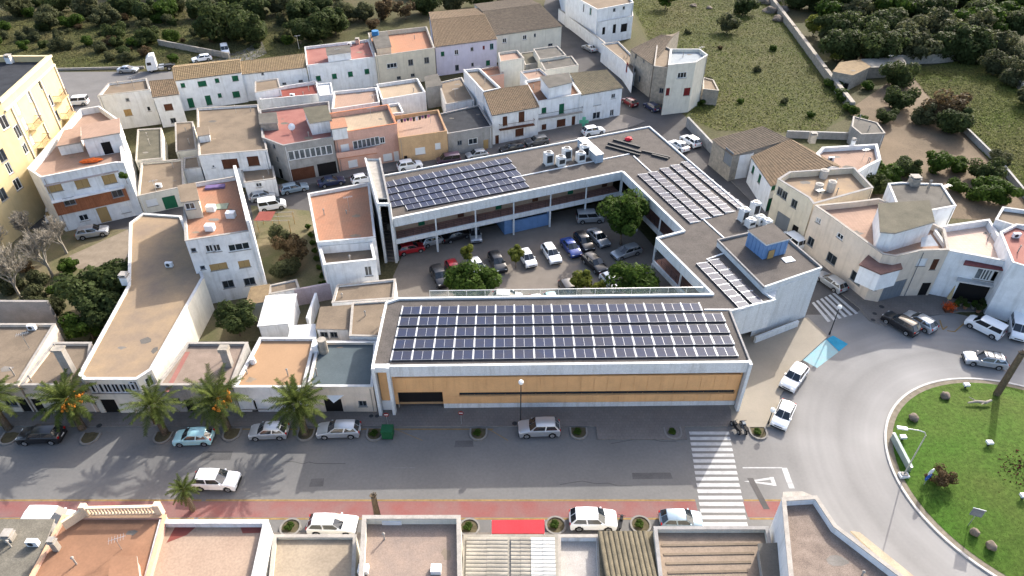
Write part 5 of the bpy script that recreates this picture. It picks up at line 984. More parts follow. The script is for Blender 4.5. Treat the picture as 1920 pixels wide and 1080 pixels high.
def car_mesh(kind, spec):
    w = spec['w']; r = spec['r']; hood, tail = spec['hood'], spec['tail']; bm = bmesh.new()
    prof = [hood[0]]
    prof = list(hood)+list(tail); zl = .22; low = []
    for ax in sorted(spec['ax']):                                   # rear first, along the sill with wheel arches
        ra = r+.07
        low += [(ax-ra*math.cos(math.pi*k/SIDE), max(zl, r+ra*math.sin(math.pi*k/SIDE)-.0)) for k in range(SIDE+1)]
    prof = prof+[(tail[-1][0]+.08, zl)]+low+[(hood[0][0]-.08, zl)]
    cx = 0.; st = []
    for y, sx, dz in ((-1., .955, -.05), (-.93, .985, -.012), (-.5, 1., .015), (.5, 1., .015), (.93, .985, -.012), (1., .955, -.05)):
        ring = []
        for x, z in prof:
            zz = z+dz if z > .6 and (x, z) in prof[:len(hood)+len(tail)] else z
            ex = sx if abs(x) > 1.75 else 1.0; ring.append(bm.verts.new((x*ex, y*w*(1. if z < .75 else .965), zz)))
        st.append(ring)
    n = len(prof)
    for a in range(len(st)-1):
        for i in range(n): j = (i+1) % n; bm.faces.new((st[a][i], st[a][j], st[a+1][j], st[a+1][i]))
    bm.faces.new(st[0]); bm.faces.new(list(reversed(st[-1])))
    # cabin shell
    cab = spec['cab']; rw = spec['rw']; bw = w*.93
    (c0, z0), (c1, z1), (c2, z2), (c3, z3) = cab
    V = [[bm.verts.new((x, y, z)) for x, y, z in ((c0, s*bw*.96, z0-.02), (c1, s*rw, z1), ((c1+c2)/2, s*(rw+.02), (z1+z2)/2+.025), (c2, s*rw, z2), (c3, s*bw*.96, z3-.02))] for s in (-1, 1)]
    mid = [bm.verts.new((x, 0, z)) for x, z in ((c0+.08, z0), (c1+.05, z1+.05), ((c1+c2)/2, (z1+z2)/2+.075), (c2-.03, z2+.045), (c3-.03, z3))]
    for s in (0, 1):
        Lr = V[s]
        for i in range(4): f = (Lr[i], Lr[i+1], mid[i+1], mid[i]); bm.faces.new(f if s == 0 else tuple(reversed(f)))
        f = tuple(Lr); bm.faces.new(tuple(reversed(f)) if s == 0 else f)
    bmesh.ops.recalc_face_normals(bm, faces=bm.faces)
    ed = [e for e in bm.edges if len(e.link_faces) == 2 and e.calc_face_angle(0) > .6 and max(v.co.z for v in e.verts) > .5]
    bmesh.ops.bevel(bm, geom=ed, offset=.035, segments=2, affect='EDGES', profile=.6)
    me = bpy.data.meshes.new('body'); bm.to_mesh(me); bm.free()
    me.polygons.foreach_set('use_smooth', [True]*len(me.polygons)); me.set_sharp_from_angle(angle=R(38)); me.materials.append(CARP['white']); out = {'body': me}
    def quadin(A, B, C, D, k=.08, off=.012):
        A, B, C, D = map(Vector, (A, B, C, D)); c = (A+B+C+D)/4; nn = (B-A).cross(D-A).normalized()
        if nn.dot(c-Vector((0, 0, .6))) < 0: nn = -nn
        return [tuple(p.lerp(c, k)+nn*off) for p in (A, B, C, D)]
    y0 = bw*.96; ws = MB()
    for s in (-1, 1): ws.poly(quadin((c0+.08, 0, z0), (c0, s*y0, z0-.02), (c1, s*rw, z1), (c1+.05, 0, z1+.05), .05, .035), CGLASS)
    out['windscreen'] = ws.mesh('windscreen')
    ws = MB()
    for s in (-1, 1): ws.poly(quadin((c3-.03, 0, z3), (c3, s*y0, z3-.02), (c2, s*rw, z2), (c2-.03, 0, z2+.045), .12, .03), CGLASS)
    out['rear_window'] = ws.mesh('rear_window')
    for nm, s in (('L', 1), ('R', -1)):
        xm = (c0+c3)/2-.05; ws = MB(); top = lambda x: c1+(c2-c1)*0
        tx = (c1+c2)/2-.05
        ws.poly(quadin((c0-.12, s*y0, z0+.03), (xm+.04, s*y0, z0+.03), (tx+.04, s*(rw+.02), z1-.05), (c1+.02, s*rw, z1-.05), .05, .02), CGLASS); a = ws.mesh('side_window'); out['f'+nm] = a
        ws = MB(); ws.poly(quadin((xm-.04, s*y0, z0+.03), (c3+.16, s*y0, z3+.05), (c2+.03, s*rw, z2-.05), (tx-.04, s*(rw+.02), z1-.05), .05, .02), CGLASS); out['r'+nm] = ws.mesh('side_window')
    wb = MB(); wb.tube((0, -.1, 0), (0, .1, 0), r, r, 18, TYRE); out['wheel'] = wb.mesh('wheel')
    rb = MB(); rb.tube((0, -.108, 0), (0, .108, 0), r*.64, r*.64, 14, RIM); rb.tube((0, -.112, 0), (0, .112, 0), r*.16, r*.16, 8, DMETAL)
    out['rim'] = rb.mesh('rim')
    fx, rx = hood[1][0], tail[-2][0]
    for s, nm in ((1, 'hl'), (-1, 'hr')):
        q = MB(); q.box(fx-.32, s*w*.62-.16, hood[1][1]-.07, fx-.02, s*w*.62+.16, hood[1][1]+.045, LAMP); out[nm] = q.mesh('headlight')
    for s, nm in ((1, 'tl'), (-1, 'tr')):
        q = MB(); q.box(rx-.005, s*w*.74-.11, tail[-2][1]-.14, rx+.2, s*w*.74+.11, tail[-2][1]+.08, TAIL); out[nm] = q.mesh('tail_light')
    q = MB(); q.box(fx-.05, -w*.5, .50, fx+.015, w*.5, .62, TRIM); out['grille'] = q.mesh('grille')
    q = MB(); q.box(fx-.12, -w*.86, .22, fx-.0, w*.86, .36, TRIM); q.box(-fx+.02, -w*.86, .22, -fx+.12, w*.86, .36, TRIM); out['bumper'] = q.mesh('bumper_trim')
    q = MB(); q.box(rx-.02, -.26, .58, rx+.02, .26, .70, PLATE); out['plate'] = q.mesh('number_plate')
    for s, nm in ((1, 'ml'), (-1, 'mr')):
        q = MB(); q.box(c0-.34, s*(w*.93)-.10, z0+.0, c0-.2, s*(w*.93)+.12, z0+.14, CARP['white']); out[nm] = q.mesh('mirror')
    return out
CM = {}
def car(kind, col, rear, front, label, group, name='parked_car', cat='car', zc=.6, extra=None):
    if kind not in CM: CM[kind] = car_mesh(kind, TY[kind])
    me = CM[kind]; sp = TY[kind]; a = U(*rear, zc); b = U(*front, zc); c = (a+b)/2; h = math.atan2(b.y-a.y, b.x-a.x)
    root = thing(name, label, cat, (c.x, c.y, .0), group, h)
    def p(nm, key, par=root, loc=(0, 0, 0), recol=False):
        o = child(nm, me[key], par, loc)
        if recol: o.material_slots[0].link = 'OBJECT'; o.material_slots[0].material = CARP[col]
        return o
    p('body', 'body', recol=True); p('windscreen', 'windscreen'); p('rear_window', 'rear_window')
    for k in ('fL', 'fR', 'rL', 'rR'): p('side_window', k)
    for k in ('hl', 'hr'): p('headlight', k)
    for k in ('tl', 'tr'): p('tail_light', k)
    p('grille', 'grille'); p('bumper_trim', 'bumper'); p('number_plate', 'plate')
    for k in ('ml', 'mr'): p('mirror', k, recol=True)
    for ax in sp['ax']:
        for s in (-1, 1): wl_ = p('wheel', 'wheel', loc=(ax, s*(sp['w']-.11), sp['r'])); p('rim', 'rim', wl_)
    if extra: 
        m = MB(); zt = sp['cab'][1][1]+.06
        for s in (-1, 1): m.box(-1.5, s*(sp['rw']-.04)-.02, zt, .3, s*(sp['rw']-.04)+.02, zt+.05, DMETAL)
        if extra == 'rack':
            for x in (-1.3, -.6, .1): m.box(x-.03, -sp['rw'], zt+.05, x+.03, sp['rw'], zt+.09, DMETAL)
        child('roof_rack', m.mesh('roof_rack'), root)
    return root
ST, BK, CY, RD = 'cars parked along the main street', 'cars parked along the back street', 'cars parked in the courtyard', 'cars around the roundabout'
for a in (
 ('suv', 'black', (112, 815), (43, 817), 'black car parked under the palms at the left end of the street', ST),
 ('hatch', 'cyan', (394, 818), (333, 820), 'pale turquoise hatchback parked between two palms', ST),
 ('hatch', 'silver', (536, 807), (473, 809), 'silver hatchback parked beside the right-hand street palm', ST),
 ('estate', 'silver', (671, 804), (600, 806), 'silver estate parked before the blue-grey roofed house', ST),
 ('suv', 'silver', (1043, 802), (979, 804), 'silver people carrier parked under the tall street lamp', ST),
 ('suv', 'white', (364, 900), (447, 902), 'white car driving along the main street', ST, 'moving_car'),
 ('estate', 'white', (580, 982), (667, 984), 'white car parked behind the low tan roof', ST),
 ('suv', 'white', (1073, 974), (1150, 975), 'white car parked right of the red awning', ST),
 ('hatch', 'blue_grey', (1238, 974), (1315, 975), 'blue-grey car parked beside the zebra crossing', ST),
 ('van', 'white', (60, 975), (135, 976), 'white van half hidden behind the bottom left roofs', ST, 'parked_van', 'van'),
 ('suv', 'white', (1504, 688), (1474, 728), 'white car parked below the cyan bay', RD),
 ('hatch', 'white', (1479, 755), (1459, 800), 'small white car parked at the plaza tip', RD),
 ('estate', 'silver', (1890, 681), (1805, 668), 'silver estate with roof rails driving round the roundabout', RD, 'moving_car', 'car', .6, 'rack'),
 ('van', 'white', (1873, 626), (1820, 600), 'white windowed van parked before the garden shop', RD, 'parked_van', 'van'),
 ('van', 'white', (1905, 588), (1912, 648), 'white van parked at the right edge nose to the road', RD, 'parked_van', 'van'),
 ('suv', 'black', (1715, 622), (1664, 592), 'black car parked nose to the corner pavement', RD),
 ('hatch', 'silver', (1747, 615), (1704, 590), 'silver car beside the black one at the corner pavement', RD),
 ('estate', 'silver', (1576, 540), (1541, 516), 'grey car waiting in the side street before the crossing', RD),
 ('van', 'white', (1499, 462), (1468, 440), 'white van in the side street behind the blue hut', RD, 'parked_van', 'van'),
 ('sedan', 'white', (1292, 284), (1254, 262), 'white car against the back wing in the side street', BK),
 ('suv', 'white', (1313, 276), (1277, 254), 'white car by the grey wall in the side street', BK),
 ('hatch', 'dark_red', (1196, 200), (1166, 182), 'dark red car at the corner of the top street', BK),
 ('hatch', 'navy', (1239, 210), (1206, 190), 'dark blue car opposite the dark red one', BK),
 ('sedan', 'silver', (1121, 98), (1090, 82), 'grey car parked high up the top street', BK),
 ('suv', 'white', (1093, 249), (1131, 243), 'white car parked before the green cross', BK),
 ('suv', 'grey', (1029, 262), (985, 269), 'grey off-road car parked on the back street', BK),
 ('estate', 'black', (986, 273), (933, 282), 'black car parked before the timber balcony house', BK),
 ('hatch', 'silver', (915, 286), (873, 293), 'silver hatchback before the low grey house', BK),
 ('van', 'plum', (868, 297), (812, 304), 'dark purple people carrier before the ochre house', BK),
 ('suv', 'white', (745, 314), (791, 307), 'white car before the pink house', BK),
 ('hatch', 'white', (660, 339), (700, 331), 'white car half hidden by the stair tower', BK),
 ('sedan', 'navy', (594, 345), (648, 335), 'dark car before the open garage', BK),
 ('estate', 'blue_grey', (524, 358), (579, 347), 'blue-grey estate before the brown garage door', BK),
 ('hatch', 'silver', (471, 371), (512, 362), 'silver hatchback beside the white gable wall', BK),
 ('van', 'white', (483, 389), (538, 380), 'white van parked in the yard beside the gable wall', BK, 'parked_van', 'van'),
 ('suv', 'silver', (146, 440), (201, 431), 'silver car below the triangular white house', BK),
 ('hatch', 'white', (98, 386), (97, 420), 'white car squeezed at the triangular house corner', BK),
 ('van', 'white', (75, 350), (57, 382), 'white van at the foot of the yellow block', BK, 'parked_van', 'van'),
 ('suv', 'black', (34, 410), (-5, 450), 'black car at the left edge by the bare trees', BK),
 ('van', 'white', (160, 190), (130, 192), 'white van behind the yellow apartment block', BK, 'parked_van', 'van'),
 ('sedan', 'silver', (219, 131), (261, 130), 'silver car parked behind the lorry', BK),
 ('estate', 'white', (400, 106), (356, 113), 'white estate ahead of the lorry', BK),
 ('van', 'white', (420, 88), (424, 101), 'small white van far up by the trees', BK, 'parked_van', 'van'),
 ('suv', 'black', (815, 500), (834, 538), 'black car at the left end of the courtyard', CY),
 ('hatch', 'red', (843, 490), (860, 520), 'red hatchback behind the courtyard tree', CY),
 ('hatch', 'white', (885, 486), (905, 515), 'white car between tree and dark grey car', CY),
 ('estate', 'dark_grey', (922, 470), (944, 513), 'dark grey car in the courtyard row', CY),
 ('hatch', 'white', (978, 466), (1000, 502), 'white car behind the small yellow tree', CY),
 ('estate', 'white', (1022, 456), (1046, 495), 'white car in the middle of the courtyard row', CY),
 ('sedan', 'blue', (1058, 447), (1084, 481), 'bright blue car in the courtyard row', CY),
 ('estate', 'black', (1083, 436), (1108, 470), 'black car right of the bright blue one', CY),
 ('sedan', 'silver', (1108, 431), (1137, 460), 'silver car at the right end of the courtyard row', CY),
 ('van', 'silver', (1086, 409), (1127, 407), 'pale van parked by the gallery under the big tree', CY, 'parked_van', 'van'),
 ('estate', 'silver', (1199, 464), (1150, 480), 'silver car parked crosswise in the courtyard', CY),
 ('suv', 'black', (1098, 479), (1132, 510), 'black car in the second courtyard row', CY),
 ('hatch', 'white', (1136, 517), (1157, 540), 'white car beneath the right courtyard tree', CY),
 ('suv', 'dark_grey', (1057, 530), (1078, 565), 'dark car behind the glass screen', CY),
 ('hatch', 'white', (930, 556), (972, 558), 'white car behind the glass screen, left', CY),
 ('hatch', 'white', (1003, 556), (1012, 590), 'white car behind the middle of the glass screen', CY),
 ('hatch', 'cyan', (1030, 552), (1040, 585), 'pale green car behind the glass screen', CY),
 ('hatch', 'red', (755, 468), (785, 462), 'red car under the left end of the gallery', CY),
 ('hatch', 'silver', (803, 452), (823, 447), 'pale car under the gallery second from the left', CY),
 ('sedan', 'black', (842, 445), (868, 437), 'black car under the middle of the gallery', CY),
 ('hatch', 'silver', (889, 428), (893, 449), 'silver car poking out from under the gallery', CY),
 ('hatch', 'grey', (1240, 490), (1268, 517), 'grey car in the shade of the side wing', CY),
): car(*a)
# lorry tractor
t0, t1 = U(330, 122, .8), U(274, 128, .8); h = math.atan2((t1-t0).y, (t1-t0).x); c = (t0+t1)/2
tr = thing('lorry_tractor', 'white articulated lorry tractor without its trailer', 'lorry', (c.x, c.y, 0), None, h); cabm = MB()
pr = [(2.9, .5), (2.95, 1.2), (2.75, 2.5), (2.55, 3.2), (1.9, 3.75), (.75, 3.85), (.75, .6)]
for (y0, y1) in ((-1.2, 1.2),):
    n = len(pr); cabm.poly([(x, y0, z) for x, z in pr], CARP['white']); cabm.poly([(x, y1, z) for x, z in reversed(pr)], CARP['white'])
    for i in range(n): j = (i+1) % n; cabm.poly([(pr[i][0], y0, pr[i][1]), (pr[i][0], y1, pr[i][1]), (pr[j][0], y1, pr[j][1]), (pr[j][0], y0, pr[j][1])], CARP['white'])
child('cab', cabm.mesh('cab'), tr); m = MB(); m.poly([(2.93, -1.05, 1.75), (2.93, 1.05, 1.75), (2.82, 1.05, 2.5), (2.82, -1.05, 2.5)], CGLASS); child('windscreen', m.mesh('windscreen'), tr)
for s in (-1, 1): m = MB(); m.box(1.7, s*1.205-.01, 1.7, 2.6, s*1.205+.01, 2.4, CGLASS); child('side_window', m.mesh('side_window'), tr)
m = MB(); m.box(-3., -.45, .75, 2.6, .45, 1.05, DMETAL); m.box(-2.3, -.6, 1.05, -.9, .6, 1.2, DMETAL); child('chassis', m.mesh('chassis'), tr)
for s in (-1, 1): m = MB(); m.box(-.6, s*.95-.25, .5, .5, s*.95+.25, 1.05, METAL); child('fuel_tank', m.mesh('fuel_tank'), tr)
for x in (2.1, -1.7):
    for s in (-1, 1): m = MB(); m.tube((x, s*1.15, .5), (x, s*.75, .5), .5, .5, 18, TYRE); o = child('wheel', m.mesh('wheel'), tr); m = MB(); m.tube((x, s*1.17, .5), (x, s*.9, .5), .28, .28, 12, RIM); child('rim', m.mesh('rim'), o)
# motorcycles
def moto(px, py, hd, label, col=TRIM):
    p = U(px, py); r = thing('motorcycle', label, 'motorcycle', (p.x, p.y, .0), 'parked motorcycles', hd)
    for x in (-.62, .65):
        m = MB(); m.tube((x, -.06, .3), (x, .06, .3), .3, .3, 14, TYRE); o = child('wheel', m.mesh('wheel'), r); m = MB(); m.tube((x, -.065, .3), (x, .065, .3), .18, .18, 10, RIM); child('rim', m.mesh('rim'), o)
    m = MB(); m.prism([V2(-.5, -.14), V2(.3, -.16), V2(.3, .16), V2(-.5, .14)], .38, .68, col); child('engine', m.mesh('engine'), r)
    m = MB(); m.prism([V2(-.85, -.12), V2(0, -.17), V2(0, .17), V2(-.85, .12)], .7, .82, TRIM); child('seat', m.mesh('seat'), r)
    m = MB(); m.prism([V2(0, -.17), V2(.45, -.13), V2(.45, .13), V2(0, .17)], .68, .95, col); child('tank', m.mesh('tank'), r)
    m = MB(); m.tube((.65, 0, .3), (.42, 0, 1.0), .05, .05, 8, METAL); m.tube((.42, -.36, 1.02), (.42, .36, 1.02), .025, .025, 6, DMETAL); child('fork_and_handlebar', m.mesh('fork'), r)
moto(1378, 806, 1.9, 'black motorcycle parked left at the plaza tip'); moto(1393, 806, 1.7, 'black motorcycle parked right at the plaza tip', GREYP); moto(1163, 985, 1.3, 'black scooter beside the white car at the south kerb'); moto(1890, 582, .4, 'dark motorcycle before the garden shop'); moto(1897, 575, .6, 'second motorcycle tight behind the dark one by the garden shop', GREYP)
ORD = ('first', 'second', 'third', 'fourth', 'fifth', 'sixth', 'seventh', 'eighth', 'ninth', 'tenth')
# ================================================================ vegetation
def leafmat(nm, col, col2, tr=.45):
    """leaf: reflects and lets part of the light through"""
    m = M('leaf_'+nm, col, rough=.6, var=.3, scale=.55, col2=col2, fine=.2, isl=.45, bump=0, spec=.04); n = m.node_tree.nodes; L = m.node_tree.links.new
    p = n['Principled BSDF']; src = p.inputs['Base Color'].links[0].from_socket; t = n.new('ShaderNodeBsdfTranslucent'); L(src, t.inputs[0]); x = n.new('ShaderNodeMixShader'); x.inputs[0].default_value = tr
    L(p.outputs[0], x.inputs[1]); L(t.outputs[0], x.inputs[2]); L(x.outputs[0], n['Material Output'].inputs[0]); return m
L_GREEN = leafmat('bright', (.088, .145, .026), (.052, .092, .018)); L_DARK = leafmat('dark', (.092, .118, .042), (.058, .082, .028)); L_OLIVE = leafmat('olive', (.125, .135, .066), (.085, .096, .046))
L_YEL = leafmat('yellowgreen', (.22, .235, .045), (.14, .17, .035)); L_PALM = leafmat('palm', (.125, .155, .04), (.075, .105, .028)); L_BROWN = leafmat('dry', (.16, .11, .06), (.10, .075, .04)); L_RED = leafmat('redleaf', (.10, .03, .03), (.05, .02, .02))
BARK = M('bark', (.16, .125, .095), var=.3, scale=3, bump=.5, bs=8); BARK_L = M('bark_pale', (.34, .30, .25), var=.2, scale=2)
def quads(P, N, S, mat, name, rnd, asp=.55):
    """leaf faces: centres P, rough normals N, sizes S"""
    n = len(P); A = rnd.normal(size=(n, 3)); T = np.cross(N, A); T /= np.linalg.norm(T, axis=1, keepdims=True)+1e-9; B = np.cross(N, T); B /= np.linalg.norm(B, axis=1, keepdims=True)+1e-9
    T = T*S[:, None]; B = B*S[:, None]*asp
    v = np.stack([P-T, P+B*.9+T*.1, P+T, P-B*.9+T*.1], 1).reshape(-1, 3)
    me = bpy.data.meshes.new(name); me.vertices.add(4*n); me.vertices.foreach_set('co', v.ravel().astype(np.float32)); me.loops.add(4*n); me.loops.foreach_set('vertex_index', np.arange(4*n, dtype=np.int32))
    me.polygons.add(n); me.polygons.foreach_set('loop_start', np.arange(0, 4*n, 4, dtype=np.int32)); me.polygons.foreach_set('loop_total', np.full(n, 4, dtype=np.int32)); me.materials.append(mat); me.update(calc_edges=True); return me
def crown_mesh(seed, n, mat, size, squash=.75, clumps=26, spread=.34, hollow=.35):
    r = np.random.default_rng(seed); d = r.normal(size=(clumps, 3)); d /= np.linalg.norm(d, axis=1, keepdims=True)
    rad = r.uniform(hollow, .80, clumps)[:, None]*np.where(d[:, 2:] < -.3, .75, 1.); c = d*rad; cr = r.uniform(.6, 1.25, clumps)*spread
    k = r.integers(0, clumps, n); dd = r.normal(size=(n, 3)); dd /= np.linalg.norm(dd, axis=1, keepdims=True); q = r.uniform(.55, 1., n)**.6
    P = c[k]+dd*(cr[k]*q)[:, None]; P[:, 2] *= squash; N = dd+np.array([0, 0, .5])+r.normal(size=(n, 3))*.45; N /= np.linalg.norm(N, axis=1, keepdims=True)
    return quads(P, N, size*r.uniform(.6, 1.25, n), mat, 'crown', r)
CRN = {}
def crown(kind, var):
    if (kind, var) not in CRN:
        s = hash_(kind)+var*17
        CRN[kind, var] = {'big': lambda: crown_mesh(s, 9000, L_GREEN, .062, .78, 34, .30), 'court': lambda: crown_mesh(s, 6500, L_GREEN, .075, .72, 26, .32), 'dark': lambda: crown_mesh(s, 5200, L_DARK, .085, .8, 22, .36), 'olive': lambda: crown_mesh(s, 4200, L_OLIVE, .085, .75, 20, .36), 'yellow': lambda: crown_mesh(s, 1500, L_YEL, .13, .85, 14, .34), 'bush': lambda: crown_mesh(s, 2200, L_GREEN, .11, .75, 14, .38), 'dry': lambda: crown_mesh(s, 3000, L_BROWN, .07, .8, 18, .34, .2)}[kind]()
    return CRN[kind, var]
def hash_(s): return sum(ord(c)*(i+3) for i, c in enumerate(s))
TRK = {}
def trunk_mesh(var, mat=BARK):
    if (var, mat.name) not in TRK:
        r = random.Random(var); b = MB(); b.path([(0, 0, -.1), (.02, .01, .35), (.05, -.02, .75)], [.09, .065, .05], 9, mat)
        for i in range(5):
            a = 2*math.pi*i/5+r.random(); p0 = (.04, -.01, .55+.05*i); p1 = (math.cos(a)*.35, math.sin(a)*.35, .85+.1*r.random()); p2 = (math.cos(a)*.6, math.sin(a)*.6, 1.15+.2*r.random()); b.path([p0, p1, p2], [.04, .026, .012], 6, mat)
        TRK[var, mat.name] = b.mesh('trunk', smooth=True)
    return TRK[var, mat.name]
def tree(px, py, zc, r, kind, label, group=None, name='tree', cat='tree', rz=None, world=None, zb=0.):
    """crown centre seen at px,py when it is zc above ground, crown radius r"""
    p = U(px, py, zc) if world is None else Vector((*world, zc)); v = random.randrange(3); t = thing(name, label, cat, (p.x, p.y, zb), group, random.uniform(0, 6.28)); zc = zc-zb
    o = child('trunk', trunk_mesh(v), t); o.scale = (r*.55, r*.55, zc*.85)
    c = child('crown', crown(kind, v), t, (0, 0, zc)); zk = min(1.25, max(1., zc/(r*.95))); k = random.uniform(.92, 1.08); c.scale = (r*k, r/k, r*random.uniform(.92, 1.1)); return t
tree(1170, 402, 5.2, 4.5, 'big', 'large round green tree in the inner corner of the courtyard', name='courtyard_tree')
tree(886, 530, 3.6, 3.7, 'court', 'broad green tree behind the glass screen, left', name='courtyard_tree')
tree(1190, 525, 3.8, 3.7, 'court', 'broad green tree beside the side wing', name='courtyard_tree')
tree(875, 472, 2.4, 1.35, 'yellow', 'slim yellow-green young tree beside the red car', name='young_tree'); tree(967, 474, 2.6, 1.6, 'yellow', 'yellow-green young tree over the white car', name='young_tree')
tree(1092, 522, 2.8, 1.9, 'yellow', 'sparse yellow-green tree before the glass screen', name='young_tree'); tree(1122, 540, 2.4, 1.3, 'yellow', 'thin yellow-green sapling beside the sparse tree', name='young_tree')
tree(440, 597, 2.8, 2.6, 'dark', 'dense dark shrub in the small yard behind the worn roof', name='garden_tree'); tree(175, 545, 3.5, 4.2, 'dark', 'dark evergreen beside the long hall', name='garden_tree'); tree(220, 515, 3., 3.2, 'dark', 'dark evergreen against the hall wall', name='garden_tree'); tree(195, 580, 3., 3.3, 'dark', 'dark lower evergreen by the hall', name='garden_tree'); tree(160, 605, 2.6, 2.6, 'bush', 'bright green loquat at the yard wall', name='garden_tree')
tree(545, 470, 1.6, 3.0, 'dry', 'brownish dry shrub in the allotment', name='shrub', cat='shrub'); tree(525, 440, 1.6, 2.2, 'olive', 'greenish shrub in the allotment by the gable wall', name='shrub', cat='shrub'); tree(535, 500, 1.4, 2.2, 'olive', 'low olive shrub near the garden shed', name='shrub', cat='shrub')
for i in range(8): tree(578+i*4, 425+i*15, .4, .55, 'bush', ORD[i]+' little green plant in the allotment row, counted from the street', 'allotment plants', 'garden_plant', 'plant')
tree(232, 327, 9.6, .9, 'bush', 'green potted bush on the triangular house terrace', name='terrace_plant', cat='plant', zb=8.2); tree(776, 193, 2.5, 2.0, 'dark', 'leafy plants in the arched patio', name='patio_plant', cat='plant')
# orchard and gardens at the right
for x, y, z, r, k, l in ((1668, 322, 2.4, 2.9, 'bush', 'green garden tree beside the curved white wall'), (1702, 312, 2.6, 2.6, 'dark', 'dark round tree in the orchard front'), (1757, 305, 2.4, 2.4, 'bush', 'round orange tree in the front of the orchard'), (1802, 306, 2.4, 2.2, 'bush', 'round orange tree right of its twin'), (1850, 318, 2.6, 2.6, 'dark', 'dark tree by the orchard wall'), (1840, 350, 2.6, 3.0, 'bush', 'wide green tree above the salmon terrace'), (1800, 345, 1.6, 1.8, 'bush', 'small green bush behind the grey roofs'), (1885, 365, 2.2, 2.6, 'bush', 'green tree at the right edge above the pink roof'), (1663, 217, 2.4, 2.0, 'dark', 'dark round tree by the sandy orchard path'), (1690, 185, 3., 3.0, 'dark', 'dark tree below the low lean-to'), (1770, 200, 3.6, 4.8, 'dry', 'large brown half-bare tree in the orchard'), (1790, 225, 2.6, 3.6, 'dark', 'dark green lower half of the orchard thicket'), (1735, 215, 2.4, 2.8, 'olive', 'olive bush left of the brown tree'), (1690, 140, 3., 3.6, 'dark', 'dark tree in front of the pale ruined wall'), (1632, 158, 1.4, 1.6, 'bush', 'bright bush beside the ruined hut'), (1640, 345, 2., 2.4, 'dark', 'dark shrub behind the deep grey parapet house'), (1480, 290, 1.2, 1.4, 'bush', 'small bush behind the stone barn'), (1875, 300, 2, 2, 'olive', 'olive bush beyond the low block wall')): tree(x, y, min(z, r*.72), r*1.12, k, l, name='orchard_tree')
for i in range(7): tree(1558+i*9, 150+i*12+random.uniform(-4, 4), 1.0, random.uniform(1.1, 1.7), 'bush', ORD[i]+' green bush along the dry stone wall, counted from the ruined hut', 'bushes along the stone wall', 'shrub', 'shrub')
rr = random.Random(5)
WOODL = 'dark evergreen tree in the dense wood beyond the stone walls'
pts = []
for row, (y, x0, x1, st) in enumerate(((-38, 1420, 2000, 44), (-8, 1470, 1990, 46), (20, 1500, 1990, 50), (48, 1520, 1980, 52), (78, 1545, 1900, 54))):
    x = x0
    while x < x1: pts.append((x+rr.uniform(-12, 12), y+rr.uniform(-8, 8))); x += st*rr.uniform(.8, 1.2)
for x, y in pts:
    if x < 1480+.75*y+20: continue
    tree(x, y, rr.uniform(3.2, 4.6), rr.uniform(4.6, 6.6), (kd := rr.choice(('dark', 'dark', 'olive', 'dark', 'bush'))), {'dark': WOODL, 'olive': 'grey-green evergreen in the dense wood beyond the stone walls', 'bush': 'brighter green tree in the dense wood beyond the stone walls'}[kd], {'dark': 'dark trees of the dense wood', 'olive': 'grey-green trees of the dense wood', 'bush': 'brighter trees of the dense wood'}[kd], 'wood_tree')
tree(1530, 45, 3, 3.4, 'yellow', 'yellowing tree at the near edge of the wood', name='wood_tree'); tree(1572, 100, 2, 2.6, 'yellow', 'yellow-green bush below the wood', name='shrub', cat='shrub')
for i, (x, y) in enumerate(((1870, 120), (1880, 95), (1905, 140), (1915, 110), (1935, 175))): tree(x, y, 2.5, 3.6, 'olive', ORD[i]+' grey-green tree beyond the right field wall, from the left', 'trees beyond the right field', 'wood_tree')
for x, y, z, r, k, l in ((1395, 10, 2.5, 4.0, 'dark', 'dark tree in the upper meadow left of the wall'), (1365, 45, 2.2, 3.2, 'olive', 'grey shrub in the upper meadow'), (1250, 0, 2.5, 3., 'bush', 'green tree behind the stepped white house')): tree(x, y, z, r, k, l, name='meadow_tree')
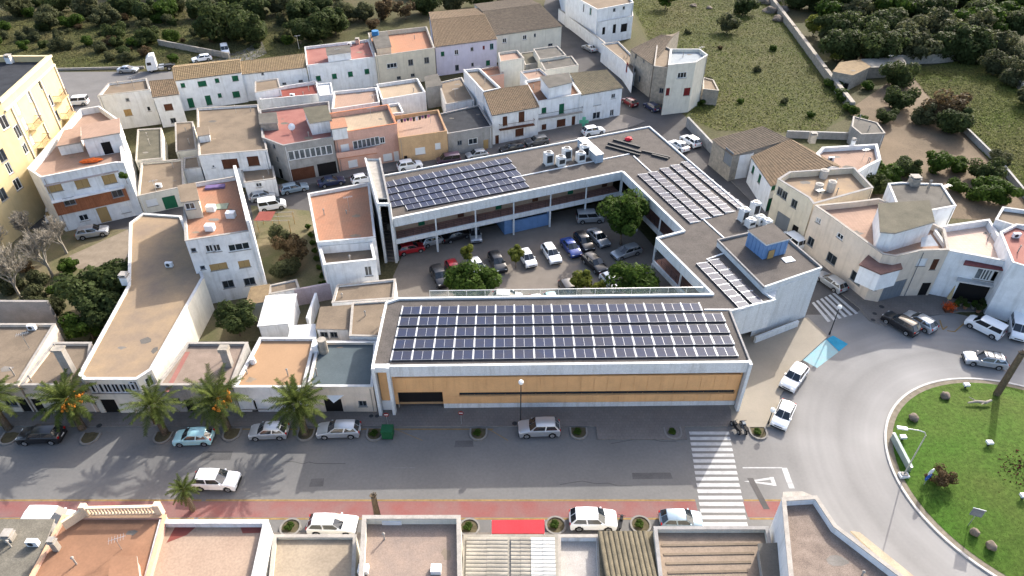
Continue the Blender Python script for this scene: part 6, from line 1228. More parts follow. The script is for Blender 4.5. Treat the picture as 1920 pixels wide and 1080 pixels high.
# scrub hillside, top left
for x, y, z, r, k in ((30, 10, 3, 5, 'olive'), (85, 35, 3, 4.2, 'olive'), (130, 35, 2, 3.2, 'bush'), (10, 45, 1.5, 2.2, 'bush'), (110, 5, 3, 4, 'dark'), (160, 10, 3, 4.5, 'olive'), (195, 30, 3, 4.0, 'olive'), (235, 8, 3, 5, 'dark'), (270, 18, 3.5, 4.5, 'dark'), (215, 60, 2, 3.2, 'dark'), (280, 65, 2.4, 3.0, 'dark'), (255, 75, 2, 2.4, 'bush'), (310, 20, 3, 4, 'bush'), (330, 5, 3, 4, 'olive'), (370, 15, 3, 4.4, 'dark'), (400, 10, 3, 4.5, 'olive'), (440, 5, 3, 4.6, 'dark'), (480, 15, 3, 4.6, 'dark'), (520, 5, 3.5, 5, 'olive'), (560, 20, 3.5, 5, 'dark'), (600, 10, 3.5, 5, 'dark'), (640, 20, 3, 4.5, 'olive'), (680, 20, 3, 4, 'olive'), (720, 15, 3, 4.4, 'dry'), (760, 20, 2.5, 3.6, 'dry'), (800, 5, 3, 4.5, 'dark'), (850, 0, 3, 4.6, 'olive'), (900, -5, 3, 4.4, 'dark'), (950, -12, 3, 4.4, 'olive'), (165, 75, 1.2, 2., 'bush'), (185, 90, 1., 2., 'olive'), (60, 70, 1., 2., 'olive'), (45, 85, 1, 1.8, 'bush'), (125, 85, 1, 1.8, 'olive'), (230, 95, 1.2, 2., 'dark'), (205, 105, .9, 1.6, 'olive'), (325, 110, 1.2, 1.6, 'bush'), (700, 45, 1.5, 2.4, 'dry'), (540, 75, 1, 1.8, 'bush'), (480, 75, 1, 1.8, 'olive'), (150, -25, 3, 5, 'dark'), (60, -20, 3, 4.6, 'olive'), (300, -25, 3, 5, 'dark'), (450, -25, 3.4, 5.4, 'olive'), (620, -25, 3.4, 5.4, 'dark'), (780, -28, 3.4, 5.2, 'olive'), (240, -28, 3, 5, 'olive')):
    tree(x, y, min(z, r*.62), r, k, {'olive': 'grey-green', 'dark': 'dark green', 'bush': 'bright green', 'dry': 'brown dry'}[k]+' scrub bush on the rough hillside behind the back row', 'hillside scrub, '+k, 'scrub_bush', 'bush')
for i in range(130):
    x, y = rr.uniform(-60, 640), rr.uniform(-30, 112)
    if y > 128-.028*x-6 or (x > 300 and y > 88): continue
    k = rr.choice(('olive', 'olive', 'dark', 'bush', 'dry')); r = rr.uniform(.8, 2.4); tree(x, y, r*.55, r, k, {'olive': 'small grey-green', 'dark': 'small dark green', 'bush': 'small bright green', 'dry': 'small brown dry'}[k]+' shrub among the hillside scrub', 'low hillside shrubs, '+k, 'scrub_shrub', 'bush')
for i in range(40):
    x, y = rr.uniform(1500, 1880), rr.uniform(60, 112)
    if x < 1490+.75*y: continue
    r = rr.uniform(1., 2.6); k = rr.choice(('olive', 'dry', 'bush', 'olive')); tree(x, y, r*.5, r, k, {'olive': 'low grey-green', 'bush': 'low bright green', 'dry': 'low brown'}[k]+' shrub at the foot of the dense wood', 'shrubs below the wood, '+k, 'scrub_shrub', 'bush')
for x, y, z, r, l in ((425, 42, 4.2, 6.6, 'largest dark green carob crown above the back row'), (470, 50, 4.2, 5.2, 'second dark carob crown touching the largest'), (385, 45, 4, 4.6, 'dark carob crown left of the largest'), (595, 45, 4, 5.4, 'dark carob behind the red terraces'), (625, 35, 4, 4.6, 'dark carob right of the one behind the red terraces'), (560, 55, 3.6, 4.2, 'dark carob left of the one behind the red terraces')): tree(x, y, z, r, 'dark', l, name='carob_tree')
# bare trees at the left
def bare_tree(px, py, h, label, seed):
    p = U(px, py); t = thing('bare_tree', label, 'tree', (p.x, p.y, 0), None); r = random.Random(seed); b = MB(); BT = M('bark_bare_grey', (.30, .27, .22), var=.2, scale=2)
    tw = MB()
    def grow(p, d, ln, rad, lv):
        q = p+d*ln; (b if lv < 2 else tw).tube(p, q, max(rad, .022), max(rad*.62, .018), 5 if lv < 2 else 3, BT, cap=False)
        if lv == 5: return
        for _ in range((5, 5, 5, 4, 3)[lv]):
            e = Vector((r.gauss(0, .5), r.gauss(0, .5), r.uniform(.0, .5))); grow(p.lerp(q, r.uniform(.6, 1.)), (d+e).normalized(), ln*r.uniform(.55, .8), rad*.55, lv+1)
    grow(Vector((p.x, p.y, 0)), Vector((0, 0, 1)), h*.32, .22, 0); b.build('trunk', t); tw.build('twigs', t)
bare_tree(100, 520, 9, 'large grey leafless tree at the middle of the left yard', 3); bare_tree(40, 560, 9, 'grey leafless tree low at the left edge', 4); bare_tree(70, 465, 7.5, 'leafless tree by the parked cars under the white house', 9); bare_tree(15, 500, 8.5, 'leafless tree touching the left picture edge', 12); bare_tree(125, 475, 6.5, 'small leafless tree beside the bare concrete yard', 15)
for i, (x, y, r, k) in enumerate(((60, 560, 2.2, 'olive'), (100, 575, 1.8, 'olive'), (20, 590, 2., 'dry'), (130, 500, 1.6, 'bush'), (70, 520, 1.8, 'olive'), (15, 535, 2.0, 'olive'), (45, 500, 1.6, 'dry'), (110, 545, 1.6, 'bush'))): tree(x, y, r*.55, r, k, ORD[i]+' low shrub under the leafless trees, counted from the yard wall', 'shrubs under the leafless trees', 'shrub', 'shrub')
# palms
def frond(L, seed, droop):
    r = random.Random(seed); V = []; F = []
    pts = []
    for i in range(15):
        s = i/14; pts.append(Vector((L*(s*.96-.10*s*s*droop), 0, L*(.55*s-.9*droop*s*s))))
    for i in range(14):
        a, b = pts[i], pts[i+1]; k = len(V); w = .035*(1-i/15)
        V += [a+Vector((0, -w, 0)), a+Vector((0, w, 0)), b+Vector((0, w, 0)), b+Vector((0, -w, 0))]; F.append((k, k+1, k+2, k+3))
        for sub in (0, .5):
            p = a.lerp(b, sub); s = (i+sub)/14
            if s < .14: continue
            ll = L*.20*math.sin(min(1, s*1.15+.12)*math.pi*.92)**.6*r.uniform(.85, 1.1)+.04
            for sd in (-1, 1):
                tip = p+Vector((ll*.55, sd*ll*.8, ll*r.uniform(-.35, .10))); k = len(V); u = (b-a).normalized()*.045
                V += [p-u, p+u, p.lerp(tip, .5)+u*1.1, tip]; F.append((k, k+1, k+2, k+3))
    return [tuple(v) for v in V], F
def palm_crown(seed, nf=50, L=3.15):
    r = random.Random(seed); V = []; F = []
    for i in range(nf):
        s = (i+.5)/nf; az = i*2.39996+r.uniform(-.2, .2); el = 1.5-1.85*s**.8+r.uniform(-.1, .1)
        fv, ff = frond(L*r.uniform(.88, 1.08)*(1 if s > .12 else .75), seed*100+i, .30+.25*s); M4 = Matrix.Rotation(az, 4, 'Z') @ Matrix.Rotation(-(el-.5), 4, 'Y'); k = len(V)
        V += [tuple(M4 @ Vector(v)) for v in fv]; F += [tuple(k+q for q in f) for f in ff]
    me = bpy.data.meshes.new('crown'); me.from_pydata(V, [], F); me.materials.append(L_PALM); me.update(); return me
PC = [palm_crown(1, 36, 3.3), palm_crown(2, 42, 3.1), palm_crown(3, 32, 3.2), palm_crown(4, 38, 3.45), palm_crown(5, 44, 3.2), palm_crown(6, 30, 3.1)]; FRU = M('date_fruit_orange', (.55, .20, .03), rough=.6, var=.2); PTRK = M('palm_trunk', (.20, .155, .11), var=.35, scale=4, bump=.6, bs=6)
def palm_trunk(h, r0, r1, seed=0):
    b = MB(); n = max(5, int(h/.22)); rr_ = random.Random(seed)
    for i in range(n): z0, z1 = h*i/n, h*(i+1)/n; ra = r0+(r1-r0)*i/n; b.tube((0, 0, z0), (0, 0, z1), ra*.93, ra*1.08, 12, PTRK, cap=i == n-1)
    return b.mesh('trunk')
def palm(cx, cy, h, label, var, sc=1., fruit=False, group='street palms'):
    p = U(cx, cy, h); t = thing('palm_tree', label, 'palm tree', (p.x, p.y, 0), group, var*1.3)
    child('trunk', palm_trunk(h, .36*sc**.5, .27*sc**.5, var), t); c = child('crown', PC[var % 6], t, (0, 0, h+.05)); c.scale = (sc,)*3
    c.rotation_euler = (R((-5, 4, 7, -4, 3, 6)[var % 6]), R((4, -6, 3, 6, -5, 2)[var % 6]), 0)
    if var % 2 == 0 or var == 3:                                         # a skirt of dead fronds under the crown
        r = random.Random(var+40); V = []; F = []
        for i in range(7+var):
            fv, ff = frond(1.9*r.uniform(.7, 1.1), var*50+i, .5); M4 = Matrix.Rotation(r.uniform(0, 6.28), 4, 'Z') @ Matrix.Rotation(r.uniform(1.2, 1.6), 4, 'Y'); k = len(V); V += [tuple(M4 @ Vector(v)) for v in fv]; F += [tuple(k+q for q in f) for f in ff]
        me = bpy.data.meshes.new('dead_fronds'); me.from_pydata(V, [], F); me.materials.append(L_BROWN); me.update(); child('dead_fronds', me, t, (0, 0, h-.1)).scale = (sc,)*3
    if fruit:
        r = random.Random(var)
        for i in range(5):
            m = MB(); a = -1.2-var*1.3+i*.55; q = Vector((math.cos(a)*1.15, math.sin(a)*1.15, .25)); m.tube((0, 0, .1), q, .03, .02, 5, FRU)
            bm = bmesh.new()
            for _ in range(14): bmesh.ops.create_icosphere(bm, subdivisions=1, radius=.15, matrix=Matrix.Translation((r.gauss(0, .2), r.gauss(0, .2), -r.uniform(0, .6))))
            for f in bm.faces: m.poly([v.co+q for v in f.verts], FRU)
            bm.free(); child('fruit_bunch', m.mesh('fruit_bunch'), t, (0, 0, h))
    return t
palm(-20, 750, 4.5, 'leftmost street palm, cut by the picture edge', 0, 1.05); palm(124, 750, 4.5, 'street palm with orange fruit beside the black car', 1, 1.1, True); palm(286, 762, 4.2, 'street palm without fruit between black and turquoise cars', 2, 1.0); palm(406, 748, 4.7, 'street palm with orange fruit right of the turquoise car', 3, 1.08, True); palm(557, 758, 4.6, 'dark green street palm beside the silver hatchback', 4, 1.12)
palm(344, 918, 3.2, 'small palm at the south kerb beside the moving car', 5, .52, group='kerb palms')
def stump(px, py, h, label, r0=.3, r1=.22):
    p = U(px, py, 0); t = thing('palm_stump', label, 'palm stump', (p.x, p.y, 0)); child('trunk', palm_trunk(h, r0, r1, 3), t); m = MB(); rr_ = random.Random(2)
    for i in range(26): a = i*2.4; e = rr_.uniform(.2, 1.2); m.tube((0, 0, h-.1), (math.cos(a)*.42*math.cos(e), math.sin(a)*.42*math.cos(e), h+.1+.45*math.sin(e)*rr_.random()), .09, .03, 5, PTRK)
    child('frond_stubs', m.mesh('frond_stubs'), t)
q = U(700, 930, 3.4); stump(960+FPX*q.x/(q.y*C_+CAMH*S_), 540+FPX*(CAMH*C_-q.y*S_)/(q.y*C_+CAMH*S_), 3.3, 'beheaded palm stump at the south kerb')
stump(1866, 744, 6.6, 'tall beheaded palm trunk on the roundabout lawn', .36, .3)
# grass as stuff
def tufts(name, label, polypx, n, hgt, mats, seed, zf=None, wid=.05):
    r = np.random.default_rng(seed); pl = [U(*p).to_2d() for p in polypx] if not callable(polypx) else None; P = []
    if pl:
        xs = [p.x for p in pl]; ys = [p.y for p in pl]
        while len(P) < n:
            c = np.stack([r.uniform(min(xs), max(xs), 4*n), r.uniform(min(ys), max(ys), 4*n)], 1); ins = np.zeros(len(c), bool); j = len(pl)-1
            for i in range(len(pl)):
                cond = ((pl[i].y > c[:, 1]) != (pl[j].y > c[:, 1])) & (c[:, 0] < (pl[j].x-pl[i].x)*(c[:, 1]-pl[i].y)/(pl[j].y-pl[i].y+1e-9)+pl[i].x); ins ^= cond; j = i
            P += list(c[ins])
        P = np.array(P[:n])
    else: P = polypx(r, n)
    z = np.zeros(n) if zf is None else np.array([zf(x, y) for x, y in P]); a = r.uniform(0, 6.28, n); h = hgt*r.uniform(.5, 1.3, n); w = wid*r.uniform(.6, 1.4, n)
    dx, dy = np.cos(a)*w, np.sin(a)*w; lx, ly = r.normal(size=n)*h*.5, r.normal(size=n)*h*.5
    v = np.stack([np.stack([P[:, 0]-dx, P[:, 1]-dy, z-.03], 1), np.stack([P[:, 0]+dx, P[:, 1]+dy, z-.03], 1), np.stack([P[:, 0]+lx, P[:, 1]+ly, z+h], 1)], 1).reshape(-1, 3)
    me = bpy.data.meshes.new(name); me.vertices.add(3*n); me.vertices.foreach_set('co', v.ravel().astype(np.float32)); me.loops.add(3*n); me.loops.foreach_set('vertex_index', np.arange(3*n, dtype=np.int32)); me.polygons.add(n); me.polygons.foreach_set('loop_start', np.arange(0, 3*n, 3, dtype=np.int32)); me.polygons.foreach_set('loop_total', np.full(n, 3, dtype=np.int32))
    for m_ in mats: me.materials.append(m_)
    me.polygons.foreach_set('material_index', r.integers(0, len(mats), n).astype(np.int32)); me.update(calc_edges=True); o = bpy.data.objects.new(name, me); COL.objects.link(o); return tag(o, label, 'grass', kind='stuff')
GR1 = leafmat('grass', (.085, .10, .03), (.07, .084, .026)); GR2 = leafmat('grass_dry', (.14, .122, .055), (.10, .09, .04)); GR3 = leafmat('lawn', (.062, .142, .016), (.054, .12, .014))
def sward(name, label, polypx, n, size, mat, seed):
    """rough sward: leaves and stems lying at low angles, uneven in height"""
    r = np.random.default_rng(seed); pl = [U(*p).to_2d() for p in polypx]; xs = [p.x for p in pl]; ys = [p.y for p in pl]; P = []
    while len(P) < n:
        c = np.stack([r.uniform(min(xs), max(xs), 3*n), r.uniform(min(ys), max(ys), 3*n)], 1); ins = np.zeros(len(c), bool); j = len(pl)-1
        for i in range(len(pl)):
            ins ^= ((pl[i].y > c[:, 1]) != (pl[j].y > c[:, 1])) & (c[:, 0] < (pl[j].x-pl[i].x)*(c[:, 1]-pl[i].y)/(pl[j].y-pl[i].y+1e-9)+pl[i].x); j = i
        P += list(c[ins])
    P = np.array(P[:n]); clump = .5+.5*np.sin(P[:, 0]*.9+np.sin(P[:, 1]*.7)*2)*np.sin(P[:, 1]*.8+np.sin(P[:, 0]*.5)*2)
    z = .03+r.uniform(0, .22, n)*clump; N = r.normal(size=(n, 3))*np.array([.38, .38, .1])+np.array([0, 0, 1.]); N /= np.linalg.norm(N, axis=1, keepdims=True)
    me = quads(np.column_stack([P, z]), N, size*r.uniform(.5, 1.4, n), mat, name, r, .4); o = bpy.data.objects.new(name, me); COL.objects.link(o); return tag(o, label, 'grass', kind='stuff')
def swardmat(nm, col, col2, sc):
    m = M('sward_'+nm, col, rough=.8, var=.4, scale=sc, col2=col2, fine=.12, isl=.28, bump=0, spec=.03); return m
SW1 = swardmat('meadow', (.105, .135, .026), (.150, .142, .05), .075); SW2 = swardmat('scrub', (.092, .105, .034), (.15, .13, .064), .06)
sward('meadow_grass', 'rough green and dry grass over the sloping meadow', [(1150, -60), (1440, -60), (1480, 40), (1590, 205), (1540, 250), (1345, 245), (1300, 225), (1235, 110)], 90000, .20, SW1, 3)
sward('field_grass', 'patchy grass over the right-hand field', [(1700, 130), (1845, 110), (1960, 180), (1990, 380), (1880, 330), (1800, 235), (1740, 180)], 45000, .20, SW1, 4)
sward('scrub_grass', 'coarse grass on the hillside behind the street', [(-150, 20), (700, 20), (560, 112), (105, 130), (-150, 138)], 80000, .22, SW2, 5)
for i, (x, y, r, k) in enumerate(((1310, 190, 1.4, 'bush'), (1330, 150, 1.1, 'olive'), (1420, 130, 1.2, 'olive'), (1390, 190, .9, 'bush'), (1470, 190, 1.0, 'olive'), (1450, 90, 1.2, 'bush'), (1290, 60, 1.1, 'olive'), (1350, 90, .9, 'dry'), (1520, 215, 1.0, 'bush'))): tree(x, y, r*.4, r, k, {'bush': 'bright green', 'olive': 'grey-green', 'dry': 'brown'}[k]+' low weed clump scattered on the open meadow', 'weed clumps on the meadow, '+k, 'weed_clump', 'plant')
def disc(r, n): q = np.sqrt(r.uniform(0, 1, n))*13.5; a = r.uniform(0, 6.283, n); return np.stack([RC.x+q*np.cos(a), RC.y+q*np.sin(a)], 1)
tufts('lawn_grass', 'short mown grass on the roundabout', disc, 50000, .03, [GR3], 6, lawn_z, wid=.035)
# ================================================================ street furniture and roundabout things
SOIL = M('planter_soil', (.10, .085, .05), var=.3, scale=3)
def planter(px, py, label, plant=True, r=.95, cut=True, grp='semicircular kerb planters'):
    p = U(px, py); t = thing('tree_planter', label, 'planter', (p.x, p.y, 0), grp); b = MB(); n = 20; seg = range(n) if not cut else range(n//2)
    for i in seg:
        a0, a1 = (math.pi+2*math.pi*i/n), (math.pi+2*math.pi*(i+1)/n); P = lambda rr_, a, z: (math.cos(a)*rr_, math.sin(a)*rr_, z)
        b.poly([P(r, a0, .16), P(r, a1, .16), P(r-.18, a1, .16), P(r-.18, a0, .16)][::-1], KERB); b.poly([P(r, a0, -.05), P(r, a1, -.05), P(r, a1, .16), P(r, a0, .16)], KERB); b.poly([P(r-.18, a1, -.05), P(r-.18, a0, -.05), P(r-.18, a0, .16), P(r-.18, a1, .16)], KERB)
    if cut: b.box(-r, 0, -.05, -r+.18, .7, .161, KERB); b.box(r-.18, 0, -.05, r, .7, .161, KERB)
    child('kerb', b.mesh('kerb'), t); s = MB(); s.poly([(math.cos(2*math.pi*i/24)*(r-.15), math.sin(2*math.pi*i/24)*(r-.15), .08) for i in range(24)], SOIL)
    if cut: s.box(-r+.15, 0, 0, r-.15, .7, .082, SOIL)
    child('soil', s.mesh('soil'), t)
    if plant: c = child('plants', crown('bush', 1), t, (0, .1, .25)); c.scale = (.6, .5, .35)
    return t
for x, y, l, g in ((18, 822, 'kerb planter of the leftmost street palm', 0), (168, 822, 'kerb planter of the first fruiting palm', 0), (305, 820, 'kerb planter of the palm without fruit', 0), (434, 815, 'kerb planter of the second fruiting palm', 0), (573, 815, 'kerb planter of the dark green palm', 0), (703, 815, 'kerb planter beside the green bin', 1), (897, 814, 'kerb planter left of the street lamp', 1), (1085, 812, 'planter at the start of the widened pavement', 1), (1262, 812, 'planter before the long zebra crossing', 1), (1422, 812, 'planter at the plaza tip by the motorcycles', 1)): planter(x, y, l, g)
for x, y, l in ((545, 990, 'round kerb ring left of the white parked car'), (880, 990, 'round kerb ring left of the red awning'), (1042, 986, 'round kerb ring right of the red awning'), (1201, 985, 'round kerb ring left of the blue-grey car')): planter(x, y, l, True, 1.0, False, 'round kerb rings on the south pavement')
def lamp(px, py, h, label, arm=(0, 0), head=True):
    p = U(px, py); t = thing('street_lamp', label, 'street lamp', (p.x, p.y, 0)); m = MB(); m.tube((0, 0, 0), (0, 0, .5), .12, .1, 10, DMETAL if arm == (0, 0) else METAL); m.tube((0, 0, .5), (0, 0, h), .07, .05, 8, DMETAL if arm == (0, 0) else METAL); child('pole', m.mesh('pole'), t)
    if arm == (0, 0):
        bm = bmesh.new(); bmesh.ops.create_uvsphere(bm, u_segments=12, v_segments=8, radius=.28); me = bpy.data.meshes.new('lamp_globe'); bm.to_mesh(me); bm.free(); me.materials.append(M('lamp_globe_white', (.8, .78, .72), rough=.3, var=0, fine=0, bump=0)); child('lamp_globe', me, t, (0, 0, h+.2))
    else:
        m = MB(); a = Vector((arm[0], arm[1], 0)); pts = [Vector((0, 0, h)), Vector((0, 0, h+.35))+a*.12, Vector((0, 0, h+.5))+a*.4, Vector((0, 0, h+.5))+a]; m.path(pts, [.05]*4, 8, METAL); child('arm', m.mesh('arm'), t)
        m = MB(); m.obox((arm[0]*1.15, arm[1]*1.15), arm, .9, .35, h+.42, h+.56, WHITEP); child('lamp_head', m.mesh('lamp_head'), t)
    return t
lamp(976, 793, 6.0, 'slim dark street lamp with a white globe before the orange front'); lamp(1693, 893, 6.2, 'tall curved-arm street lamp on the roundabout edge', (-1.9, .4)); lamp(1555, 627, 4.2, 'dark lamp post with globe at the plaza corner'); lamp(1440, 795, 2.0, 'short dark post with globe near the motorcycles')
p = U(1728, 812); 
gb = U(728, 818); bn = thing('wheelie_bin', 'dark green wheeled bin beside the kerb planter', 'bin', (gb.x, gb.y, 0)); BG = M('bin_green', (.02, .10, .045), rough=.5, var=.1)
m = MB(); m.prism([V2(-.55, -.5), V2(.55, -.5), V2(.6, .5), V2(-.6, .5)], .12, 1.15, BG); child('body', m.mesh('body'), bn); m = MB(); m.prism([V2(-.62, -.55), V2(.62, -.55), V2(.62, .55), V2(-.62, .55)], 1.15, 1.27, BG); m.tube((-.62, .5, 1.25), (.62, .5, 1.25), .05, .05, 8, BG); child('lid', m.mesh('lid'), bn)
for sx in (-.5, .5):
    for sy in (-.4, .4): m = MB(); m.tube((sx-.04, sy, .1), (sx+.04, sy, .1), .1, .1, 10, TYRE); child('wheel', m.mesh('wheel'), bn)
for x, y, l in ((724, 777, 'round red no-entry sign by the left white column'), (864, 774, 'round red sign on the pavement before the orange wall')):
    p = U(x, y, 1.9); t = thing('road_sign', l, 'sign', (p.x, p.y, .1)); m = MB(); m.tube((0, 0, 0), (0, 0, 2.0), .03, .03, 6, METAL); child('post', m.mesh('post'), t); m = MB(); m.tube((0, -.05, 1.8), (0, -.03, 1.8), .3, .3, 20, REDP); child('disc', m.mesh('disc'), t); m = MB(); m.box(-.2, -.06, 1.75, .2, -.052, 1.85, WHITEP); child('bar', m.mesh('bar'), t)
# red awning on the south pavement
a, b, c, d = (U(x, y, 2.6) for x, y in ((922, 975), (1021, 974), (1021, 1000), (922, 1000))); aw_ = thing('awning', 'bright red flat awning on the south pavement', 'awning', ((a.x+b.x)/2, (a.y+d.y)/2, .1)); RA = M('canvas_red', (.42, .045, .055), rough=.8, var=.12)
m = MB(); m.prism([V2(a.x, a.y), V2(b.x, b.y), V2(c.x, c.y), V2(d.x, d.y)], 2.5, 2.6, RA); m.build('canvas', aw_)
for q in (a, b, c, d): m = MB(); m.tube((q.x, q.y, .1), (q.x, q.y, 2.5), .04, .04, 6, METAL); m.build('post', aw_)
# roundabout things
STN = M('boulder_stone', (.20, .165, .13), var=.3, scale=2, bump=.5, bs=5)
def boulder(px, py, r, label):
    p = U(px, py); z = lawn_z(p.x, p.y); p = U(px, py, z); t = thing('boulder', label, 'boulder', (p.x, p.y, z), 'boulders on the roundabout'); bm = bmesh.new(); bmesh.ops.create_icosphere(bm, subdivisions=3, radius=r); s = random.random()*9
    from mathutils import noise as nz
    for v in bm.verts: v.co *= 1+.3*nz.noise(v.co*1.6/r+Vector((s, s, s))); v.co.z = v.co.z*.85+r*.55
    me = bpy.data.meshes.new('stone'); bm.to_mesh(me); bm.free(); me.materials.append(STN); me.polygons.foreach_set('use_smooth', [True]*len(me.polygons)); child('stone', me, t)
boulder(1771, 745, .5, 'rounded brown boulder at the top of the lawn'); boulder(1712, 786, .5, 'pale topped boulder left of the lamp head'); boulder(1857, 1026, .45, 'brown boulder low on the lawn'); boulder(1826, 1000, .4, 'long pale stone under the tilted sign')
def disc_light(px, py, label):
    p = U(px, py, .6); t = thing('ground_floodlight', label, 'floodlight', (p.x, p.y, lawn_z(p.x, p.y)-.02), 'white floodlights on the lawn'); m = MB(); m.tube((0, 0, 0), (0, 0, .35), .12, .12, 10, DMETAL); child('base', m.mesh('base'), t); m = MB(); m.prism([V2(-.3, -.22), V2(.3, -.22), V2(.3, .22), V2(-.3, .22)], .35, .6, WHITEP); child('lamp_box', m.mesh('lamp_box'), t)
for x, y, l in ((1850, 838, 'white floodlight at the end of the palm trunk shadow'), (1913, 938, 'white floodlight near the right edge'), (1693, 820, 'white floodlight beside the long panel'), (1812, 722, 'white floodlight at the top of the lawn')): disc_light(x, y, l)
pa, pb = U(1672, 822, .2).to_2d(), U(1704, 884, .2).to_2d(); fp = thing('long_panel', 'long grey-green panel standing along the roundabout edge', 'panel', ((pa.x+pb.x)/2, (pa.y+pb.y)/2, .1)); m = MB(); m.beam(pa, pb, .25, .15, .95, M('panel_greygreen', (.30, .36, .33), rough=.4, var=.15)); m.build('board', fp)
m = MB(); m.beam(pa, pb, .30, .95, 1.02, M('panel_greygreen', (.30, .36, .33))); m.build('top_rail', fp)
for k in (0, .5, 1): q = pa.lerp(pb, k); m = MB(); m.box(q.x-.1, q.y-.1, .05, q.x+.1, q.y+.1, 1.0, METAL); m.build('post', fp)
p = U(1693, 894); m = MB(); t = thing('lamp_plinth', 'square white block at the foot of the curved lamp', 'plinth', (p.x, p.y, 0)); m.box(-.45, -.3, .05, .45, .3, .4, WHITEP); m.box(-.3, -.2, .4, .3, .2, .5, CAP); child('block', m.mesh('block'), t)
p = U(1730, 912); t = thing('roundabout_sign', 'round blue arrow sign with white top on the lawn edge', 'sign', (p.x, p.y, lawn_z(p.x, p.y)-.03), None, R(25)); m = MB(); m.tube((0, 0, 0), (0, 0, 1.9), .04, .04, 8, METAL); child('post', m.mesh('post'), t); m = MB(); m.tube((0, -.04, 1.2), (0, 0, 1.2), .45, .45, 22, M('sign_blue', (.02, .10, .42), rough=.4, var=0, fine=0, bump=0)); child('blue_disc', m.mesh('blue_disc'), t)
m = MB(); m.tube((0, -.02, 2.0), (0, .02, 2.0), .42, .42, 22, WHITEP); child('white_disc', m.mesh('white_disc'), t)
m = MB(); 
for a in (.5, 2.6, 4.7): m.poly([(math.cos(a)*.15, -.045, 1.2+math.sin(a)*.15), (math.cos(a+.9)*.33, -.045, 1.2+math.sin(a+.9)*.33), (math.cos(a+.5)*.33, -.045, 1.2+math.sin(a+.5)*.33)], WHITEP)
child('arrows', m.mesh('arrows'), t)
p = U(1812, 990); t = thing('road_sign', 'square grey-backed direction sign low on the lawn', 'sign', (p.x, p.y, lawn_z(p.x, p.y)-.03), None, R(-20)); m = MB(); m.tube((0, 0, 0), (0, 0, 2.6), .045, .045, 8, METAL); child('post', m.mesh('post'), t); m = MB(); m.box(-.5, -.05, 1.6, .5, -.02, 2.6, M('sign_back_grey', (.22, .23, .24), rough=.4)); child('plate', m.mesh('plate'), t); m = MB(); m.box(-.53, -.052, 2.6, .53, -.018, 2.65, WHITEP); child('edge', m.mesh('edge'), t)
tree(1765, 895, 1.2, 1.45, 'dry', 'sprawling brownish bush on the roundabout lawn', name='lawn_bush', cat='bush')
bed = [U(x, y, .5) for x, y in ((1886, 862), (1960, 848), (1990, 1000), (1925, 935))]; t = thing('flower_bed', 'kerbed bed of dark red plants at the right edge of the lawn', 'flower bed', tuple(U(1920, 890, .7))); b = MB()
for i in range(4): q, r2 = bed[i], bed[(i+1) % 4]; b.beam(q, r2, .18, .3+.003*i, .62+.003*i, M('bed_kerb_pink', (.30, .24, .21), var=.15))
b.build('kerb', t); MB().poly([(q.x, q.y, .55) for q in bed], SOIL).build('soil', t)
r_ = np.random.default_rng(4); Pn = np.array([[U(1925, 890, .9).x+a, U(1925, 890, .9).y+b_, .8+c_] for a, b_, c_ in r_.normal(size=(1800, 3))*np.array([1.0, 1.1, .18])]); me = quads(Pn, r_.normal(size=(1800, 3))+np.array([0, 0, 1.]), r_.uniform(.08, .18, 1800), L_RED, 'plants', r_); o = bpy.data.objects.new('plants', me); COL.objects.link(o); o.parent = t; o.matrix_parent_inverse = Matrix.Translation(-Vector(t.location))
p = U(1836, 757, .7); t = thing('driftwood_log', 'bleached branching log lying beside the beheaded palm', 'log', (p.x, p.y, .75)); m = MB(); m.path([(-1.3, 0, .1), (-.3, .1, .22), (.6, -.05, .2), (1.3, .2, .3)], [.08, .15, .17, .12], 8, BARK_L); child('trunk', m.mesh('trunk'), t); m = MB(); m.tube((-.3, .1, .2), (-1.0, .6, .4), .08, .03, 6, BARK_L); m.tube((.5, 0, .2), (-.2, -.5, .35), .08, .03, 6, BARK_L); child('branch', m.mesh('branch'), t)
# garden shop display
r2 = random.Random(4)
for i, (x, y) in enumerate(((1798, 574), (1808, 580), (1823, 580), (1832, 587), (1845, 582), (1856, 585), (1865, 581), (1872, 586), (1790, 580), (1840, 577))):
    p = U(x, y); t = thing('potted_plant', ORD[i]+' potted plant of the garden shop display', 'plant', (p.x, p.y, .12), 'garden shop display'); m = MB(); m.tube((0, 0, 0), (0, 0, .45), .2, .28, 10, F_TERRA if i % 2 else W_STONE); child('pot', m.mesh('pot'), t); c = child('foliage', crown('bush' if i % 3 else 'dark', i % 3), t, (0, 0, .85)); c.scale = (.6, .6, .7)
p = U(1776, 584); t = thing('flower_stand', 'orange flowers heaped before the garden shop', 'flowers', (p.x, p.y, .12)); m = MB(); m.box(-.5, -.4, 0, .5, .4, .5, BROWN); child('crate', m.mesh('crate'), t); r_ = np.random.default_rng(9); me = quads(np.abs(r_.normal(size=(500, 3)))*0+r_.normal(size=(500, 3))*np.array([.35, .3, .2])+np.array([0, 0, .75]), r_.normal(size=(500, 3))+np.array([0, 0, 1.]), r_.uniform(.05, .12, 500), M('petal_orange', (.7, .12, .03), var=.3, isl=.3), 'flowers', r_); child('flowers', me, t)
p = U(1772, 574); t = thing('folded_parasol', 'folded tan parasol before the garden shop', 'parasol', (p.x, p.y, .12)); m = MB(); m.tube((0, 0, 0), (0, 0, 3.4), .04, .04, 8, METAL); child('pole', m.mesh('pole'), t); m = MB(); m.tube((0, 0, 1.2), (0, 0, 3.2), .28, .07, 10, M('canvas_tan', (.45, .36, .2))); child('canopy', m.mesh('canopy'), t)
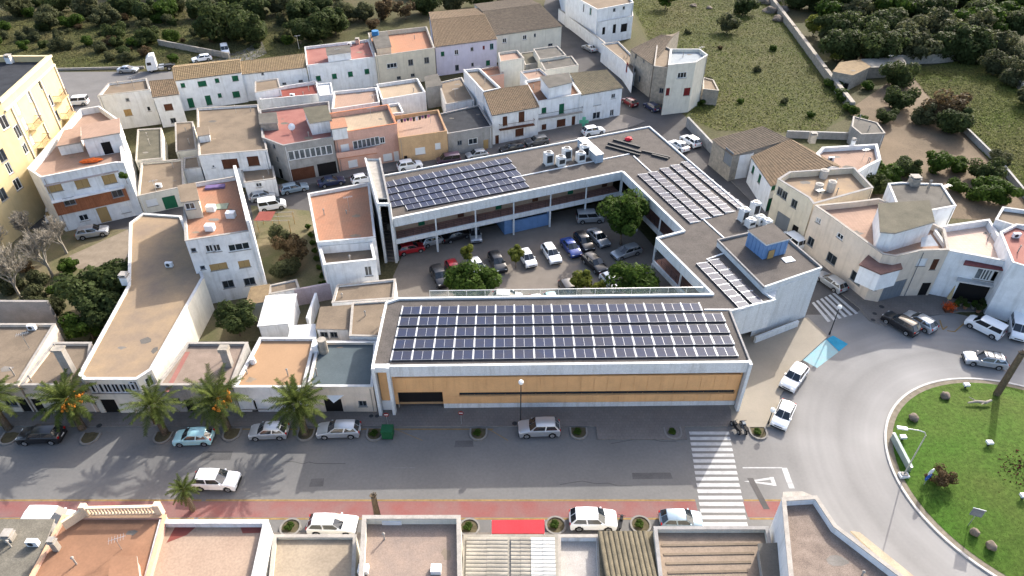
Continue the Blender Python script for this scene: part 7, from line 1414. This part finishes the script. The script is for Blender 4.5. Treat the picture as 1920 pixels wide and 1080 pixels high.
# manhole covers, patches
for x, y, r in ((1653, 575, .35), (1640, 588, .3), (1637, 600, .3), (716, 817, .3), (696, 780, .25), (707, 780, .25), (965, 794, .3), (186, 798, .3)):
    p = U(x, y, .12); tag(MB().poly([(p.x+math.cos(k*.785)*r, p.y+math.sin(k*.785)*r, .127) for k in range(8)], DMETAL).build('manhole_cover'), kind='structure')
# washing on the ochre house terrace
a, b = U(739, 226, 6.3), U(806, 214, 6.3); t = thing('washing_line', 'line of dark and white washing over the salmon terrace', 'washing', ((a.x+b.x)/2, (a.y+b.y)/2, 4.6)); m = MB(); m.tube(a, b, .012, .012, 4, METAL)
for q in (a, b): m.tube((q.x, q.y, 4.6), q, .03, .03, 6, METAL)
m.build('line', t); cl = [TRIM, M('cloth_white', (.7, .7, .7)), TRIM, M('cloth_violet', (.18, .08, .2)), TRIM, M('cloth_rose', (.5, .2, .3))]
for i in range(12): q = a.lerp(b, (i+.5)/12); d = (b-a).normalized()*.22; hh = .5+.3*r2.random(); m = MB(); mt = cl[i % 6]; m.poly([q-d, q+d, q+d*.9-Vector((0, .03, hh)), q-d*.9-Vector((0, .03, hh))], mt); m.poly([q-d+Vector((0, .01, 0)), q-d*.9-Vector((0, .02, hh)), q+d*.9-Vector((0, .02, hh)), q+d+Vector((0, .01, 0))], mt); m.build('garment', t)
# utility pole
for x, y, h, l in ((182, 232, 0, ''),)[:0]: pass
p = U(1020, 120); 

# rock outcrop at the top of the meadow
for i, (x, y, r) in enumerate(((1432, 5, 2.2), (1445, 22, 2.0), (1460, 38, 1.8), (1420, -8, 2.4), (1468, 20, 1.6), (1452, 2, 1.7), (1385, 22, 1.2), (1300, 12, 1.0), (1330, 16, .9))):
    p = U(x, y); t = thing('rock', ORD[i]+' pale rock of the outcrop at the top of the meadow', 'rock', (p.x, p.y, 0), 'meadow rocks'); bm = bmesh.new(); bmesh.ops.create_icosphere(bm, subdivisions=3, radius=r)
    from mathutils import noise as nz
    for v in bm.verts: v.co *= 1+.5*nz.noise(v.co*1.1/r+Vector((i*3, 1, i))); v.co.z = v.co.z*.6+r*.15
    me = bpy.data.meshes.new('stone'); bm.to_mesh(me); bm.free(); me.materials.append(STN); child('stone', me, t)
